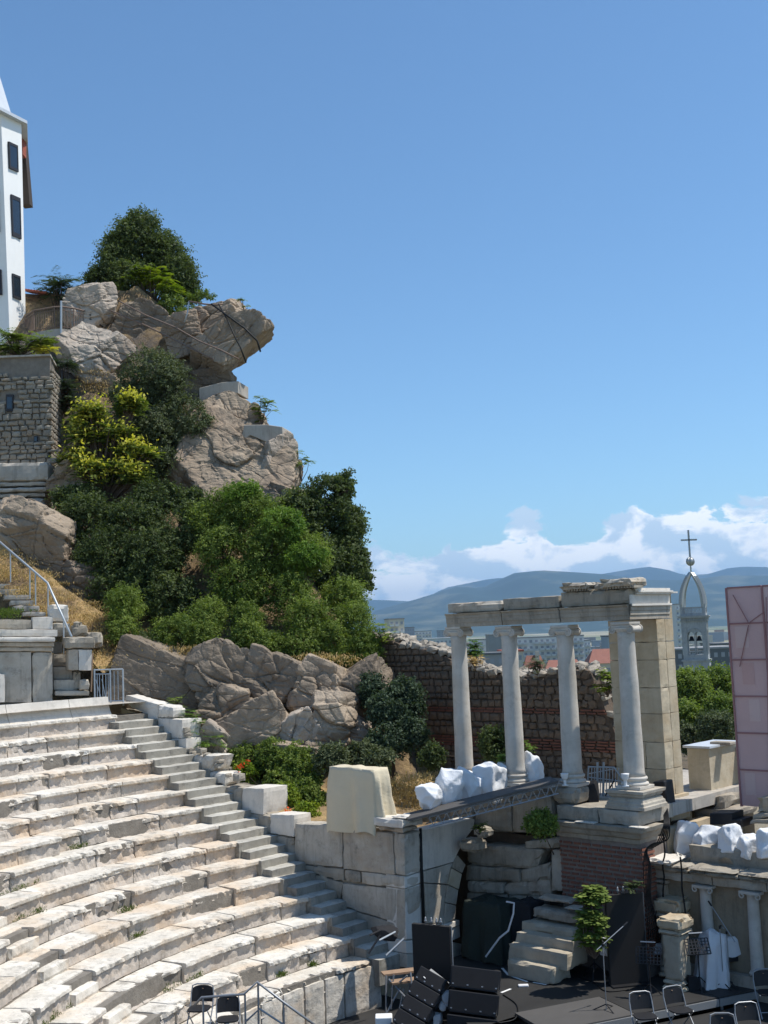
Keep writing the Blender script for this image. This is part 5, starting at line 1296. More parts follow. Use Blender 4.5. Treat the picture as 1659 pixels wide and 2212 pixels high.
# ------------------------------------------------------------------ altars
def altar(x0, x1, capy0, capy1, boty, b, label, die=True):
    c0 = PB(*zs(x0, capy1), b); c1_ = PB(*zs(x1, capy1), b); wd = np.linalg.norm(c1_ - c0) * .88
    a = (ab(c0)[0] + ab(c1_)[0]) / 2; hwd = wd * .5 * .78; z1 = PB(*zs((x0 + x1) / 2, capy0), b)[2]; zc_ = PB(*zs((x0 + x1) / 2, capy1), b)[2]
    t = thing('altar', label, 'altar', W(a, b, STG))
    def rb(h0, z0_, z1_, nm, m, amp, chip, rn=.03): sblock(a - h0, a + h0, b - h0 + hwd, b + h0 + hwd, z0_, z1_, nm, m, t, amp=amp, rn=rn, chip=chip, res=.06)
    rb(hwd * 1.02, zc_ + .01, z1, 'top', 'pale_sandstone', .035, .16, .05); 
    rb(hwd * .92, zc_ - .09, zc_ + .005, 'cap_moulding', 'step_stone', .01, .03)
    zb = STG + .01
    rb(hwd * .74, zb + .22, zc_ - .095, 'shaft', 'step_stone', .012, .03, .02)
    rb(hwd * .86, zb + .11, zb + .215, 'base_moulding', 'step_stone', .01, .04); rb(hwd * .98, zb, zb + .105, 'base', 'pale_sandstone', .01, .05)
    return t
altar(575, 905, 105, 235, 800, 4.95, 'rear weathered altar stone with a rough broken top')
altar(605, 920, 270, 385, 790, 4.2, 'front weathered stone altar with moulded cap on the stage')

# ------------------------------------------------------------------ tall black panels
def panel(bl, br, tr, tl, zf, label):
    P0 = PZ(*bl, zf); P1 = PZ(*br, zf); zt_ = None
    d = P1 - P0; n_ = np.array([-d[1], d[0], 0]); n_ /= np.linalg.norm(n_)
    q = ray(*tl); tt = P0[1] / q[1]; top0 = (CAMP + q * tt)[2]; q = ray(*tr); tt = P1[1] / q[1]; top1 = (CAMP + q * tt)[2]; zt_ = (top0 + top1) / 2
    t = thing('display_screen', label, 'panel', P0, 'tall black panels on the stage')
    A = [P0, P1, P1 + n_ * .10, P0 + n_ * .10]
    part('screen', MB().hexa(A + [np.array([p[0], p[1], zt_]) for p in A]), MAT['screen_panel'], t, bevel=.008)
    part('side_frame', MB().tube([P1 + n_ * .05 + d / np.linalg.norm(d) * .015, np.array([P1[0], P1[1], zt_]) + n_ * .05 + d / np.linalg.norm(d) * .015], .016, 6), MAT['grey_metal'], t)
    for u in (.35, .5, .64, .75):
        p = P0 + d * u + n_ * .05; p[2] = zt_; part('shackle', MB().lathe([(.018, 0), (.014, .04), (.03, .055), (.03, .08), (.016, .1), (.02, .13), (.004, .15)], p, 10), MAT['grey_metal'], t, smooth=True)
    part('floor_foot', MB().hexa([P0 + [0, 0, .003] - n_ * .15, P1 + [0, 0, .003] - n_ * .15, P1 + [0, 0, .003] + n_ * .35, P0 + [0, 0, .003] + n_ * .35] + [P0 + [0, 0, .03] - n_ * .15, P1 + [0, 0, .03] - n_ * .15, P1 + [0, 0, .03] + n_ * .35, P0 + [0, 0, .03] + n_ * .35]), MAT['black_metal'], t)
    return t
panel(zs(242, 885), zs(580, 850), zs(545, 62), zs(195, 28), STG, 'right tall black panel standing in front of the fig bush')
panel(z3(1108, 1660), z3(1336, 1690), z3(1320, 1134), z3(1086, 1108), .75, 'left tall black panel standing in front of the marble pier')

# ------------------------------------------------------------------ loudspeaker arrays
def array(cx, cy, Y, n, wdt, h, dp, yaw, tilt, label, dtilt=.0, top=None):
    c = PY(cx, cy, Y); t = thing('speaker_stack', label, 'loudspeakers', c - np.array([0, 0, n * h / 2]), 'stacked black loudspeakers')
    Rz = np.array(Matrix.Rotation(yaw, 3, 'Z')); pos_ = c.copy()
    for i in range(n):
        Rt = Rz @ np.array(Matrix.Rotation(tilt + dtilt * i, 3, 'X')) @ np.array(Matrix.Rotation(top or 0, 3, 'Y'))
        P = []
        for z_, s1 in ((-h * .48, .92), (h * .48, 1.0)):
            for x_, y_ in ((-wdt / 2, -dp / 2), (wdt / 2, -dp / 2), (wdt / 2 * .8, dp / 2), (-wdt / 2 * .8, dp / 2)): P.append(pos_ + Rt @ np.array([x_ * s1, y_, z_]))
        o = part('cabinet', MB().hexa(P), MAT['black_plastic'], t, bevel=.012)
        for sg in (-.5, -.16, .18, .5):
            f0 = pos_ + Rt @ np.array([sg * wdt * .85, -dp / 2 - .004, -h * .30]); part('handle', MB().box(f0, .035, .012, .022, Rt @ np.array([1., 0, 0]), Rt @ np.array([0, 1., 0])), MAT['grey_metal'], o)
        Pg = [pos_ + Rt @ np.array([x_ * wdt * .46, -dp / 2 - .006, z_]) for x_, z_ in ((-1, -h * .40), (1, -h * .40), (1, h * .40), (-1, h * .40))]
        part('grille', MB().add(Pg, [(0, 1, 2, 3)]), MAT['black_cloth'], o, fix=False)
        for sx in (-1, 1):
            f0 = pos_ + Rt @ np.array([sx * wdt * .485, -dp * .2, 0]); part('side_rigging', MB().box(f0, .02, dp * .5, h * .8, Rt @ np.array([1., 0, 0]), Rt @ np.array([0, 1., 0])), MAT['black_metal'], o)
        pos_ = pos_ - Rt @ np.array([0, 0, h])
    return t
t = array(*z3(1215, 1462), 24.2, 5, .62, .30, .55, -.25, -.5, 'left tilted stack of black loudspeakers with a grey top plate', .0, .45)
array(*z3(1468, 1440), 24.0, 4, 1.0, .42, .6, -.12, -.28, 'right wide stack of black loudspeakers beside the stage', .10, .12)
# grey plate on the left stack
P = [PY(*z3(x, y), Y) for x, y, Y in ((1155, 1425, 24.0), (1275, 1518, 23.9), (1322, 1470, 24.3), (1202, 1376, 24.4))]
solo('speaker_top_plate', MB().prism(P, (0, 0, -.03)), MAT['grey_metal'], 'grey metal plate on top of the left speaker stack', 'plate', bevel=.01)
for i, (x, y, s_) in enumerate(((1290, 1545, .09), (1270, 1600, .08), (1240, 1680, .1), (1300, 1580, .07))):
    o = rock(PY(*z3(x, y), 24.0), (s_, s_, s_ * 1.3), i + 3, 8, 'white_bag', 0, 'white_cloth_bundle', 'small crumpled %s between the speaker stacks' % ('white plastic cover', 'white rag below the plastic cover', 'white bag lowest of the four', 'grey white rag')[i], None, 3, .01, 0, None, .5, crk=0); o['category'] = 'cloth'
# ------------------------------------------------------------------ metal treads between seats and stage
t = thing('portable_steps', 'metal portable steps with wooden treads between the seats and the panel', 'steps', PY(*z3(1000, 1500), 25))
for (x, y, Y) in ((1010, 1398, 25.4), (1060, 1448, 25.2)):
    c = PY(*z3(x, y), Y); part('tread', MB().box(c, .72, .26, .04, [.96, .28, 0], [-.28, .96, 0]), MAT['wood_plank'], t)
for (x0, y0, x1, y1) in ((980, 1415, 965, 1620), (1080, 1400, 1090, 1500), (950, 1440, 1060, 1560), (1020, 1490, 940, 1640), (935, 1420, 935, 1640), (965, 1500, 1060, 1420), (1040, 1500, 1010, 1640)):
    part('frame_tube', MB().tube([PY(*z3(x0, y0), 25.1), PY(*z3(x1, y1), 25.0)], .02, 6), MAT['grey_metal'], t)
t = thing('folded_stands', 'folded black and grey stand tubes leaning at the foot of the pier', 'stand', PY(*z3(930, 1280), 26.2))
for (x0, y0, x1, y1, m) in ((895, 1210, 990, 1160, 'galvanized'), (935, 1300, 1040, 1200, 'galvanized'), (830, 1290, 900, 1180, 'black_metal'), (840, 1180, 900, 1150, 'black_metal')):
    part('tube', MB().tube([PY(*z3(x0, y0), 26.0), PY(*z3(x1, y1), 26.2)], .022, 6), MAT[m], t)
o = rock(PY(*z3(930, 1165), 26.4), (.30, .2, .15), 4, 10, 'black_cloth', 0, 'black_bag', 'black bag lying on the lowest steps of the side stair', None, 4, .02, .3, None, .5, crk=0); o['category'] = 'bag'
solo('utility_box', MB().box(PY(*z3(922, 1690), 24.0), .34, .28, .22), MAT['white_paint'], 'small white box on the floor below the orchestra wall', 'box', bevel=.02)

# ------------------------------------------------------------------ chairs, stands, instruments
def folding_chair(back_px, zfloor, yaw, label, grp='black folding chairs in front of the stage', hb=.80):
    c = PZ(*back_px, zfloor + hb); c[2] = zfloor; t = thing('folding_chair', label, 'chair', c, grp)
    Rz = np.array(Matrix.Rotation(yaw, 3, 'Z')); T = lambda x, y, z: c + Rz @ np.array([x, y, z])
    # back at y=0 leaning; seat towards -y (the viewer's side)
    mb = MB(); n = 8; V = []; F = []
    for i in range(n + 1):
        x = -.21 + .42 * i / n; bow = .03 * (1 - (2 * i / n - 1) ** 2); top = .80 - .05 * abs(2 * i / n - 1) ** 3
        for z in (.52, .60, .70, top):
            V.append(T(x, .02 + bow - (z - .8) * -.18, z)); V.append(T(x, .045 + bow - (z - .8) * -.18, z))
    for i in range(n):
        for k in range(3):
            a = i * 8 + k * 2; F += [(a, a + 8, a + 10, a + 2), (a + 1, a + 3, a + 11, a + 9)]
        a = i * 8; F += [(a, a + 1, a + 9, a + 8), (a + 6, a + 14, a + 15, a + 7)]
    part('backrest', (V, F), MAT['black_plastic'], t, smooth=False)
    part('back_frame', MB().tube([T(-.22, -.08, .44), T(-.22, .0, .66), T(-.20, .03, .80), T(-.12, .05, .825), T(.12, .05, .825), T(.20, .03, .80), T(.22, .0, .66), T(.22, -.08, .44)], .013, 8), MAT['grey_metal'], t)
    V = []; n = 18
    for z in (.44, .465):
        for i in range(n): a = 2 * math.pi * i / n; V.append(T(.205 * math.copysign(abs(math.cos(a)) ** .6, math.cos(a)), -.22 + .20 * math.copysign(abs(math.sin(a)) ** .6, math.sin(a)), z))
    F = [tuple(range(n))[::-1], tuple(range(n, 2 * n))] + [(i, (i + 1) % n, n + (i + 1) % n, n + i) for i in range(n)]
    part('seat', (V, F), MAT['black_plastic'], t)
    for s_ in (-1, 1):
        part('leg', MB().tube([T(s_ * .22, -.08, .44), T(s_ * .22, -.42, .01)], .013, 6), MAT['grey_metal'], t)
        part('leg', MB().tube([T(s_ * .20, -.34, .44), T(s_ * .20, .10, .01)], .013, 6), MAT['grey_metal'], t)
    part('cross_bar', MB().tube([T(-.22, -.34, .11), T(.22, -.34, .11)], .010, 6), MAT['grey_metal'], t)
    part('badge', MB().lathe([(.014, 0), (.014, .012)], T(0, .035, .74), 10), MAT['wood_plank'], t)
    return t
for q, yw, lab in ((zs(505, 945), .12, 'black folding chair nearest the front edge, left of the others'), (zs(800, 895), .35, 'black folding chair second from the left, turned to the right'), (zs(1620, 742), .0, 'black folding chair cut by the right picture edge, highest of them'),
                (zs(1460, 1042), .1, 'black folding chair low at the right, in front of the cut one'), (zs(1245, 1142), -.1, 'black folding chair of which only the top shows at the bottom edge')):
    folding_chair(q, .8, yw, lab)
def tripod(mb, c, r, h, rr=.011, rot=0.):
    for k in range(3):
        a = rot + k * 2.094; mb.tube([c + np.array([0, 0, h]), c + np.array([math.cos(a) * r, math.sin(a) * r, .015])], rr, 5)
def music_stand(base_px, desk_px, label, zf=STG, yaw=.0, tilt=.5, lamp=True):
    b = PZ(*base_px, zf); d = PY(*desk_px, b[1]); t = thing('music_stand', label, 'music stand', b, 'black music stands on the stage')
    m = MB(); tripod(m, b, .30, .32, .012, .4); part('tripod', m, MAT['black_metal'], t)
    part('pole', MB().tube([b + [0, 0, .3], np.array([b[0], b[1], d[2]])], .014, 8), MAT['black_metal'], t)
    Rz = np.array(Matrix.Rotation(yaw, 3, 'Z')) @ np.array(Matrix.Rotation(-tilt, 3, 'X')); o = np.array([b[0], b[1], d[2]])
    wd, hg = .50, .32; m = MB(); X = Rz @ np.array([1., 0, 0]); Y_ = Rz @ np.array([0, 1., 0]); Z_ = Rz @ np.array([0, 0, 1.])
    for i in range(8): m.box(o + X * (-wd / 2 + wd * i / 7), .022, .008, hg, X, Y_)
    for j in range(6): m.box(o + Z_ * (-hg / 2 + hg * j / 5) + Y_ * .002, wd, .007, .018, X, Y_)
    part('desk', m, MAT['black_metal'], t); part('shelf', MB().box(o - Z_ * hg / 2 - Y_ * .03, wd, .06, .008, X, Y_), MAT['black_metal'], t)
    if lamp:
        l = part('lamp', MB().box(o + Z_ * (hg / 2 + .10) - Y_ * .05, .30, .03, .022, X, Y_), MAT['grey_metal'], t); part('lamp_neck', MB().tube([o + Z_ * hg / 2, o + Z_ * (hg / 2 + .07) + Y_ * .02, o + Z_ * (hg / 2 + .10) - Y_ * .04], .007, 5), MAT['black_metal'], l)
    return t
music_stand(zs(1050, 935), zs(1035, 520), 'black music stand between the altar and the white covered keyboard', yaw=.1)
music_stand(zs(1475, 850), zs(1465, 368), 'black music stand tilted right, behind the covered keyboard', yaw=-.25)
music_stand(zs(605, 1000), zs(628, 600), 'black music stand beside the right black panel', yaw=-.35, tilt=.3)
def mic_stand(base_px, head_px, p0, p1, label, zf=STG):
    b = PZ(*base_px, zf); h = PY(*head_px, b[1]); t = thing('microphone_stand', label, 'microphone stand', b, 'microphone stands on the stage')
    m = MB(); tripod(m, b, .34, .16, .012, .9); part('tripod', m, MAT['black_metal'], t); part('pole', MB().tube([b + [0, 0, .05], np.array([b[0], b[1], h[2]])], .011, 8), MAT['grey_metal'], t)
    a, c = PY(*p0, b[1] - .05), PY(*p1, b[1] + .25); part('boom', MB().tube([a, c], .010, 6), MAT['grey_metal'], t)
    part('microphone', MB().tube([c, c + (c - a) / np.linalg.norm(c - a) * .12], .02, 8), MAT['black_metal'], t); part('clutch', MB().lathe([(.02, 0), (.024, .03), (.02, .06)], np.array([b[0], b[1], h[2] - .03]), 10), MAT['black_metal'], t)
mic_stand(zs(203, 1115), zs(180, 505), zs(115, 550), zs(355, 335), 'microphone stand with a raised boom in front of the right black panel')
mic_stand(zs(1320, 905), zs(1300, 395), zs(1362, 480), zs(1150, 155), 'microphone stand with a long boom reaching up to the stage wall')
mic_stand(zs(1262, 915), zs(1268, 345), zs(1262, 360), zs(1240, 340), 'short microphone stand beside the covered keyboard')
# black stool left of the right panel
b = PZ(*zs(100, 815), STG); t = thing('drum_stool', 'black round stool with crossed legs left of the right black panel', 'stool', b)
zt_ = PY(*zs(100, 470), b[1])[2]
part('seat', MB().lathe([(.02, -.06), (.20, -.05), (.235, -.01), (.235, .04), (.20, .07), (.02, .075)], (b[0], b[1], zt_), 22), MAT['black_plastic'], t, smooth=True)
m = MB(); tripod(m, b, .34, .35, .016, .2); part('tripod', m, MAT['black_metal'], t); part('pole', MB().tube([b + [0, 0, .25], (b[0], b[1], zt_ - .05)], .02, 8), MAT['black_metal'], t)
o = rock(PZ(*zs(205, 520), 1.75), (.16, .12, .22), 6, 9, 'white_sheet', 0, 'white_cloth_cover', 'white cloth hanging just left of the right black panel', None, 4, .015, 0, None, .5, crk=0); o['category'] = 'cloth'
o = rock(PY(*zs(615, 530), 26.2), (.28, .15, .12), 9, 9, 'white_sheet', 0, 'white_cloth_cover', 'white cloth heap between the right black panel and the altar', None, 4, .015, 0, None, .5, crk=0); o['category'] = 'cloth'
# covered keyboard
kb = PZ(*zs(1290, 880), STG); kz = PY(*zs(1250, 445), kb[1])[2]
def kp(x, y, z): return np.array([x, y, z])
k0 = PY(*zs(1100, 450), kb[1] + .1); k1 = PY(*zs(1500, 450), kb[1] + .35)
kd = k1 - k0; kd[2] = 0; kl = np.linalg.norm(kd); kd /= kl; kn = np.array([-kd[1], kd[0], 0])
c0 = np.array([k0[0], k0[1], 0])
drape('white_dust_sheet', [c0 - kn * .22, c0 + kd * kl - kn * .22, c0 + kd * kl + kn * .25, c0 + kn * .25], kz - .36, kz, 'white_sheet', 'white sheet covering a keyboard on the stage', 'dust sheet', 5, .03, 7, .02, .06)
drape('hanging_white_sheet', [c0 - kd * .10 - kn * .3, c0 + kd * .32 - kn * .3, c0 + kd * .30 + kn * .2, c0 - kd * .06 + kn * .2], STG + .02, kz + .09, 'white_sheet', 'end of the white sheet hanging to the floor over the stand', 'dust sheet', 8, .06, 6, .10, .1, skew=(-.12, -.05))
t = thing('keyboard', 'black keyboard with crossed legs under the white sheet', 'keyboard', kb)
part('body', MB().box(c0 + kd * kl * .6 + np.array([0, 0, kz - .42]), kl * .8, .4, .16, kd, kn), MAT['black_plastic'], t, bevel=.02)
for s_ in (-1, 1):
    part('leg', MB().tube([c0 + kd * (kl * (.6 - s_ * .3)) + kn * .1 + [0, 0, kz - .45], c0 + kd * (kl * (.6 + s_ * .3)) + kn * .1 + [0, 0, STG + .02]], .02, 6), MAT['black_metal'], t)
# marimba at the right edge
m0 = PY(*zs(1500, 500), kb[1] + .25); md = kd
t = thing('marimba', 'marimba with hanging resonator tubes at the right edge, half covered in white', 'marimba', np.array([m0[0] + .7, m0[1], STG]))
for i in range(16):
    p = m0 + md * (.08 + i * .085); part('resonator', MB().tube([p + [0, 0, -.02], p + [0, 0, -.55 + i * .012]], .03, 8), MAT['black_metal'], t)
    part('bar', MB().box(p + np.array([0, 0, .02]), .07, .40, .025, md, kn), MAT['wood_plank'], t)
part('rail', MB().tube([m0 - kn * .2, m0 + md * 1.5 - kn * .2], .02, 6), MAT['grey_metal'], t); part('rail', MB().tube([m0 + kn * .2, m0 + md * 1.5 + kn * .2], .02, 6), MAT['grey_metal'], t)
for u in (.05, 1.4): part('leg', MB().tube([m0 + md * u, m0 + md * u + [0, 0, -(m0[2] - STG)]], .02, 6), MAT['black_metal'], t)
drape('marimba_sheet', [np.array([*(m0 - md * .05 - kn * .24)[:2], 0]), np.array([*(m0 + md * 1.5 - kn * .24)[:2], 0]), np.array([*(m0 + md * 1.5 + kn * .26)[:2], 0]), np.array([*(m0 - md * .05 + kn * .26)[:2], 0])], m0[2] - .02, m0[2] + .10, 'white_sheet', 'white sheet lying over the marimba at the right edge', 'dust sheet', 2, .02, 5, .02, .05)
# black lumps and boxes behind
o = rock(PZ(*zs(985, 860), STG + .14), (.14, .14, .18), 12, 9, 'black_cloth', 0, 'black_bag', 'small black bag at the foot of the hanging white sheet', None, 4, .01, 0, None, .5, crk=0); o['category'] = 'bag'

# ------------------------------------------------------------------ lower left: chairs and handrail at the lowest seats
zb = lambda a, b: (384 + a * .26455, 2057.3 + b * .26455)
folding_chair(zb(200, 265), zk(14) - .1, -.15, 'black chair standing on the lowest marble row, left of its twin', 'black chairs on the marble seats', .82)
folding_chair(zb(408, 352), zk(14) - .35, .12, 'black chair behind the grey handrail, right of its twin', 'black chairs on the marble seats', .82)
t = thing('entrance_handrail', 'grey metal handrail rising and falling at the bottom edge', 'handrail', PY(*zb(650, 600), 20.6))
YR = 20.8
rp_ = [(140, 430), (195, 368), (540, 342), (648, 242), (860, 405), (1130, 600)]
part('rail', MB().tube([PY(*zb(x, y), YR) for x, y in rp_], .022, 8), MAT['grey_metal'], t, smooth=True)
for x, y0, y1 in ((205, 370, 640), (548, 345, 640), (655, 250, 640), (862, 410, 640)): part('post', MB().tube([PY(*zb(x, y0), YR), PY(*zb(x + 6, y1), YR)], .018, 8), MAT['grey_metal'], t)
part('lower_rail', MB().tube([PY(*zb(560, 560), YR), PY(*zb(668, 462), YR), PY(*zb(880, 600), YR)], .018, 8), MAT['grey_metal'], t)
HAZE = 4.2e-5
# ------------------------------------------------------------------ ruined rubble wall behind the colonnade
rb = random.Random(55)
RB = 9.0
t = thing('ruined_wall', 'ruined rubble wall with red brick bands behind the columns', 'wall', W(-12, RB, 4))
topx = [(800, 1372), (850, 1378), (880, 1392), (930, 1398), (965, 1412), (985, 1425), (1030, 1440), (1100, 1452), (1180, 1452), (1230, 1438), (1275, 1445), (1290, 1480), (1305, 1520), (1322, 1560), (1335, 1600), (1340, 1640), (1345, 1720)]
def topz(a):
    return float(np.interp(a, TA, TZ))
TP = [PB(x, y, RB) for x, y in topx]; TA = [ab(p)[0] for p in TP]; TZ = [p[2] for p in TP]
zb = 3.6
poly = [W(TA[0] - 1, RB + .02, zb)] + [W(TA[0] - 1, RB + .02, TZ[0] - .1)] + [W(a, RB + .02, z - .12) for a, z in zip(TA, TZ)] + [W(TA[-1], RB + .02, zb)]
mb = MB(); mb.prism(poly, N3 * .9); part('mortar_core', mb, MAT['mortar'], t)
def stone_mesh(seed, mat):
    r_ = random.Random(seed); P = [np.array(p, float) for p in ((-.5, -.5, -.5), (.5, -.5, -.5), (.5, .5, -.5), (-.5, .5, -.5), (-.5, -.5, .5), (.5, -.5, .5), (.5, .5, .5), (-.5, .5, .5))]
    P = [p + np.array([r_.uniform(-.10, .10), 0, r_.uniform(-.12, .12)]) for p in P]
    V, F = hexgrid(P, 3, 2, 3, .07, .13, seed, 1.6); return mesh_of('stone_mesh', V, F, MAT[mat])
SM = [stone_mesh(i * 3.7, 'rubble_stone') for i in range(7)]
SC = [stone_mesh(i * 5.1 + 2, 'capping_stone') for i in range(5)]
bands = [(PB(1150, 1530, RB)[2], .09), (PB(1150, 1604, RB)[2], .15)]
z = zb + .25; cnt = 0; restV = MB(); restB = MB(); nb_ = 0
while z < max(TZ):
    hr = rb.uniform(.12, .26)
    inband = [q for q in bands if z < q[0] + q[1] and z + hr > q[0] - q[1]]
    if inband:
        for kk in range(2 if inband[0][1] < .1 else 4):
            a = TA[0] - .6
            while a < TA[-1]:
                l = rb.uniform(.28, .42)
                if z + .04 < topz(a + l / 2) - .12:
                    if a > -10.8 and nb_ < 130:
                        inst('brick', rb.choice(BM), t, W(a + l / 2, RB + .02 + rb.uniform(-.015, .01), z + .03), (0, 0, rotE), (l - .03, .12, .048)); nb_ += 1
                    else:
                        restB.hexa([W(a + x, RB + y, z + q) for q in (.005, .055) for x, y in ((0, -.02), (l - .03, -.02), (l - .03, .1), (0, .1))])
                a += l
            z += .078
        bands.remove(inband[0]); continue
    a = TA[0] - .8 + rb.uniform(0, .2)
    while a < TA[-1]:
        l = rb.uniform(.16, .40)
        if z + hr < topz(a + l / 2) - .02 and z + hr > zb + .3:
            if a > -10.6 and cnt < 300:
                inst('stone', rb.choice(SM), t, W(a + l / 2, RB + .05 + rb.uniform(-.03, .02), z + hr / 2 + rb.uniform(-.015, .015)), (0, rb.uniform(-.3, .3), rotE), (l * rb.uniform(.86, 1.04), .20, hr * rb.uniform(.86, 1.12))); cnt += 1
            else:
                me = rb.choice(SM); co = np.array([v.co[:] for v in me.vertices]); k = len(restV.v)
                for c_ in co: restV.v.append(tuple(W(a + l / 2 + c_[0] * (l - .012), RB + .05 + c_[1] * .22, z + hr / 2 + c_[2] * (hr - .012))))
                restV.f += [tuple(k + i for i in p.vertices) for p in me.polygons]
        a += l
    z += hr
part('far_stones', restV, MAT['rubble_stone'], t, kind='stuff'); part('far_bricks', restB, MAT['red_brick'], t, kind='stuff')
for i in range(230):                         # pale loose stones bedded along the broken top
    a = rb.uniform(TA[0] - .3, TA[-1]); zt = topz(a); slope = (topz(a + .1) - topz(a - .1)) / .2
    s_ = rb.uniform(.12, .30)
    inst('capping_stone', rb.choice(SC), t, W(a, RB + rb.uniform(.0, .85), zt - .06 + rb.uniform(-.04, .05)), (rb.uniform(-.4, .4), rb.uniform(-.5, .5), rb.uniform(0, 3)), (s_ * 1.3, s_, s_ * .7))

# ------------------------------------------------------------------ plain, city and mountains
mb = MB(); n = 40
X = np.linspace(-15000, 25000, n + 1); Yv = np.concatenate([[-2000, 0], np.geomspace(60, 32000, n - 1)])
for y in Yv:
    for x in X: mb.v.append((x, y, -36))
for j in range(n):
    for i in range(n): q = j * (n + 1) + i; mb.f.append((q, q + 1, q + n + 2, q + n + 1))
def plainmat():
    m, tt, b, o = newmat('plain'); p = pos(tt)
    n1 = tex(tt, 'ShaderNodeTexNoise', .0011, pos(tt, (1, .35, 1)), Detail=8.0, Roughness=.6)
    c = MIX(tt, MR(tt, n1.outputs[0], .4, .6), (.09, .12, .05), (.33, .29, .19))
    n2 = tex(tt, 'ShaderNodeTexVoronoi', .004, p); c = MIX(tt, MR(tt, n2.outputs['Distance'], 0, 90), c, (.14, .17, .08))
    L(tt, c, b.inputs['Base Color']); b.inputs['Roughness'].default_value = 1
plainmat()
struct('city_plain', mb, MAT['plain'], fix=False)
def mtmat():
    m, tt, b, o = newmat('mountain_forest'); p = pos(tt)
    n1 = tex(tt, 'ShaderNodeTexNoise', .0012, p, Detail=10.0, Roughness=.65)
    c = MIX(tt, MR(tt, n1.outputs[0], .52, .66), (.022, .045, .028), (.11, .12, .075))
    L(tt, c, b.inputs['Base Color']); b.inputs['Roughness'].default_value = 1
mtmat()
def mountains(name, prof, Y, depth, seed, amp):
    """ridge line from survey points, falling to the plain towards the viewer"""
    R = [PY(x, y, Y) for x, y in prof]; XS = [p[0] for p in R]; ZS = [p[2] for p in R]
    nx, ny = 150, 26; V = []; F = []
    xs = np.linspace(min(XS), max(XS), nx)
    for j in range(ny + 1):
        v = j / ny
        for x in xs:
            z = np.interp(x, XS, ZS); fall = (1 - v) ** 1.25 if v < 1 else 0
            yy = Y - depth * v
            f = 1 - abs(noise.noise(Vector((x / 900, yy / 1500, seed)))) * 2; g = noise.noise(Vector((x / 330, yy / 420, seed + 4)))
            h = -36 + (z + 36) * fall + (amp * (f - .5) + amp * .3 * g) * math.sin(min(1, v * 3) * math.pi / 2) * (fall if v < .98 else 0)
            V.append((x, yy, h))
    for i in range(nx): V.append((xs[i], Y + depth, -36))
    for j in range(ny):
        for i in range(nx - 1): q = j * nx + i; F.append((q, q + nx, q + nx + 1, q + 1))
    k = (ny + 1) * nx
    for i in range(nx - 1): F.append((i, i + 1, k + i + 1, k + i))
    struct(name, (V, F), MAT['mountain_forest'], smooth=True, fix=False)
mountains('far_mountains', [(-900, 1330), (200, 1335), (780, 1295), (850, 1297), (905, 1300), (960, 1270), (1060, 1250), (1200, 1243), (1300, 1240), (1360, 1230), (1400, 1224), (1440, 1230), (1480, 1243), (1530, 1240), (1570, 1228), (1600, 1224), (1659, 1225), (1800, 1240), (2200, 1290)], 21000, 5000, 3.3, 120)
mountains('near_mountains', [(-900, 1420), (600, 1385), (760, 1350), (815, 1318), (880, 1300), (930, 1285), (990, 1266), (1040, 1271), (1110, 1238), (1170, 1232), (1240, 1236), (1300, 1240), (1350, 1246), (1420, 1254), (1500, 1252), (1560, 1243), (1659, 1243), (1800, 1260), (2300, 1330)], 15000, 5500, 9.1, 170)

def building(x0, x1, ytop, Y, depth, floors, bays, wallm, label, cat='building', roof=None, balc=True, turn=0.0, zb=-36., fh=3.0, group='apartment blocks in the distance', win=True, maxrows=9):
    a = PY(x0, ytop, Y); b = PY(x1, ytop, Y); zt = (a[2] + b[2]) / 2; Xc = (a[0] + b[0]) / 2; wd = b[0] - a[0]
    t = thing('apartment_block', label, cat, (Xc, Y, zb), group)
    ax = np.array([math.cos(turn), math.sin(turn), 0]); ay = np.array([-ax[1], ax[0], 0])
    c0 = np.array([Xc, Y + depth / 2, 0])
    mb = MB(); mb.box(c0 + np.array([0, 0, (zt + zb) / 2]), wd, depth, zt - zb, ax, ay); part('wall', mb, MAT[wallm], t)
    mb = MB(); mb.box(c0 + np.array([0, 0, zt + .25]), wd + .5, depth + .5, .5, ax, ay); part('roof_edge', mb, MAT[roof or 'city_grey'], t)
    if not win: return t
    nfl = min(maxrows, floors)
    wme = mesh_of('pane', [(-.5, 0, -.5), (.5, 0, -.5), (.5, 0, .5), (-.5, 0, .5)], [(0, 1, 2, 3)], MAT['city_window'])
    bme = None
    for f in range(nfl):
        zc_ = zt - 1.7 - f * fh
        for i in range(bays):
            u = (i + .5) / bays - .5; bw = wd / bays
            p = c0 + ax * u * wd - ay * (depth / 2 + .03) + np.array([0, 0, zc_])
            inst('window', wme, t, p, (0, 0, turn), (bw * .5, 1, 1.3))
        if balc:
            for i in range(bays):
                if (i * 7 + f * 3) % 5 == 4: continue
                u = (i + .5) / bays - .5; bw = wd / bays
                if bme is None:
                    m2 = MB(); m2.box((0, -.5, 0), 1, 1, 1); bme = mesh_of('balcony', m2.v, m2.f, MAT['city_white'])
                p = c0 + ax * u * wd - ay * (depth / 2) + np.array([0, 0, zc_ - 1.0])
                inst('balcony', bme, t, p, (0, 0, turn), (bw * .8, 1.3, 1.0))
    return t
simple('city_white', (.54, .54, .52), .8, sc=.2, var=.1, bmp=0); simple('city_grey', (.26, .26, .26), .85, sc=.2, var=.2, bmp=0)
simple('city_cream', (.52, .47, .38), .8, sc=.2, var=.15, bmp=0); simple('city_dark', (.12, .125, .13), .85, sc=.2, var=.2, bmp=0)
simple('city_bluegrey', (.30, .33, .36), .8, sc=.2, bmp=0); simple('city_window', (.28, .29, .31), .25, sc=.2, bmp=0)
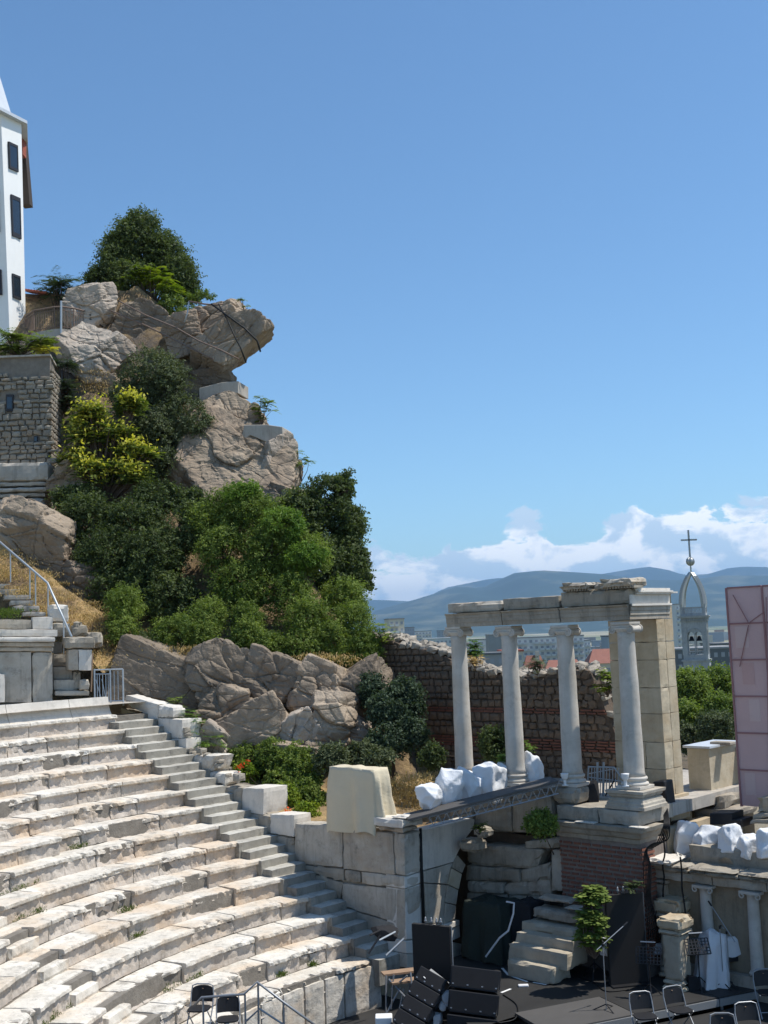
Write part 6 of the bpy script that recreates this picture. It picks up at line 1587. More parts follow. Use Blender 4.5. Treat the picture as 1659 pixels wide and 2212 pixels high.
simple('city_roof', (.27, .12, .09), .85, sc=1, var=.3, bmp=0)
simple('city_pink', (.50, .34, .28), .85, sc=.2, bmp=0)
building(835, 868, 1338, 520, 14, 6, 3, 'city_cream', 'cream block with balconies just beyond the green shrubs', turn=.15)
building(868, 895, 1356, 900, 20, 6, 5, 'city_bluegrey', 'blue grey tower block in the distance behind the cream block', balc=False)
building(897, 932, 1364, 1100, 20, 6, 5, 'city_white', 'pale distant block in two steps left of the first column', balc=True)
building(945, 982, 1362, 1300, 20, 8, 5, 'city_bluegrey', 'hazy blue grey tower directly left of the first capital', balc=False)
building(915, 985, 1380, 620, 18, 2, 8, 'city_white', 'low white building with a long window strip left of the first column', balc=False, roof='city_white')
building(1018, 1062, 1382, 560, 16, 5, 3, 'city_white', 'white balconied block right of the first column', balc=True)
building(1055, 1092, 1372, 520, 16, 1, 1, 'city_grey', 'blank grey gable between the first two columns', win=False)
building(1118, 1262, 1376, 560, 15, 5, 12, 'city_white', 'long white apartment block with balconies behind the second and third columns', balc=True, turn=-.05)
building(1262, 1275, 1384, 600, 15, 4, 2, 'city_white', 'narrow end of a white block with stacked balconies', balc=True)
building(1312, 1375, 1374, 520, 16, 4, 3, 'city_bluegrey', 'grey blue block with a red balcony strip left of the last column', balc=False, roof='city_dark')
building(1459, 1474, 1306, 620, 14, 16, 2, 'city_white', 'slim white tower block between the pillar and the bell tower', balc=True, maxrows=16)
building(1545, 1590, 1392, 420, 20, 2, 3, 'city_grey', 'grey flat roofed building right of the bell tower', balc=False, roof='city_dark')
building(1460, 1600, 1402, 330, 18, 2, 9, 'city_dark', 'dark low building behind the bell tower', balc=False, roof='city_grey')
building(1085, 1130, 1408, 330, 14, 1, 3, 'city_cream', 'small cream house below the long white block', balc=False, roof='tile_red')
building(1000, 1090, 1415, 300, 14, 1, 5, 'city_grey', 'grey low house behind the ruined wall', balc=False, roof='city_dark')
def roofhouse(x0, x1, y0, y1, Y, label, wallm='city_cream'):
    a = PY(x0, y1, Y); b = PY(x1, y1, Y); tp = PY((x0 + x1) / 2, y0, Y); t = thing('house', label, 'house', ((a[0] + b[0]) / 2, Y, -36), 'red roofed houses beyond the ruined wall')
    z0 = (a[2] + b[2]) / 2; z1 = tp[2]; w_ = b[0] - a[0]; d = w_ * .6
    mb = MB(); mb.hexa([(x, y, z) for z in (-36, z0) for x, y in ((a[0], Y), (b[0], Y), (b[0], Y + d), (a[0], Y + d))]); part('wall', mb, MAT[wallm], t)
    mb = MB(); e_ = .5
    mb.v = [(a[0] - e_, Y - e_, z0), (b[0] + e_, Y - e_, z0), (b[0] + e_, Y + d + e_, z0), (a[0] - e_, Y + d + e_, z0), (a[0] + w_ * .12, Y + d / 2, z1 + .6), (b[0] - w_ * .12, Y + d / 2, z1 + .6)]
    mb.f = [(0, 1, 5, 4), (1, 2, 5), (2, 3, 4, 5), (3, 0, 4), (3, 2, 1, 0)]; part('roof', mb, MAT['city_roof'], t)
    mb = MB(); mb.box((a[0] + w_ * .7, Y + d * .4, z1 + .3), .8, .8, 2.2); part('chimney', mb, MAT['city_cream'], t)
    wme = mesh_of('pane', [(-.5, 0, -.5), (.5, 0, -.5), (.5, 0, .5), (-.5, 0, .5)], [(0, 1, 2, 3)], MAT['city_window'])
    for i in range(4): inst('window', wme, t, (a[0] + w_ * (i + .5) / 4, Y - .03, z0 - 1.8), (0, 0, 0), (w_ * .1, 1, 1.5))
roofhouse(1275, 1375, 1407, 1432, 260, 'house with a broad red tiled roof between the third and fourth columns')
roofhouse(1135, 1175, 1422, 1445, 240, 'house with a small red gable behind the ruined wall')
roofhouse(1180, 1260, 1432, 1450, 230, 'low house with a faded red roof behind the third column', 'city_pink')
roofhouse(1320, 1370, 1460, 1500, 150, 'grey house with a pinkish roof seen past the broken wall end', 'city_grey')
# scattered far rooftops
rc_ = random.Random(91)
cols_ = ['city_white', 'city_cream', 'city_grey', 'city_bluegrey', 'city_pink']
FARB = []
for i in range(170):
    Y = rc_.uniform(700, 3200); x = rc_.uniform(820, 1660); p = PY(x, 1370, Y); w_ = rc_.uniform(14, 45); h = rc_.uniform(6, 22)
    m = MB(); m.box((p[0], Y, -36 + h / 2), w_, 14, h); m.box((p[0], Y, -36 + h + .4), w_ + 1, 15, .8)
    for bq in (0,): FARB.append((m, rc_.choice(cols_)))
for cc in cols_:
    mm = MB()
    for m, c_ in FARB:
        if c_ == cc: mm.add(m.v, m.f)
    solo('far_town', mm, MAT[cc], 'hazy %s rooftops of the town spread over the plain' % cc.split('_')[1], 'town', kind='stuff')

# ------------------------------------------------------------------ bell tower
zt = lambda a, b: (2560 / 1.8228 + a * .1538, 2040 / 1.8228 + b * .1538)
YT = 170.
TC = PY(*zt(690, 1450), YT); 
def TX(px, py): return PY(*zt(px, py), YT)
wT = (TX(870, 1600)[0] - TX(480, 1600)[0]); hw = wT / 2 * .86
tw = thing('bell_tower', 'grey stone bell tower with arched openings and an open crown with a cross', 'tower', (TX(675, 1900)[0], YT + hw, -36))
cx_, cy_ = TX(682, 1700)[0], YT + hw
ang = -.33
tx_ = np.array([math.cos(ang), math.sin(ang), 0]); ty_ = np.array([-math.sin(ang), math.cos(ang), 0])
def TB(u0, u1, v0, v1, z0, z1, name, mat='tower_stone', bev=0):
    mb = MB(); mb.hexa([np.array([cx_, cy_, 0]) + tx_ * u * hw + ty_ * v * hw + np.array([0, 0, z]) for z in (z0, z1) for u, v in ((u0, v0), (u1, v0), (u1, v1), (u0, v1))])
    return part(name, mb, MAT[mat], tw, bevel=bev)
zT = lambda y: TX(672, y)[2]
TB(-1.06, 1.06, -1.06, 1.06, -36, zT(2010), 'shaft')
TB(-1.16, 1.16, -1.16, 1.16, zT(2010), zT(1985), 'sill_course')
# belfry storey: corner piers, arches
zA, zB, zS = zT(1920), zT(1440), zT(1640)
for u in (-1, 1):
    for v in (-1, 1):
        TB(min(u, u * .62), max(u, u * .62), min(v, v * .62), max(v, v * .62), zA, zB, 'corner_pier')
        TB(u - .06 if u > 0 else u - .04, u + .04 if u > 0 else u + .06, v - .04 if v < 0 else v - .06, v + .06 if v < 0 else v + .04, zA, zB, 'pilaster')
def archwall(face, name='arched_face'):
    # wall panel over two arched openings on one face
    n = 14; V = []; F = []
    half = .62; cs = (-.31, .31); rad = .265
    def P(u, z, d): 
        if face == 0: q = tx_ * u * hw + ty_ * (-1 + d) * hw
        elif face == 1: q = tx_ * u * hw + ty_ * (1 - d) * hw
        elif face == 2: q = tx_ * (1 - d) * hw + ty_ * u * hw
        else: q = tx_ * (-1 + d) * hw + ty_ * u * hw
        return np.array([cx_, cy_, 0]) + q + np.array([0, 0, z])
    mb = MB()
    for c in cs:
        for i in range(n):
            t0, t1 = math.pi * i / n, math.pi * (i + 1) / n
            u0, u1 = c + rad * math.cos(t0), c + rad * math.cos(t1); z0_, z1_ = zS + rad * hw * math.sin(t0), zS + rad * hw * math.sin(t1)
            mb.add([P(u0, z0_, .04), P(u1, z1_, .04), P(u1, zB, .04), P(u0, zB, .04), P(u0, z0_, .3), P(u1, z1_, .3), P(u1, zB, .3), P(u0, zB, .3)], [(0, 1, 2, 3), (4, 5, 6, 7), (0, 1, 5, 4)])
    for u0, u1 in ((-.62, -.575), (-.045, .045), (.575, .62)):
        mb.add([P(u0, zS, .04), P(u1, zS, .04), P(u1, zB, .04), P(u0, zB, .04), P(u0, zS, .3), P(u1, zS, .3), P(u1, zB, .3), P(u0, zB, .3)], [(0, 1, 2, 3), (4, 5, 6, 7), (0, 1, 5, 4), (1, 2, 6, 5), (0, 3, 7, 4)])
    part(name, mb, MAT['tower_stone'], tw, fix=False)
    mb = MB(); mb.tube([P(0, zA, .15), P(0, zS, .15)], .045 * hw, 8); part('central_colonnette', mb, MAT['tower_stone'], tw)
    for rr, nm_ in ((.60, 'arch_moulding'),):
        pts = [P(rr * math.cos(q / 16 * math.pi), zS - .05 + rr * hw * math.sin(q / 16 * math.pi) * .95, .02) for q in range(17)]
        part(nm_, MB().tube(pts, .035 * hw, 5), MAT['tower_stone'], tw)
    for q in range(9):                       # balusters
        u = -.55 + q * .1375
        part('baluster', MB().tube([P(u, zA - .02, .06), P(u, zA + .45, .06)], .04, 5), MAT['tower_stone'], tw)
    part('parapet_rail', MB().tube([P(-.62, zA + .47, .06), P(.62, zA + .47, .06)], .06, 5), MAT['tower_stone'], tw)
for f in range(4): archwall(f)
TB(-1.0, 1.0, -1.0, 1.0, zT(1985), zA, 'belfry_floor')
TB(-1.04, 1.04, -1.04, 1.04, zB, zT(1400), 'frieze')
for q in range(13):
    u = -1.0 + q * 2 / 12
    TB(u - .035, u + .035, -1.12, -1.04, zT(1445), zT(1392), 'bracket'); TB(1.04, 1.12, u - .035, u + .035, zT(1445), zT(1392), 'bracket')
TB(-1.22, 1.22, -1.22, 1.22, zT(1400), zT(1380), 'cornice'); TB(-1.28, 1.28, -1.28, 1.28, zT(1380), zT(1368), 'cornice')
TB(-1.02, 1.02, -1.02, 1.02, zT(1368), zT(1330), 'attic', 'tower_stone')
for u in (-1, 1):
    for v in (-1, 1): TB(u * .92 - .11, u * .92 + .11, v * .92 - .11, v * .92 + .11, zT(1330), zT(1205), 'corner_post')
for q in range(15):
    u = -.78 + q * 1.56 / 14
    for v in (-.93, .93):
        TB(u - .025, u + .025, v - .03, v + .03, zT(1330), zT(1262), 'baluster'); TB(v - .03, v + .03, u - .025, u + .025, zT(1330), zT(1262), 'baluster')
for v in (-.93, .93): TB(-.9, .9, v - .05, v + .05, zT(1262), zT(1245), 'parapet_rail'); TB(v - .05, v + .05, -.9, .9, zT(1262), zT(1245), 'parapet_rail')
# open metal crown
zc0, zc1 = zT(1245), zT(745)
for k in range(4):
    a_ = ang + math.pi / 4 + k * math.pi / 2
    dx = np.array([math.cos(a_), math.sin(a_), 0]); pts = []; sd = []; up = []
    for i in range(22):
        u = i / 21; r = hw * 1.22 * (1 - u ** 2.4) + .06 - .03 * u; z = zc0 + (zc1 - zc0) * u
        pts.append(np.array([cx_, cy_, z]) + dx * r)
    side = np.cross(dx, [0, 0, 1.])
    prof = [(-.30, -.2), (.30, -.2), (.30, .2), (-.30, .2)]
    part('crown_rib', MB().sweep(pts, prof, [side] * 22, [dx] * 22), MAT['tower_metal'], tw)
    for i in range(2, 19, 1):
        part('rib_plate', MB().box(pts[i] + dx * .26, .56, .10, .22, side, dx), MAT['grey_metal'], tw)
top_ = np.array([cx_, cy_, zc1])
part('spire_rod', MB().tube([top_ - [0, 0, .3], np.array([cx_, cy_, zT(640)])], .12, 8), MAT['tower_metal'], tw)
zo = zT(597); part('orb', MB().lathe([(0.02, -.62), (.3, -.55), (.52, -.33), (.62, 0), (.52, .33), (.3, .55), (.02, .62)], (cx_, cy_, zo), 16), MAT['grey_metal'], tw, smooth=True)
for k in range(4):
    pts = [np.array([cx_, cy_, zo]) + np.array([math.cos(k * math.pi / 4) * math.sin(q / 12 * math.pi * 2), math.sin(k * math.pi / 4) * math.sin(q / 12 * math.pi * 2), math.cos(q / 12 * math.pi * 2)]) * .63 for q in range(13)]
    part('orb_band', MB().tube(pts, .05, 4, False), MAT['tower_metal'], tw)
cxs = MB(); cxs.box((cx_, cy_, (zT(545) + zT(150)) / 2), .24, .2, zT(150) - zT(545)); part('cross_upright', cxs, MAT['grey_metal'], tw)
cw = TX(712, 287)[0] - TX(485, 287)[0]
part('cross_arm', MB().box((cx_, cy_, zT(290)), cw, .2, .24), MAT['grey_metal'], tw)
for u in (-.32, .3):
    c = np.array([cx_, cy_, 0]) + tx_ * u * hw + np.array([0, 0, zS - .9])
    b_ = solo('bell', MB().lathe([(.46, 0), (.40, .1), (.28, .45), (.2, .68), (.05, .74)], c, 16), MAT['black_metal'], 'dark bell hanging in the %s arch of the bell tower' % ('left' if u < 0 else 'right'), 'bell', smooth=True)

# ------------------------------------------------------------------ white house with the bay, terrace, stone house (upper left)
YH = 47.0
th_ = thing('white_house', 'tall white house with a faceted bay, dark windows and a metal roof', 'house', PY(0, 720, YH))
x_r = lambda y: 45 + (57 - 45) * (y - 290) / 410.0
# facets: right lit facet, middle shaded facet, left facet outside the frame
cA0, cA1 = PY(57, 700, YH + .9), PY(46, 268, YH + .9)      # right edge
cB0, cB1 = PY(22, 705, YH - .1), PY(2, 262, YH - .1)      # arris between the facets
cA = cA0.copy(); cB = cB0.copy()
zH0, zH1 = cA0[2] - 1.5, cA1[2]
cA1[2] = cB1[2] = zH1
def lerp(a, b, t_): return a * (1 - t_) + b * t_
def facet(p0, p1, p2, p3, depth, name):
    mb = MB(); mb.prism([p0, p1, p2, p3], depth); return part(name, mb, MAT['white_plaster'], th_)
cA0[2] = cB0[2] = zH0
cC0 = cB0 + np.array([-3.2, .15, 0]); cC1 = cB1 + np.array([-3.2, .15, 0])
mb = MB(); bk = np.array([-1.5, 5, 0])
mb.hexa([cC0, cB0, cB0 + [-2.4, 5, 0], cC0 + [-2, 5, 0], cC1, cB1, cB1 + [-2.4, 5, 0], cC1 + [-2, 5, 0]]); part('wall', mb, MAT['white_plaster'], th_)
mb = MB(); mb.hexa([cB0 + [0, .002, 0], cA0, cA0 + [-1.9, 4, 0], cB0 + [-2.0, 4, 0], cB1 + [0, .002, 0], cA1, cA1 + [-1.9, 4, 0], cB1 + [-2.0, 4, 0]]); part('bay_wall', mb, MAT['white_plaster'], th_)
def hwindow(f0, f1, y0, y1, base0, base1, top0, top1):
    """window on the facet between the vertical edges base0-top0 and base1-top1"""
    def pt(u, y):
        z = PY(25, y, YH)[2]; t_ = (z - zH0) / (zH1 - zH0)
        a = lerp(base0, top0, t_); b = lerp(base1, top1, t_); p = lerp(a, b, u); p = p.copy(); p[2] = z; return p
    nrm = np.cross(base1 - base0, [0, 0, 1.]); nrm /= np.linalg.norm(nrm)
    if nrm[1] > 0: nrm = -nrm
    P = [pt(f0, y1), pt(f1, y1), pt(f1, y0), pt(f0, y0)]
    fr = MB(); c = sum(P) / 4
    for i in range(4):
        a, b = P[i], P[(i + 1) % 4]; a2, b2 = c + (a - c) * .80, c + (b - c) * .80
        fr.add([a + nrm * .09, b + nrm * .09, b2 + nrm * .09, a2 + nrm * .09, a - nrm * .02, b - nrm * .02, b2 - nrm * .02, a2 - nrm * .02], [(0, 1, 2, 3), (4, 5, 6, 7), (0, 1, 5, 4), (2, 3, 7, 6)])
    f = part('window', fr, MAT['window_frame'], th_)
    m = MB(); m.add([c + (p - c) * .85 + nrm * .075 for p in P], [(0, 1, 2, 3)]); part('pane', m, MAT['dark_window'], f, fix=False)
for y0, y1, fa, fb in ((302, 360, .27, .72), (416, 506, .30, .78), (589, 641, .22, .66)):
    hwindow(fa, fb, y0, y1, cB0, cA0, cB1, cA1)
for y0, y1 in ((296, 357), (411, 502), (584, 638)):
    hwindow(.70, .93, y0, y1, cC0, cB0, cC1, cB1)
# eaves, metal roof, red tiles
e0, e1 = cB1 + [-.1, -.4, .0], cA1 + [.55, -.1, 0.]
pe = [cC1 + [0, -.5, -.02], cB1 + [.05, -.5, -.02], PY(59, 268, YH + .9), PY(60, 285, YH + 3)]
pe = [np.array(p) for p in pe]
for p in pe: p[2] = zH1
ap = PY(-70, -40, YH + 3)
mb = MB(); top4 = [p + np.array([0, 0, .14]) for p in pe]
mb.v = [tuple(p) for p in pe + top4]; mb.f = [(0, 1, 5, 4), (1, 2, 6, 5), (2, 3, 7, 6), (3, 0, 4, 7), (3, 2, 1, 0), (4, 5, 6, 7)]; part('eaves', mb, MAT['zinc'], th_)
mb = MB(); sp = [top4[0], top4[1], lerp(top4[1], top4[2], .25) + [-.1, .2, .0]]
b0_ = PY(-60, 262, YH - .2); b1_ = PY(-2, 262, YH - .3); b2_ = PY(27, 262, YH + .6); b3_ = PY(10, 258, YH + 3.4); tip = PY(-45, 20, YH + 1.6)
for p in (b0_, b1_, b2_, b3_): p[2] = zH1 + .15
mb.v = [tuple(p) for p in (b0_, b1_, b2_, b3_, tip)]; mb.f = [(0, 1, 4), (1, 2, 4), (2, 3, 4), (3, 0, 4)]; part('spire_roof', mb, MAT['zinc'], th_)
for i in range(7):                           # hanging tiled side roof and dark timber gable
    y = 294 + i * 6.5; a = PY(41, y, YH + 2.6); b = PY(53 - i * .3, y + 2, YH + 2.6)
    mb = MB(); mb.box((a + b) / 2, .28, .5, .14); part('roof_tile', mb, MAT['tile_red'], th_)
mb = MB(); P = [PY(42, 300, YH + 3.0), PY(52, 296, YH + 3.0), PY(64, 440, YH + 3.0), PY(46, 442, YH + 3.0)]; mb.prism(P, (0, .5, 0)); part('side_gable', mb, MAT['dark_timber'], th_)
# stone retaining wall under the railed terrace and the small tiled wall behind
t = thing('garden_wall', 'rubble stone wall with a red tile cap behind the terrace railing', 'wall', PY(95, 700, 49))
mb = MB(); P = [PY(50, 735, 48.8), PY(145, 735, 48.8), PY(145, 640, 48.8), PY(50, 634, 48.8)]; mb.prism(P, (0, .6, 0)); part('mortar_core', mb, MAT['mortar'], t)
for i in range(60):
    x = 52 + (i % 10) * 9 + rb.uniform(-2, 2); y = 645 + (i // 10) * 14 + rb.uniform(-3, 3); p = PY(x, y, 48.78); s_ = rb.uniform(.12, .22)
    inst('stone', rb.choice(SM), t, p, (0, 0, 0), (s_, .14, s_ * .75))
for i in range(8): p = PY(60 + i * 6, 626 + i * .8, 48.6); mb = MB().tube([p + [0, -.3, -.1], p + [0, .8, .12]], .065, 6); part('cap_tile', mb, MAT['tile_red'], t)
t = thing('terrace', 'concrete terrace with dark metal railing beside the white house', 'terrace', PY(120, 725, 46.5))
zter = PY(120, 716, 46.6)[2]
za1 = lambda a, b: (a * .14881, 548.6 + b * .14881)
rp = [za1(395, 1110), za1(500, 1095), za1(790, 1095), za1(880, 1110), za1(1060, 1120), za1(1200, 1090)]
Pd = [PY(x, y, Y) for (x, y), Y in zip([(55, 715), (74, 712), (118, 711), (132, 713), (160, 716), (195, 700)], [47.4, 46.6, 46.2, 46.2, 46.5, 47.2])]
for p in Pd: p[2] = zter
mb = MB(); bkp = [p + np.array([0, 2.6, 0]) for p in Pd]
k = len(Pd); mb.v = [tuple(p) for p in Pd + bkp] + [tuple(p - np.array([0, 0, .35])) for p in Pd + bkp]
for i in range(k - 1): mb.f += [(i, i + 1, k + i + 1, k + i), (2 * k + i, 2 * k + i + 1, i + 1, i), (2 * k + i, 2 * k + k + i, 2 * k + k + i + 1, 2 * k + i + 1)]
part('slab', mb, MAT['concrete'], t)
rl = [p + np.array([0, 0, .92]) for p in Pd]
rl2 = [p + np.array([0, 0, .08]) for p in Pd]
part('handrail', MB().tube(rl, .035, 6), MAT['rust_rail'], t); part('lower_rail', MB().tube(rl2, .02, 5), MAT['rust_rail'], t); part('middle_rail', MB().tube([p + np.array([0, 0, .78]) for p in Pd], .015, 5), MAT['rust_rail'], t)
for i in range(len(Pd) - 1):
    n = max(2, int(np.linalg.norm(Pd[i + 1] - Pd[i]) / .11))
    for j in range(n):
        p = lerp(Pd[i], Pd[i + 1], j / n); part('rail_bar', MB().tube([p, p + np.array([0, 0, .9])], .012 if j else .028, 4), MAT['rust_rail'], t)
part('drain_post', MB().tube([PY(132, 650, 46.1), PY(132, 745, 46.1), PY(133, 762, 46.1)], .045, 8), MAT['galvanized'], t)
# lower metal stairs rail fragment to the right, into the rock
solo('stair_railing', MB().tube([PY(*za1(1300, 880), 46.9), PY(*za1(1500, 1000), 47.2)], .03, 6).tube([PY(*za1(1300, 940), 46.9), PY(*za1(1500, 1060), 47.2)], .03, 6), MAT['black_metal'], 'dark sloping handrail running behind the boulders', 'railing')

t = thing('stone_house', 'square rubble stone house wall with small dark windows', 'house', PY(50, 1000, 43.5))
YS = 42.5
p0, p1, p2, p3 = PY(-90, 1010, YS), PY(104, 1005, YS), PY(108, 770, YS), PY(-90, 768, YS)
q1, q2 = PY(128, 960, YS + 2.2), PY(122, 778, YS + 2.2)
zl, zh = p1[2] - .3, p2[2]
for p in (p0, p1): p[2] = zl
for p in (p2, p3): p[2] = zh
q1[2] = zl; q2[2] = zh
mb = MB(); mb.hexa([p0, p1, q1, p0 + [0, 3, 0], p3, p2, q2, p3 + [0, 3, 0]]); part('mortar_core', mb, MAT['pale_mortar'], t)
SH = [stone_mesh(i * 4.3 + 1, 'house_stone') for i in range(7)]
z = zl; cnt = 0
dirf = (p1 - p0); dirf[2] = 0; Lf = np.linalg.norm(dirf); dirf /= Lf
dirs = (q1 - p1); dirs[2] = 0; Ls = np.linalg.norm(dirs); dirs /= Ls
winpx = [(13, 852, 28, 888), (73, 942, 81, 955)]
while z < zh - .05:
    hr = rb.uniform(.13, .24)
    u = .8 + rb.uniform(0, .2)
    while u < Lf:
        l = rb.uniform(.18, .46)
        fz = (z - zl) / (zh - zl); base = lerp(p0, p3, fz); p = base + dirf * (u + l / 2); p[2] = z + hr / 2
        q = p - CAMP; sx_ = CX + FOC * (q @ _R) / (q @ _fw); sy_ = CY - FOC * (q @ _U) / (q @ _fw)
        if not any(x0 - 5 < sx_ < x1 + 5 and y0 - 5 < sy_ < y1 + 5 for x0, y0, x1, y1 in winpx) and sx_ > -14 and cnt < 285:
            inst('stone', rb.choice(SH), t, p + np.array([0, rb.uniform(-.03, .02), rb.uniform(-.02, .02)]), (0, rb.uniform(-.14, .14), math.atan2(dirf[1], dirf[0])), (l - .01, .22, hr - .01)); cnt += 1
        u += l
    u = 0.05
    while u < Ls:
        l = rb.uniform(.2, .4); fz = (z - zl) / (zh - zl); base = lerp(p1, p2, fz); p = base + dirs * (u + l / 2); p[2] = z + hr / 2
        if cnt < 299: inst('stone', rb.choice(SH), t, p, (0, 0, math.atan2(dirs[1], dirs[0])), (l - .01, .2, hr - .01)); cnt += 1
        u += l
    z += hr
mb = MB(); mb.hexa([p3 + [0, -.12, 0], p2 + [.05, -.12, 0], q2 + [.08, 0, 0], p3 + [0, 3, 0], p3 + [0, -.12, .07], p2 + [.05, -.12, .07], q2 + [.08, 0, .07], p3 + [0, 3, .07]]); part('cap', mb, MAT['concrete'], t)
for x0, y0, x1, y1 in winpx:
    P = [PY(x0, y1, YS - .10), PY(x1, y1, YS - .10), PY(x1, y0, YS - .10), PY(x0, y0, YS - .10)]
    f = part('window', MB().prism(P, (0, .2, 0)), MAT['window_frame'], t); c = sum(P) / 4
    m = MB(); m.add([c + (p - c) * .7 + np.array([0, -.01, 0]) for p in P], [(0, 1, 2, 3)]); part('pane', m, MAT['dark_window'], f, fix=False)
# layered footing under the stone house
t = thing('stone_footing', 'layered stone footing under the square stone house', 'wall', PY(30, 1110, 41.6))
for i, (y0, y1) in enumerate(((1000, 1040), (1042, 1052), (1054, 1064), (1066, 1076), (1078, 1114))):
    blk = [PY(-40, y1, 41.7 + .1 * (i % 2)), PY(104 - i * 2, y1 - 3, 41.7 + .1 * (i % 2)), PY(104 - i * 2, y0 - 3, 41.7 + .1 * (i % 2)), PY(-40, y0, 41.7 + .1 * (i % 2))]
    block3(blk[0], blk[1], blk[2], blk[3], np.array([0, 1.5, 0]), 'course', MAT['concrete'], t, .03, .03, .06, .15)

# ------------------------------------------------------------------ haze
hz = MB(); hz.hexa([(x, y, z) for z in (-37.5, 1150.0) for x, y in ((-16000, -2100), (26000, -2100), (26000, 33000), (-16000, 33000))])
hm = bpy.data.materials.new('haze_air'); hm.use_nodes = True; ht = hm.node_tree; ht.nodes.clear()
ho = N(ht, 'ShaderNodeOutputMaterial'); hv = N(ht, 'ShaderNodeVolumePrincipled'); hv.inputs['Color'].default_value = (.40, .66, 1.0, 1); hv.inputs['Density'].default_value = HAZE; hv.inputs['Anisotropy'].default_value = .25
L(ht, hv.outputs[0], ho.inputs['Volume'])
o = solo('haze', hz, hm, None, None, kind='stuff'); o['label'] = 'pale blue summer haze over the plain and mountains'
# ------------------------------------------------------------------ foliage
rng = np.random.default_rng(5)
def leaf_mesh(name, P, D, Nn, size, asp, tint, mat, fold=.0):
    """P centres, D leaf directions, Nn leaf normals; each leaf a rhombus of two triangles"""
    n = len(P); S = np.cross(Nn, D); S /= np.linalg.norm(S, axis=1)[:, None] + 1e-9
    sz = size * rng.uniform(.6, 1.35, n)[:, None]
    a = P - D * sz * .5; b = P + S * sz * asp * .5; c = P + D * sz * .5; d = P - S * sz * asp * .5
    V = np.stack([a, b, c, d], 1).reshape(-1, 3).astype(np.float32)
    me = bpy.data.meshes.new(name); me.vertices.add(4 * n); me.vertices.foreach_set('co', V.ravel())
    me.loops.add(4 * n); me.loops.foreach_set('vertex_index', np.arange(4 * n, dtype=np.int32))
    me.polygons.add(n); me.polygons.foreach_set('loop_start', np.arange(0, 4 * n, 4, dtype=np.int32)); me.polygons.foreach_set('loop_total', np.full(n, 4, dtype=np.int32))
    me.update(calc_edges=True)
    at = me.attributes.new('tint', 'FLOAT', 'POINT'); at.data.foreach_set('value', np.repeat(tint, 4).astype(np.float32))
    me.materials.append(mat); return me
def unit(v): return v / (np.linalg.norm(v, axis=-1, keepdims=True) + 1e-9)
def crown(lobes, nleaf, size, mat, asp=.5, clump=.35, perlobe=26, droop=.25, pinnate=False, base=None):
    """lobes: list of (centre, radii). Leaves sit on twigs that radiate through each lobe and stick out of it unevenly"""
    tot = sum(r[0] * r[2] for _, r in lobes); Pl = []; Dl = []; Nl = []; Tl = []
    for c, r in lobes:
        c = np.array(c); r = np.array(r); nl = max(200, int(nleaf * 1.6 * r[0] * r[2] / tot)); per = 14; k = nl // per
        # twig starts spread on and inside the lobe, grouped loosely in boughs
        nb_ = max(6, int(perlobe * .5)); bo = unit(rng.normal(size=(nb_, 3)) * [1, 1, .9] + [0, 0, .15]); br = rng.uniform(.45, .92, nb_); bt = rng.uniform(.1, .8, nb_)
        which = rng.integers(0, nb_, k)
        u = unit(bo[which] + rng.normal(size=(k, 3)) * .42)
        st = c + u * r * (br[which] * rng.uniform(.75, 1.08, k))[:, None]
        dr = unit(u * .9 + rng.normal(size=(k, 3)) * .55 + [0, 0, .12]); ln = clump * rng.uniform(.45, 1.15, k) * min(1.25, .6 + r.min() * .5)
        t_ = np.tile(np.linspace(.08, 1, per), (k, 1)); P = st[:, None, :] + dr[:, None, :] * (ln[:, None] * t_)[:, :, None]
        P[:, :, 2] -= (ln[:, None] * t_ ** 2) * .22
        P = P + rng.normal(size=P.shape) * (size * .42)
        sd = unit(np.cross(dr, rng.normal(size=(k, 3)))); sg = np.where(np.arange(per) % 2 == 0, 1., -1.)
        D = unit(dr[:, None, :] * .7 + sd[:, None, :] * sg[None, :, None] + rng.normal(size=P.shape) * .35 - np.array([0, 0, droop]))
        Nn = unit(np.cross(D, rng.normal(size=P.shape)) + u[:, None, :] * .9 + [0, 0, .5]); Nn = unit(Nn - D * np.sum(Nn * D, -1, keepdims=True))
        T = np.clip(bt[which][:, None] + rng.normal(0, .12, (k, 1)) + rng.normal(0, .10, (k, per)), 0, .87)
        Pl.append(P.reshape(-1, 3)); Dl.append(D.reshape(-1, 3)); Nl.append(Nn.reshape(-1, 3)); Tl.append(T.ravel())
    return np.concatenate(Pl), np.concatenate(Dl), np.concatenate(Nl), np.concatenate(Tl)
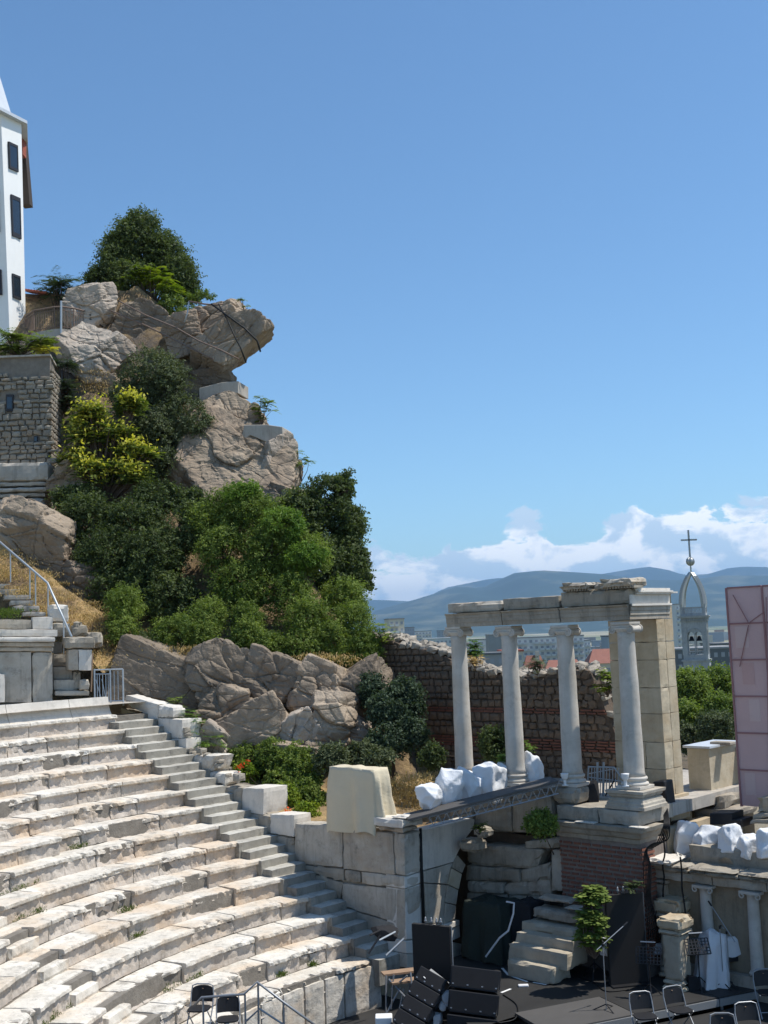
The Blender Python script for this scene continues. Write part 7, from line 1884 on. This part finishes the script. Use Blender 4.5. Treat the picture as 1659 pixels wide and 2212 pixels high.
def plant(name, lobes, nleaf, size, mat, label, cat, base, asp=.5, clump=.35, perlobe=26, trunk=.1, group=None, extra=None, droop=.25, bare=0):
    """a plant: crown + trunk (with limbs reaching the lobes)"""
    base = np.array(base, float)
    t = thing(name, label, cat, base, group)
    P, D, Nn, T = crown(lobes, nleaf, size, mat, asp, clump, perlobe, droop)
    me = leaf_mesh('crown', P - base, D, Nn, size, asp, T, MAT[mat]); o = bpy.data.objects.new('crown', me); COL.objects.link(o); o.parent = t
    if trunk:
        mb = MB(); cen = sum(np.array(c) for c, _ in lobes) / len(lobes); fork = base * .55 + cen * .45
        mb.tube([base - [0, 0, .2], base * .7 + fork * .3 + rng.normal(0, trunk * .3, 3), fork], [trunk, trunk * .85, trunk * .65], 7)
        for c, r in lobes:
            c = np.array(c); mid = (fork + c) / 2 + rng.normal(0, .12, 3)
            mb.tube([fork, mid, c], [trunk * .5, trunk * .33, trunk * .12], 5)
            for q in range(3 + bare):
                e_ = c + unit(rng.normal(size=3)) * np.array(r) * (.85 + .25 * (q > 2)); mb.tube([mid * .4 + c * .6, (c + e_) / 2 + rng.normal(0, .05, 3), e_], [trunk * .2, trunk * .12, trunk * .05], 4)
        part('trunk', mb, MAT['bark'], t)
    if extra: extra(t, base)
    return t
def LB(x0, y0, x1, y1, Y, dr=.8):
    """lobe whose outline covers a survey rectangle at distance Y"""
    c = PY((x0 + x1) / 2, (y0 + y1) / 2, Y); s_ = Y / FOC; rx = (x1 - x0) / 2 * s_; rz = (y1 - y0) / 2 * s_
    return (c, (rx * .96, max(.12, min(rx, rz) * dr), rz * .96))
# tree on the summit
plant('tree', [LB(235, 460, 375, 590, 50.5), LB(205, 500, 300, 610, 50), LB(180, 560, 260, 650, 49.5), LB(300, 490, 412, 620, 50.3), LB(330, 540, 430, 650, 50), LB(225, 560, 340, 660, 49.3), LB(265, 452, 350, 520, 50.5), LB(380, 600, 432, 655, 49.8)],
      52000, .11, 'leaf_dark', 'large dark rounded tree crowning the rocky summit', 'tree', PY(300, 665, 49.8), trunk=.16, clump=.55, perlobe=44)
def leaflets(frs, per, L_, size, asp):
    """compound leaves: frs = list of (start, direction); leaflets in pairs along a drooping rachis"""
    P, D, Nn = [], [], []
    for s0, d0, ln in frs:
        d0 = unit(np.array(d0)); side = unit(np.cross(d0, [0, 0, 1.]))
        for q in range(per):
            u = (q + 1) / per; p = s0 + d0 * ln * u + np.array([0, 0, -.35 * ln * u * u])
            for sg in (-1, 1):
                dd = unit(side * sg + d0 * .45 + np.array([0, 0, -.25])); P.append(p + dd * size * .45); D.append(dd); Nn.append(unit(np.array([0, 0, 1.]) + d0 * .3 + rng.normal(0, .15, 3)))
    return np.array(P), np.array(D), np.array(Nn)
def sumac(name, boxes, nfr, size, mat, label, cat, base, ln=.7, per=9, trunk=.03, group=None, asp=.32, tip=None):
    base = np.array(base, float); t = thing(name, label, cat, base, group); frs = []; mb = MB(); cents = []
    for (c, r) in boxes:
        k = max(2, int(nfr / len(boxes) / 6)); 
        for q in range(k):
            hub = np.array(c) + unit(rng.normal(size=3)) * np.array(r) * rng.uniform(.2, .95); cents.append(hub)
            mb.tube([base, (base * .4 + hub * .6) + rng.normal(0, .06, 3), hub], [trunk, trunk * .7, trunk * .35], 4)
            for j in range(6):
                a = rng.uniform(0, 6.28); el_ = rng.uniform(-.1, .9); frs.append((hub, (math.cos(a), math.sin(a), el_), ln * rng.uniform(.6, 1.15)))
    P, D, Nn = leaflets(frs, per, ln, size, asp); T = np.clip(np.repeat(rng.uniform(.1, .8, len(frs)), per * 2) + rng.normal(0, .1, len(P)), 0, .87)
    me = leaf_mesh('leaves', P - base, D, Nn, size, asp, T, MAT[mat]); o = bpy.data.objects.new('leaves', me); COL.objects.link(o); o.parent = t
    part('stems', mb, MAT['twig'], t)
    if tip:
        Pt = []; 
        for h in cents:
            if rng.uniform() < .42: continue
            m = tip[1]; Pt.append(h + np.array([0, -.12, .22]) + rng.normal(0, 1, (m, 3)) * np.array([.20, .16, .14]))
        Pt = np.concatenate(Pt); Dt = unit(rng.normal(size=Pt.shape)); Nt = unit(rng.normal(size=Pt.shape) + [0, 0, 1])
        me = leaf_mesh('young_leaves', Pt - base, Dt, Nt, tip[2], .5, rng.uniform(0, 1, len(Pt)), MAT[tip[0]]); o = bpy.data.objects.new('young_leaves', me); COL.objects.link(o); o.parent = t
    return t
sumac('sapling', [LB(270, 555, 345, 640, 48.8), LB(310, 560, 395, 655, 48.6), LB(340, 600, 400, 665, 48.4)], 210, .17, 'leaf_lime', 'bright lime green tree of heaven in front of the dark summit tree', 'tree', PY(330, 670, 48.6), .6, 9)
sumac('sapling', [LB(75, 585, 165, 650, 48.2), LB(95, 600, 175, 660, 48.0)], 90, .20, 'leaf_teal', 'dark tree of heaven with long arching leaves beside the white house', 'tree', PY(125, 690, 48.2), 1.0, 12, asp=.25)
sumac('shrub', [LB(-20, 700, 60, 765, 43.4), LB(40, 720, 118, 768, 43.3), LB(-30, 740, 90, 770, 43.2)], 200, .16, 'leaf_mid', 'leafy green shrubs spilling over the stone house wall', 'shrub', PY(40, 770, 43.6), .6, 9)
sumac('shrub', [LB(70, 742, 115, 768, 43.0)], 40, .14, 'leaf_yellow', 'small yellowing sprig on the corner of the stone house wall', 'shrub', PY(90, 768, 43.4), .4, 8)
sumac('shrub', [LB(112, 758, 160, 820, 44.6), LB(120, 800, 165, 870, 44.4), LB(128, 840, 170, 900, 44.2)], 150, .16, 'leaf_teal', 'dark green shrub filling the gap right of the stone house', 'shrub', PY(140, 900, 44.8), .6, 9)
plant('shrub', [LB(330, 620, 400, 690, 48.0), LB(380, 660, 450, 700, 47.6), LB(395, 625, 470, 665, 48.3), LB(180, 650, 250, 690, 48.2), LB(225, 605, 280, 650, 48.8)], 7000, .09, 'leaf_mid', 'low green scrub growing between the summit boulders', 'shrub', PY(380, 700, 48.2), trunk=.03, clump=.25)
def sprig(x0, y0, x1, y1, Y, label, mat='leaf_mid', n=14, size=.13, ln=.35, grp='young plants on the ledges and walls'):
    c, r = LB(x0, y0, x1, y1, Y); sumac('small_plant', [(c, r)], n * 6, size, mat, label, 'plant', (c[0], c[1], c[2] - r[2] * 1.2), ln, 5, .015, grp, .42)
sprig(508, 625, 545, 668, 45.4, 'sparse seedling standing on top of the overhanging boulder', n=4, size=.09, ln=.22)
sprig(528, 845, 600, 915, 44.0, 'young leafy plant on the upper concrete ledge against the sky', n=9, size=.14)
sprig(628, 955, 672, 1035, 43.6, 'thin young plant at the edge of the cliff below the lower ledge', n=6, size=.13)
sprig(548, 893, 575, 918, 43.9, 'small dark tuft hanging over the concrete ledge', n=4, size=.1, ln=.2)
# middle trees
plant('tree', [LB(245, 750, 400, 880, 44.2), LB(235, 800, 330, 930, 43.9), LB(310, 780, 425, 900, 44.0), LB(350, 850, 455, 960, 43.6), LB(300, 890, 400, 1010, 43.2), LB(300, 960, 390, 1040, 42.8), LB(270, 860, 380, 970, 43.4), LB(400, 880, 462, 945, 43.4)],
      34000, .095, 'leaf_olive', 'grey green dense tree below the overhanging boulder', 'tree', PY(330, 1060, 43.6), trunk=.14, clump=.38, perlobe=34)
sumac('tree', [LB(150, 860, 240, 930, 42.0), LB(140, 900, 230, 980, 41.8), LB(130, 950, 200, 1040, 41.5), LB(200, 900, 300, 990, 41.8), LB(230, 950, 350, 1010, 41.5), LB(150, 980, 260, 1060, 41.0), LB(250, 1000, 330, 1060, 41.0), LB(265, 850, 300, 900, 42)],
      1900, .15, 'leaf_mid', 'green tree with bright yellow young leaf tips next to the stone house', 'tree', PY(220, 1100, 41.5), .55, 8, .05, tip=('leaf_yellow', 15, .15), asp=.36)
plant('tree', [LB(590, 1050, 720, 1180, 41.0), LB(650, 1020, 770, 1130, 41.4), LB(690, 1060, 795, 1190, 41.4), LB(700, 1150, 803, 1270, 41.2), LB(640, 1150, 760, 1260, 40.6), LB(680, 1230, 770, 1320, 40.4), LB(740, 1010, 765, 1060, 41.4), LB(600, 1100, 690, 1220, 40.4), LB(755, 1220, 805, 1280, 41.0)],
      40000, .115, 'leaf_dark', 'tall dark tree at the right edge of the cliff against the sky', 'tree', PY(700, 1420, 40.4), trunk=.15, clump=.34, perlobe=28, bare=4)
plant('tree', [LB(120, 1060, 260, 1190, 39.6), LB(100, 1045, 230, 1110, 40.6), LB(220, 1060, 360, 1180, 39.8), LB(150, 1130, 300, 1280, 38.9), LB(250, 1140, 400, 1280, 38.7), LB(330, 1080, 470, 1210, 39.4), LB(180, 1220, 320, 1330, 38.2), LB(300, 1230, 430, 1340, 38.1), LB(280, 1040, 400, 1110, 40.4), LB(380, 1050, 450, 1120, 40.6)],
      60000, .10, 'leaf_dark', 'broad dark green tree mass above the dry grass slope', 'tree', PY(270, 1400, 38.8), trunk=.2, clump=.42, perlobe=36)
plant('tree', [LB(440, 1045, 560, 1150, 39.4), LB(480, 1060, 620, 1180, 39.0), LB(420, 1120, 540, 1250, 38.6), LB(520, 1120, 660, 1260, 38.4), LB(600, 1140, 720, 1270, 38.6), LB(450, 1200, 590, 1330, 38.0), LB(560, 1230, 680, 1350, 37.8), LB(400, 1080, 500, 1180, 39.2)],
      56000, .10, 'leaf_mid', 'bright green tree with fine leaves in the middle of the slope', 'tree', PY(540, 1420, 38.6), trunk=.16, clump=.38, perlobe=38, asp=.36)
plant('tree', [LB(480, 1035, 570, 1110, 38.9), LB(560, 1090, 660, 1180, 38.2), LB(600, 1170, 715, 1240, 37.8)], 12000, .10, 'leaf_bright', 'lighter green leafy boughs at the top of the middle tree', 'tree', PY(560, 1300, 38.6), trunk=.06, clump=.3, perlobe=30, asp=.36)
for i, (bx, lab, m_) in enumerate([
    ([LB(228, 1258, 312, 1340, 36.6), LB(232, 1310, 310, 1420, 36.2)], 'tall round shrub rising from the dry grass beside the stair', 'leaf_mid'),
    ([LB(325, 1320, 440, 1415, 36.2), LB(400, 1285, 488, 1370, 36.6), LB(400, 1340, 480, 1410, 36.2)], 'fine leaved shrub above the dark rock face', 'leaf_mid'),
    ([LB(495, 1330, 570, 1430, 36.2), LB(540, 1360, 620, 1440, 36.0), LB(500, 1300, 560, 1360, 36.6)], 'rounded shrub right of the slab with the diagonal crack', 'leaf_mid'),
    ([LB(610, 1290, 720, 1400, 36.6), LB(600, 1350, 700, 1450, 36.2), LB(680, 1340, 760, 1440, 36.2)], 'wide green shrub above the tilted rock', 'leaf_mid'),
    ([LB(690, 1240, 790, 1340, 38.5), LB(720, 1300, 800, 1390, 36.8), LB(740, 1350, 822, 1450, 36.4), LB(750, 1400, 815, 1470, 36.2)], 'green shrub at the cliff edge beside the ruined wall', 'leaf_mid'),
    ([LB(285, 1370, 345, 1420, 36.0), LB(470, 1390, 510, 1430, 36.0)], 'small dark shrub between the two larger ones', 'leaf_dark')]):
    plant('shrub', bx, 5500 * len(bx), .085, m_, lab, 'shrub', PY((bx[0][0][0]) * 0 + 0 + (CX + FOC * bx[0][0][0] / bx[0][0][1]), 1440, bx[0][0][1]) * 0 + np.array([bx[0][0][0], bx[0][0][1], bx[0][0][2] - bx[0][1][2] - .6]), trunk=.04, clump=.42, perlobe=26, asp=.34, group='shrubs along the edge of the lower cliff')
sprig(800, 1335, 855, 1400, 36.5, 'orange and lime leaved plant beside the broken wall top', 'leaf_lime', 12, .12, .35)
# dark shrub behind the pier
plant('shrub', [LB(785, 1490, 880, 1580, 33.6), LB(830, 1460, 915, 1560, 33.8), LB(790, 1560, 900, 1640, 33.0), LB(860, 1540, 925, 1620, 33.2), LB(770, 1450, 830, 1530, 34.4)], 22000, .095, 'leaf_teal', 'dark shrub growing against the ruined wall', 'shrub', PY(850, 1665, 33.2), trunk=.06, clump=.3, perlobe=30)
plant('shrub', [LB(680, 1600, 760, 1690, 32.2), LB(730, 1600, 830, 1690, 32.4), LB(790, 1610, 850, 1670, 32.2)], 9000, .085, 'leaf_olive', 'small leaved shrub behind the cream tarpaulin', 'shrub', PY(760, 1700, 32.2), trunk=.04, clump=.25)
plant('shrub', [LB(490, 1600, 570, 1690, 33.4), LB(540, 1590, 640, 1700, 33.0), LB(590, 1600, 700, 1730, 32.6), LB(620, 1680, 710, 1770, 31.9), LB(560, 1660, 650, 1750, 32.2)], 24000, .08, 'leaf_mid', 'dark green garden shrubs behind the parapet wall', 'shrub', PY(610, 1790, 32.6), trunk=.03, clump=.25)
plant('shrub', [LB(500, 1640, 560, 1700, 32.6), LB(630, 1735, 700, 1785, 30.9), LB(590, 1690, 650, 1750, 31.4)], 9000, .085, 'leaf_lime', 'yellow green low plants along the top of the parapet', 'shrub', PY(640, 1800, 31.2), trunk=.02, clump=.2)
sumac('vine', [LB(403, 1540, 440, 1600, 33.2), LB(420, 1580, 490, 1630, 33.0), LB(400, 1532, 425, 1570, 33.4)], 170, .11, 'leaf_bright', 'bright green vine hanging over the parapet blocks', 'vine', PY(440, 1650, 33.4), .3, 5, .015)
sprig(355, 1495, 395, 1545, 34.0, 'small dark green sprig in front of the dark rock face', 'leaf_mid', 8, .09, .25)
P = np.concatenate([PY(x, y, Y) + rng.normal(0, .04, (12, 3)) for x, y, Y in ((522, 1652, 32.0), (535, 1645, 32.0), (516, 1658, 31.9), (620, 1750, 30.6), (628, 1754, 30.6))])
me = leaf_mesh('red_flowers', P, unit(rng.normal(size=P.shape)), unit(rng.normal(size=P.shape)), .07, .8, rng.uniform(0, .8, len(P)), MAT['flower_red'])
o = bpy.data.objects.new('red_flowers', me); COL.objects.link(o); tag(o, 'clusters of orange red trumpet flowers in the garden shrubs', 'flowers', None, 'stuff')
# fig bush on the stage and the plants about the podium
sumac('fig_bush', [LB(1250, 1912, 1310, 1965, 25.2), LB(1246, 1955, 1308, 2010, 25.1), LB(1252, 1990, 1308, 2050, 25.1)], 1000, .11, 'leaf_mid', 'fig bush with large bright leaves standing beside the stone steps', 'bush', PY(1285, 2070, 25.1), .15, 3, .02, asp=.7)
sprig(1345, 1900, 1385, 1925, 25.4, 'low green plant seen just above the right black panel', 'leaf_dark', 5, .08, .15)
plant('ivy', [LB(1130, 1752, 1205, 1808, 26.6)], 5200, .07, 'leaf_mid', 'yellow green bush filling the corner under the truss', 'bush', W(-6.9, 5.0, 3.2), trunk=.02, clump=.2)
sprig(1015, 1775, 1055, 1800, 27.2, 'small weeds on the broken vault stones', 'leaf_mid', 5, .08, .15)
sprig(1080, 1625, 1105, 1650, 29.0, 'small bright plant at the foot of the second column', 'leaf_bright', 5, .10, .2)
sprig(1130, 1598, 1150, 1640, 29.6, 'slim seedling between the second and third columns', 'leaf_bright', 3, .08, .2)
plant('shrub', [LB(1035, 1570, 1100, 1650, 31.6), LB(905, 1600, 960, 1660, 31.8)], 6000, .08, 'leaf_dark', 'dark ivy at the foot of the ruined wall between the columns', 'shrub', PY(1060, 1665, 31.7), trunk=.03, clump=.25)
sprig(1003, 1375, 1040, 1430, 33.0, 'light green sapling on the wall top right of the first column', 'leaf_bright', 14, .11, .25)
sprig(1288, 1440, 1335, 1500, 30.9, 'orange tipped plant on the broken right end of the ruined wall', 'leaf_lime', 16, .11, .25)
sprig(1000, 1415, 1050, 1440, 32.4, 'dry yellowish weeds on the ruined wall behind the first column', 'grass_dry', 12, .08, .2)
sprig(1130, 1415, 1190, 1455, 31.6, 'straggly green weeds on the ruined wall between the middle columns', 'leaf_olive', 14, .08, .25)
# trees behind on the right
plant('tree', [LB(1440, 1440, 1530, 1540, 62), LB(1500, 1435, 1600, 1540, 64), LB(1440, 1510, 1520, 1600, 58), LB(1520, 1500, 1610, 1610, 57)], 26000, .15, 'leaf_mid', 'leafy green tree mass beyond the stage, behind the pillar and pink screen', 'tree', PY(1520, 1660, 60), trunk=.2, clump=.6, perlobe=34)
plant('tree', [LB(1510, 1530, 1600, 1610, 50), LB(1440, 1560, 1510, 1620, 51)], 9000, .12, 'leaf_olive', 'lower olive green trees directly behind the white capped wall', 'tree', PY(1540, 1660, 50), trunk=.1, clump=.45)
tp = PY(1520, 1630, 56)
mb = MB(); mb.hexa([(x, y, z) for z in (-36, tp[2]) for x, y in ((tp[0] - 8, 44), (tp[0] + 22, 44), (tp[0] + 30, 90), (tp[0] - 5, 90))]); struct('hill_shoulder', mb, MAT['hill_soil'])
# grasses: dry tufts on the slope and rock edges, weeds in the seat joints
def tufts(pts, n, size, mat, name, label, kind='stuff', spread=.25, up=.8, cat='grass'):
    P = []; 
    for p in pts: P.append(np.array(p) + rng.normal(0, 1, (n, 3)) * np.array([spread, spread, .03]))
    P = np.concatenate(P); D = unit(rng.normal(0, .45, P.shape) + [0, 0, up]); Nn = unit(np.cross(D, rng.normal(size=P.shape))); P = P + D * size * .4
    me = leaf_mesh(name, P, D, Nn, size, .22, rng.uniform(0, .87, len(P)), MAT[mat]); o = bpy.data.objects.new(name, me); COL.objects.link(o); return tag(o, label, cat, None, kind)
pts = []
for i in range(260):
    u, v = rng.uniform(), rng.uniform(); pts.append((TL * (1 - u) + TR * u) * (1 - v) + (BL_ * (1 - u) + BR * u) * v + np.array([0, 0, .03]))
tufts(pts, 70, .085, 'grass_dry', 'dry_grass', 'straw coloured dry grass on the slope beside the steps')
pts = [PY(x, y, Y) for x, y, Y in [(rng.uniform(290, 480), rng.uniform(1395, 1425), 35.6) for _ in range(50)] + [(rng.uniform(520, 800), rng.uniform(1415, 1455), 35.2) for _ in range(60)] + [(rng.uniform(165, 235), rng.uniform(800, 850), 45.0) for _ in range(20)]]
tufts(pts, 26, .10, 'grass_dry', 'edge_grass', 'dry grass hanging over the edges of the cliff')
pts = [PY(rng.uniform(845, 930), rng.uniform(1675, 1750), 29.8) for _ in range(60)]
tufts(pts, 50, .09, 'grass_dry', 'garden_grass', 'dry orange grass behind the cream tarpaulin')
pts = []
for (k, a0, a1) in ((7, 155, 160), (8, 158, 162), (11, 168, 174), (10, 151, 153), (13, 140, 141), (6, 146, 149), (9, 149, 151), (12, 150, 156), (12, 178, 183), (13, 135, 136)):
    for q in range(9): a = rng.uniform(a0, a1); pts.append(pol(rk(k) + .05, a, zk(k) - H + .01))
tufts(pts, 30, .055, 'grass_green', 'joint_weeds', 'green weeds in the joints of the marble seats', spread=.05)
tufts([PY(rng.uniform(0, 25), rng.uniform(1318, 1335), 34.2) for _ in range(12)], 60, .1, 'grass_green', 'green_patch', 'small green grass patch beside the upper steps')
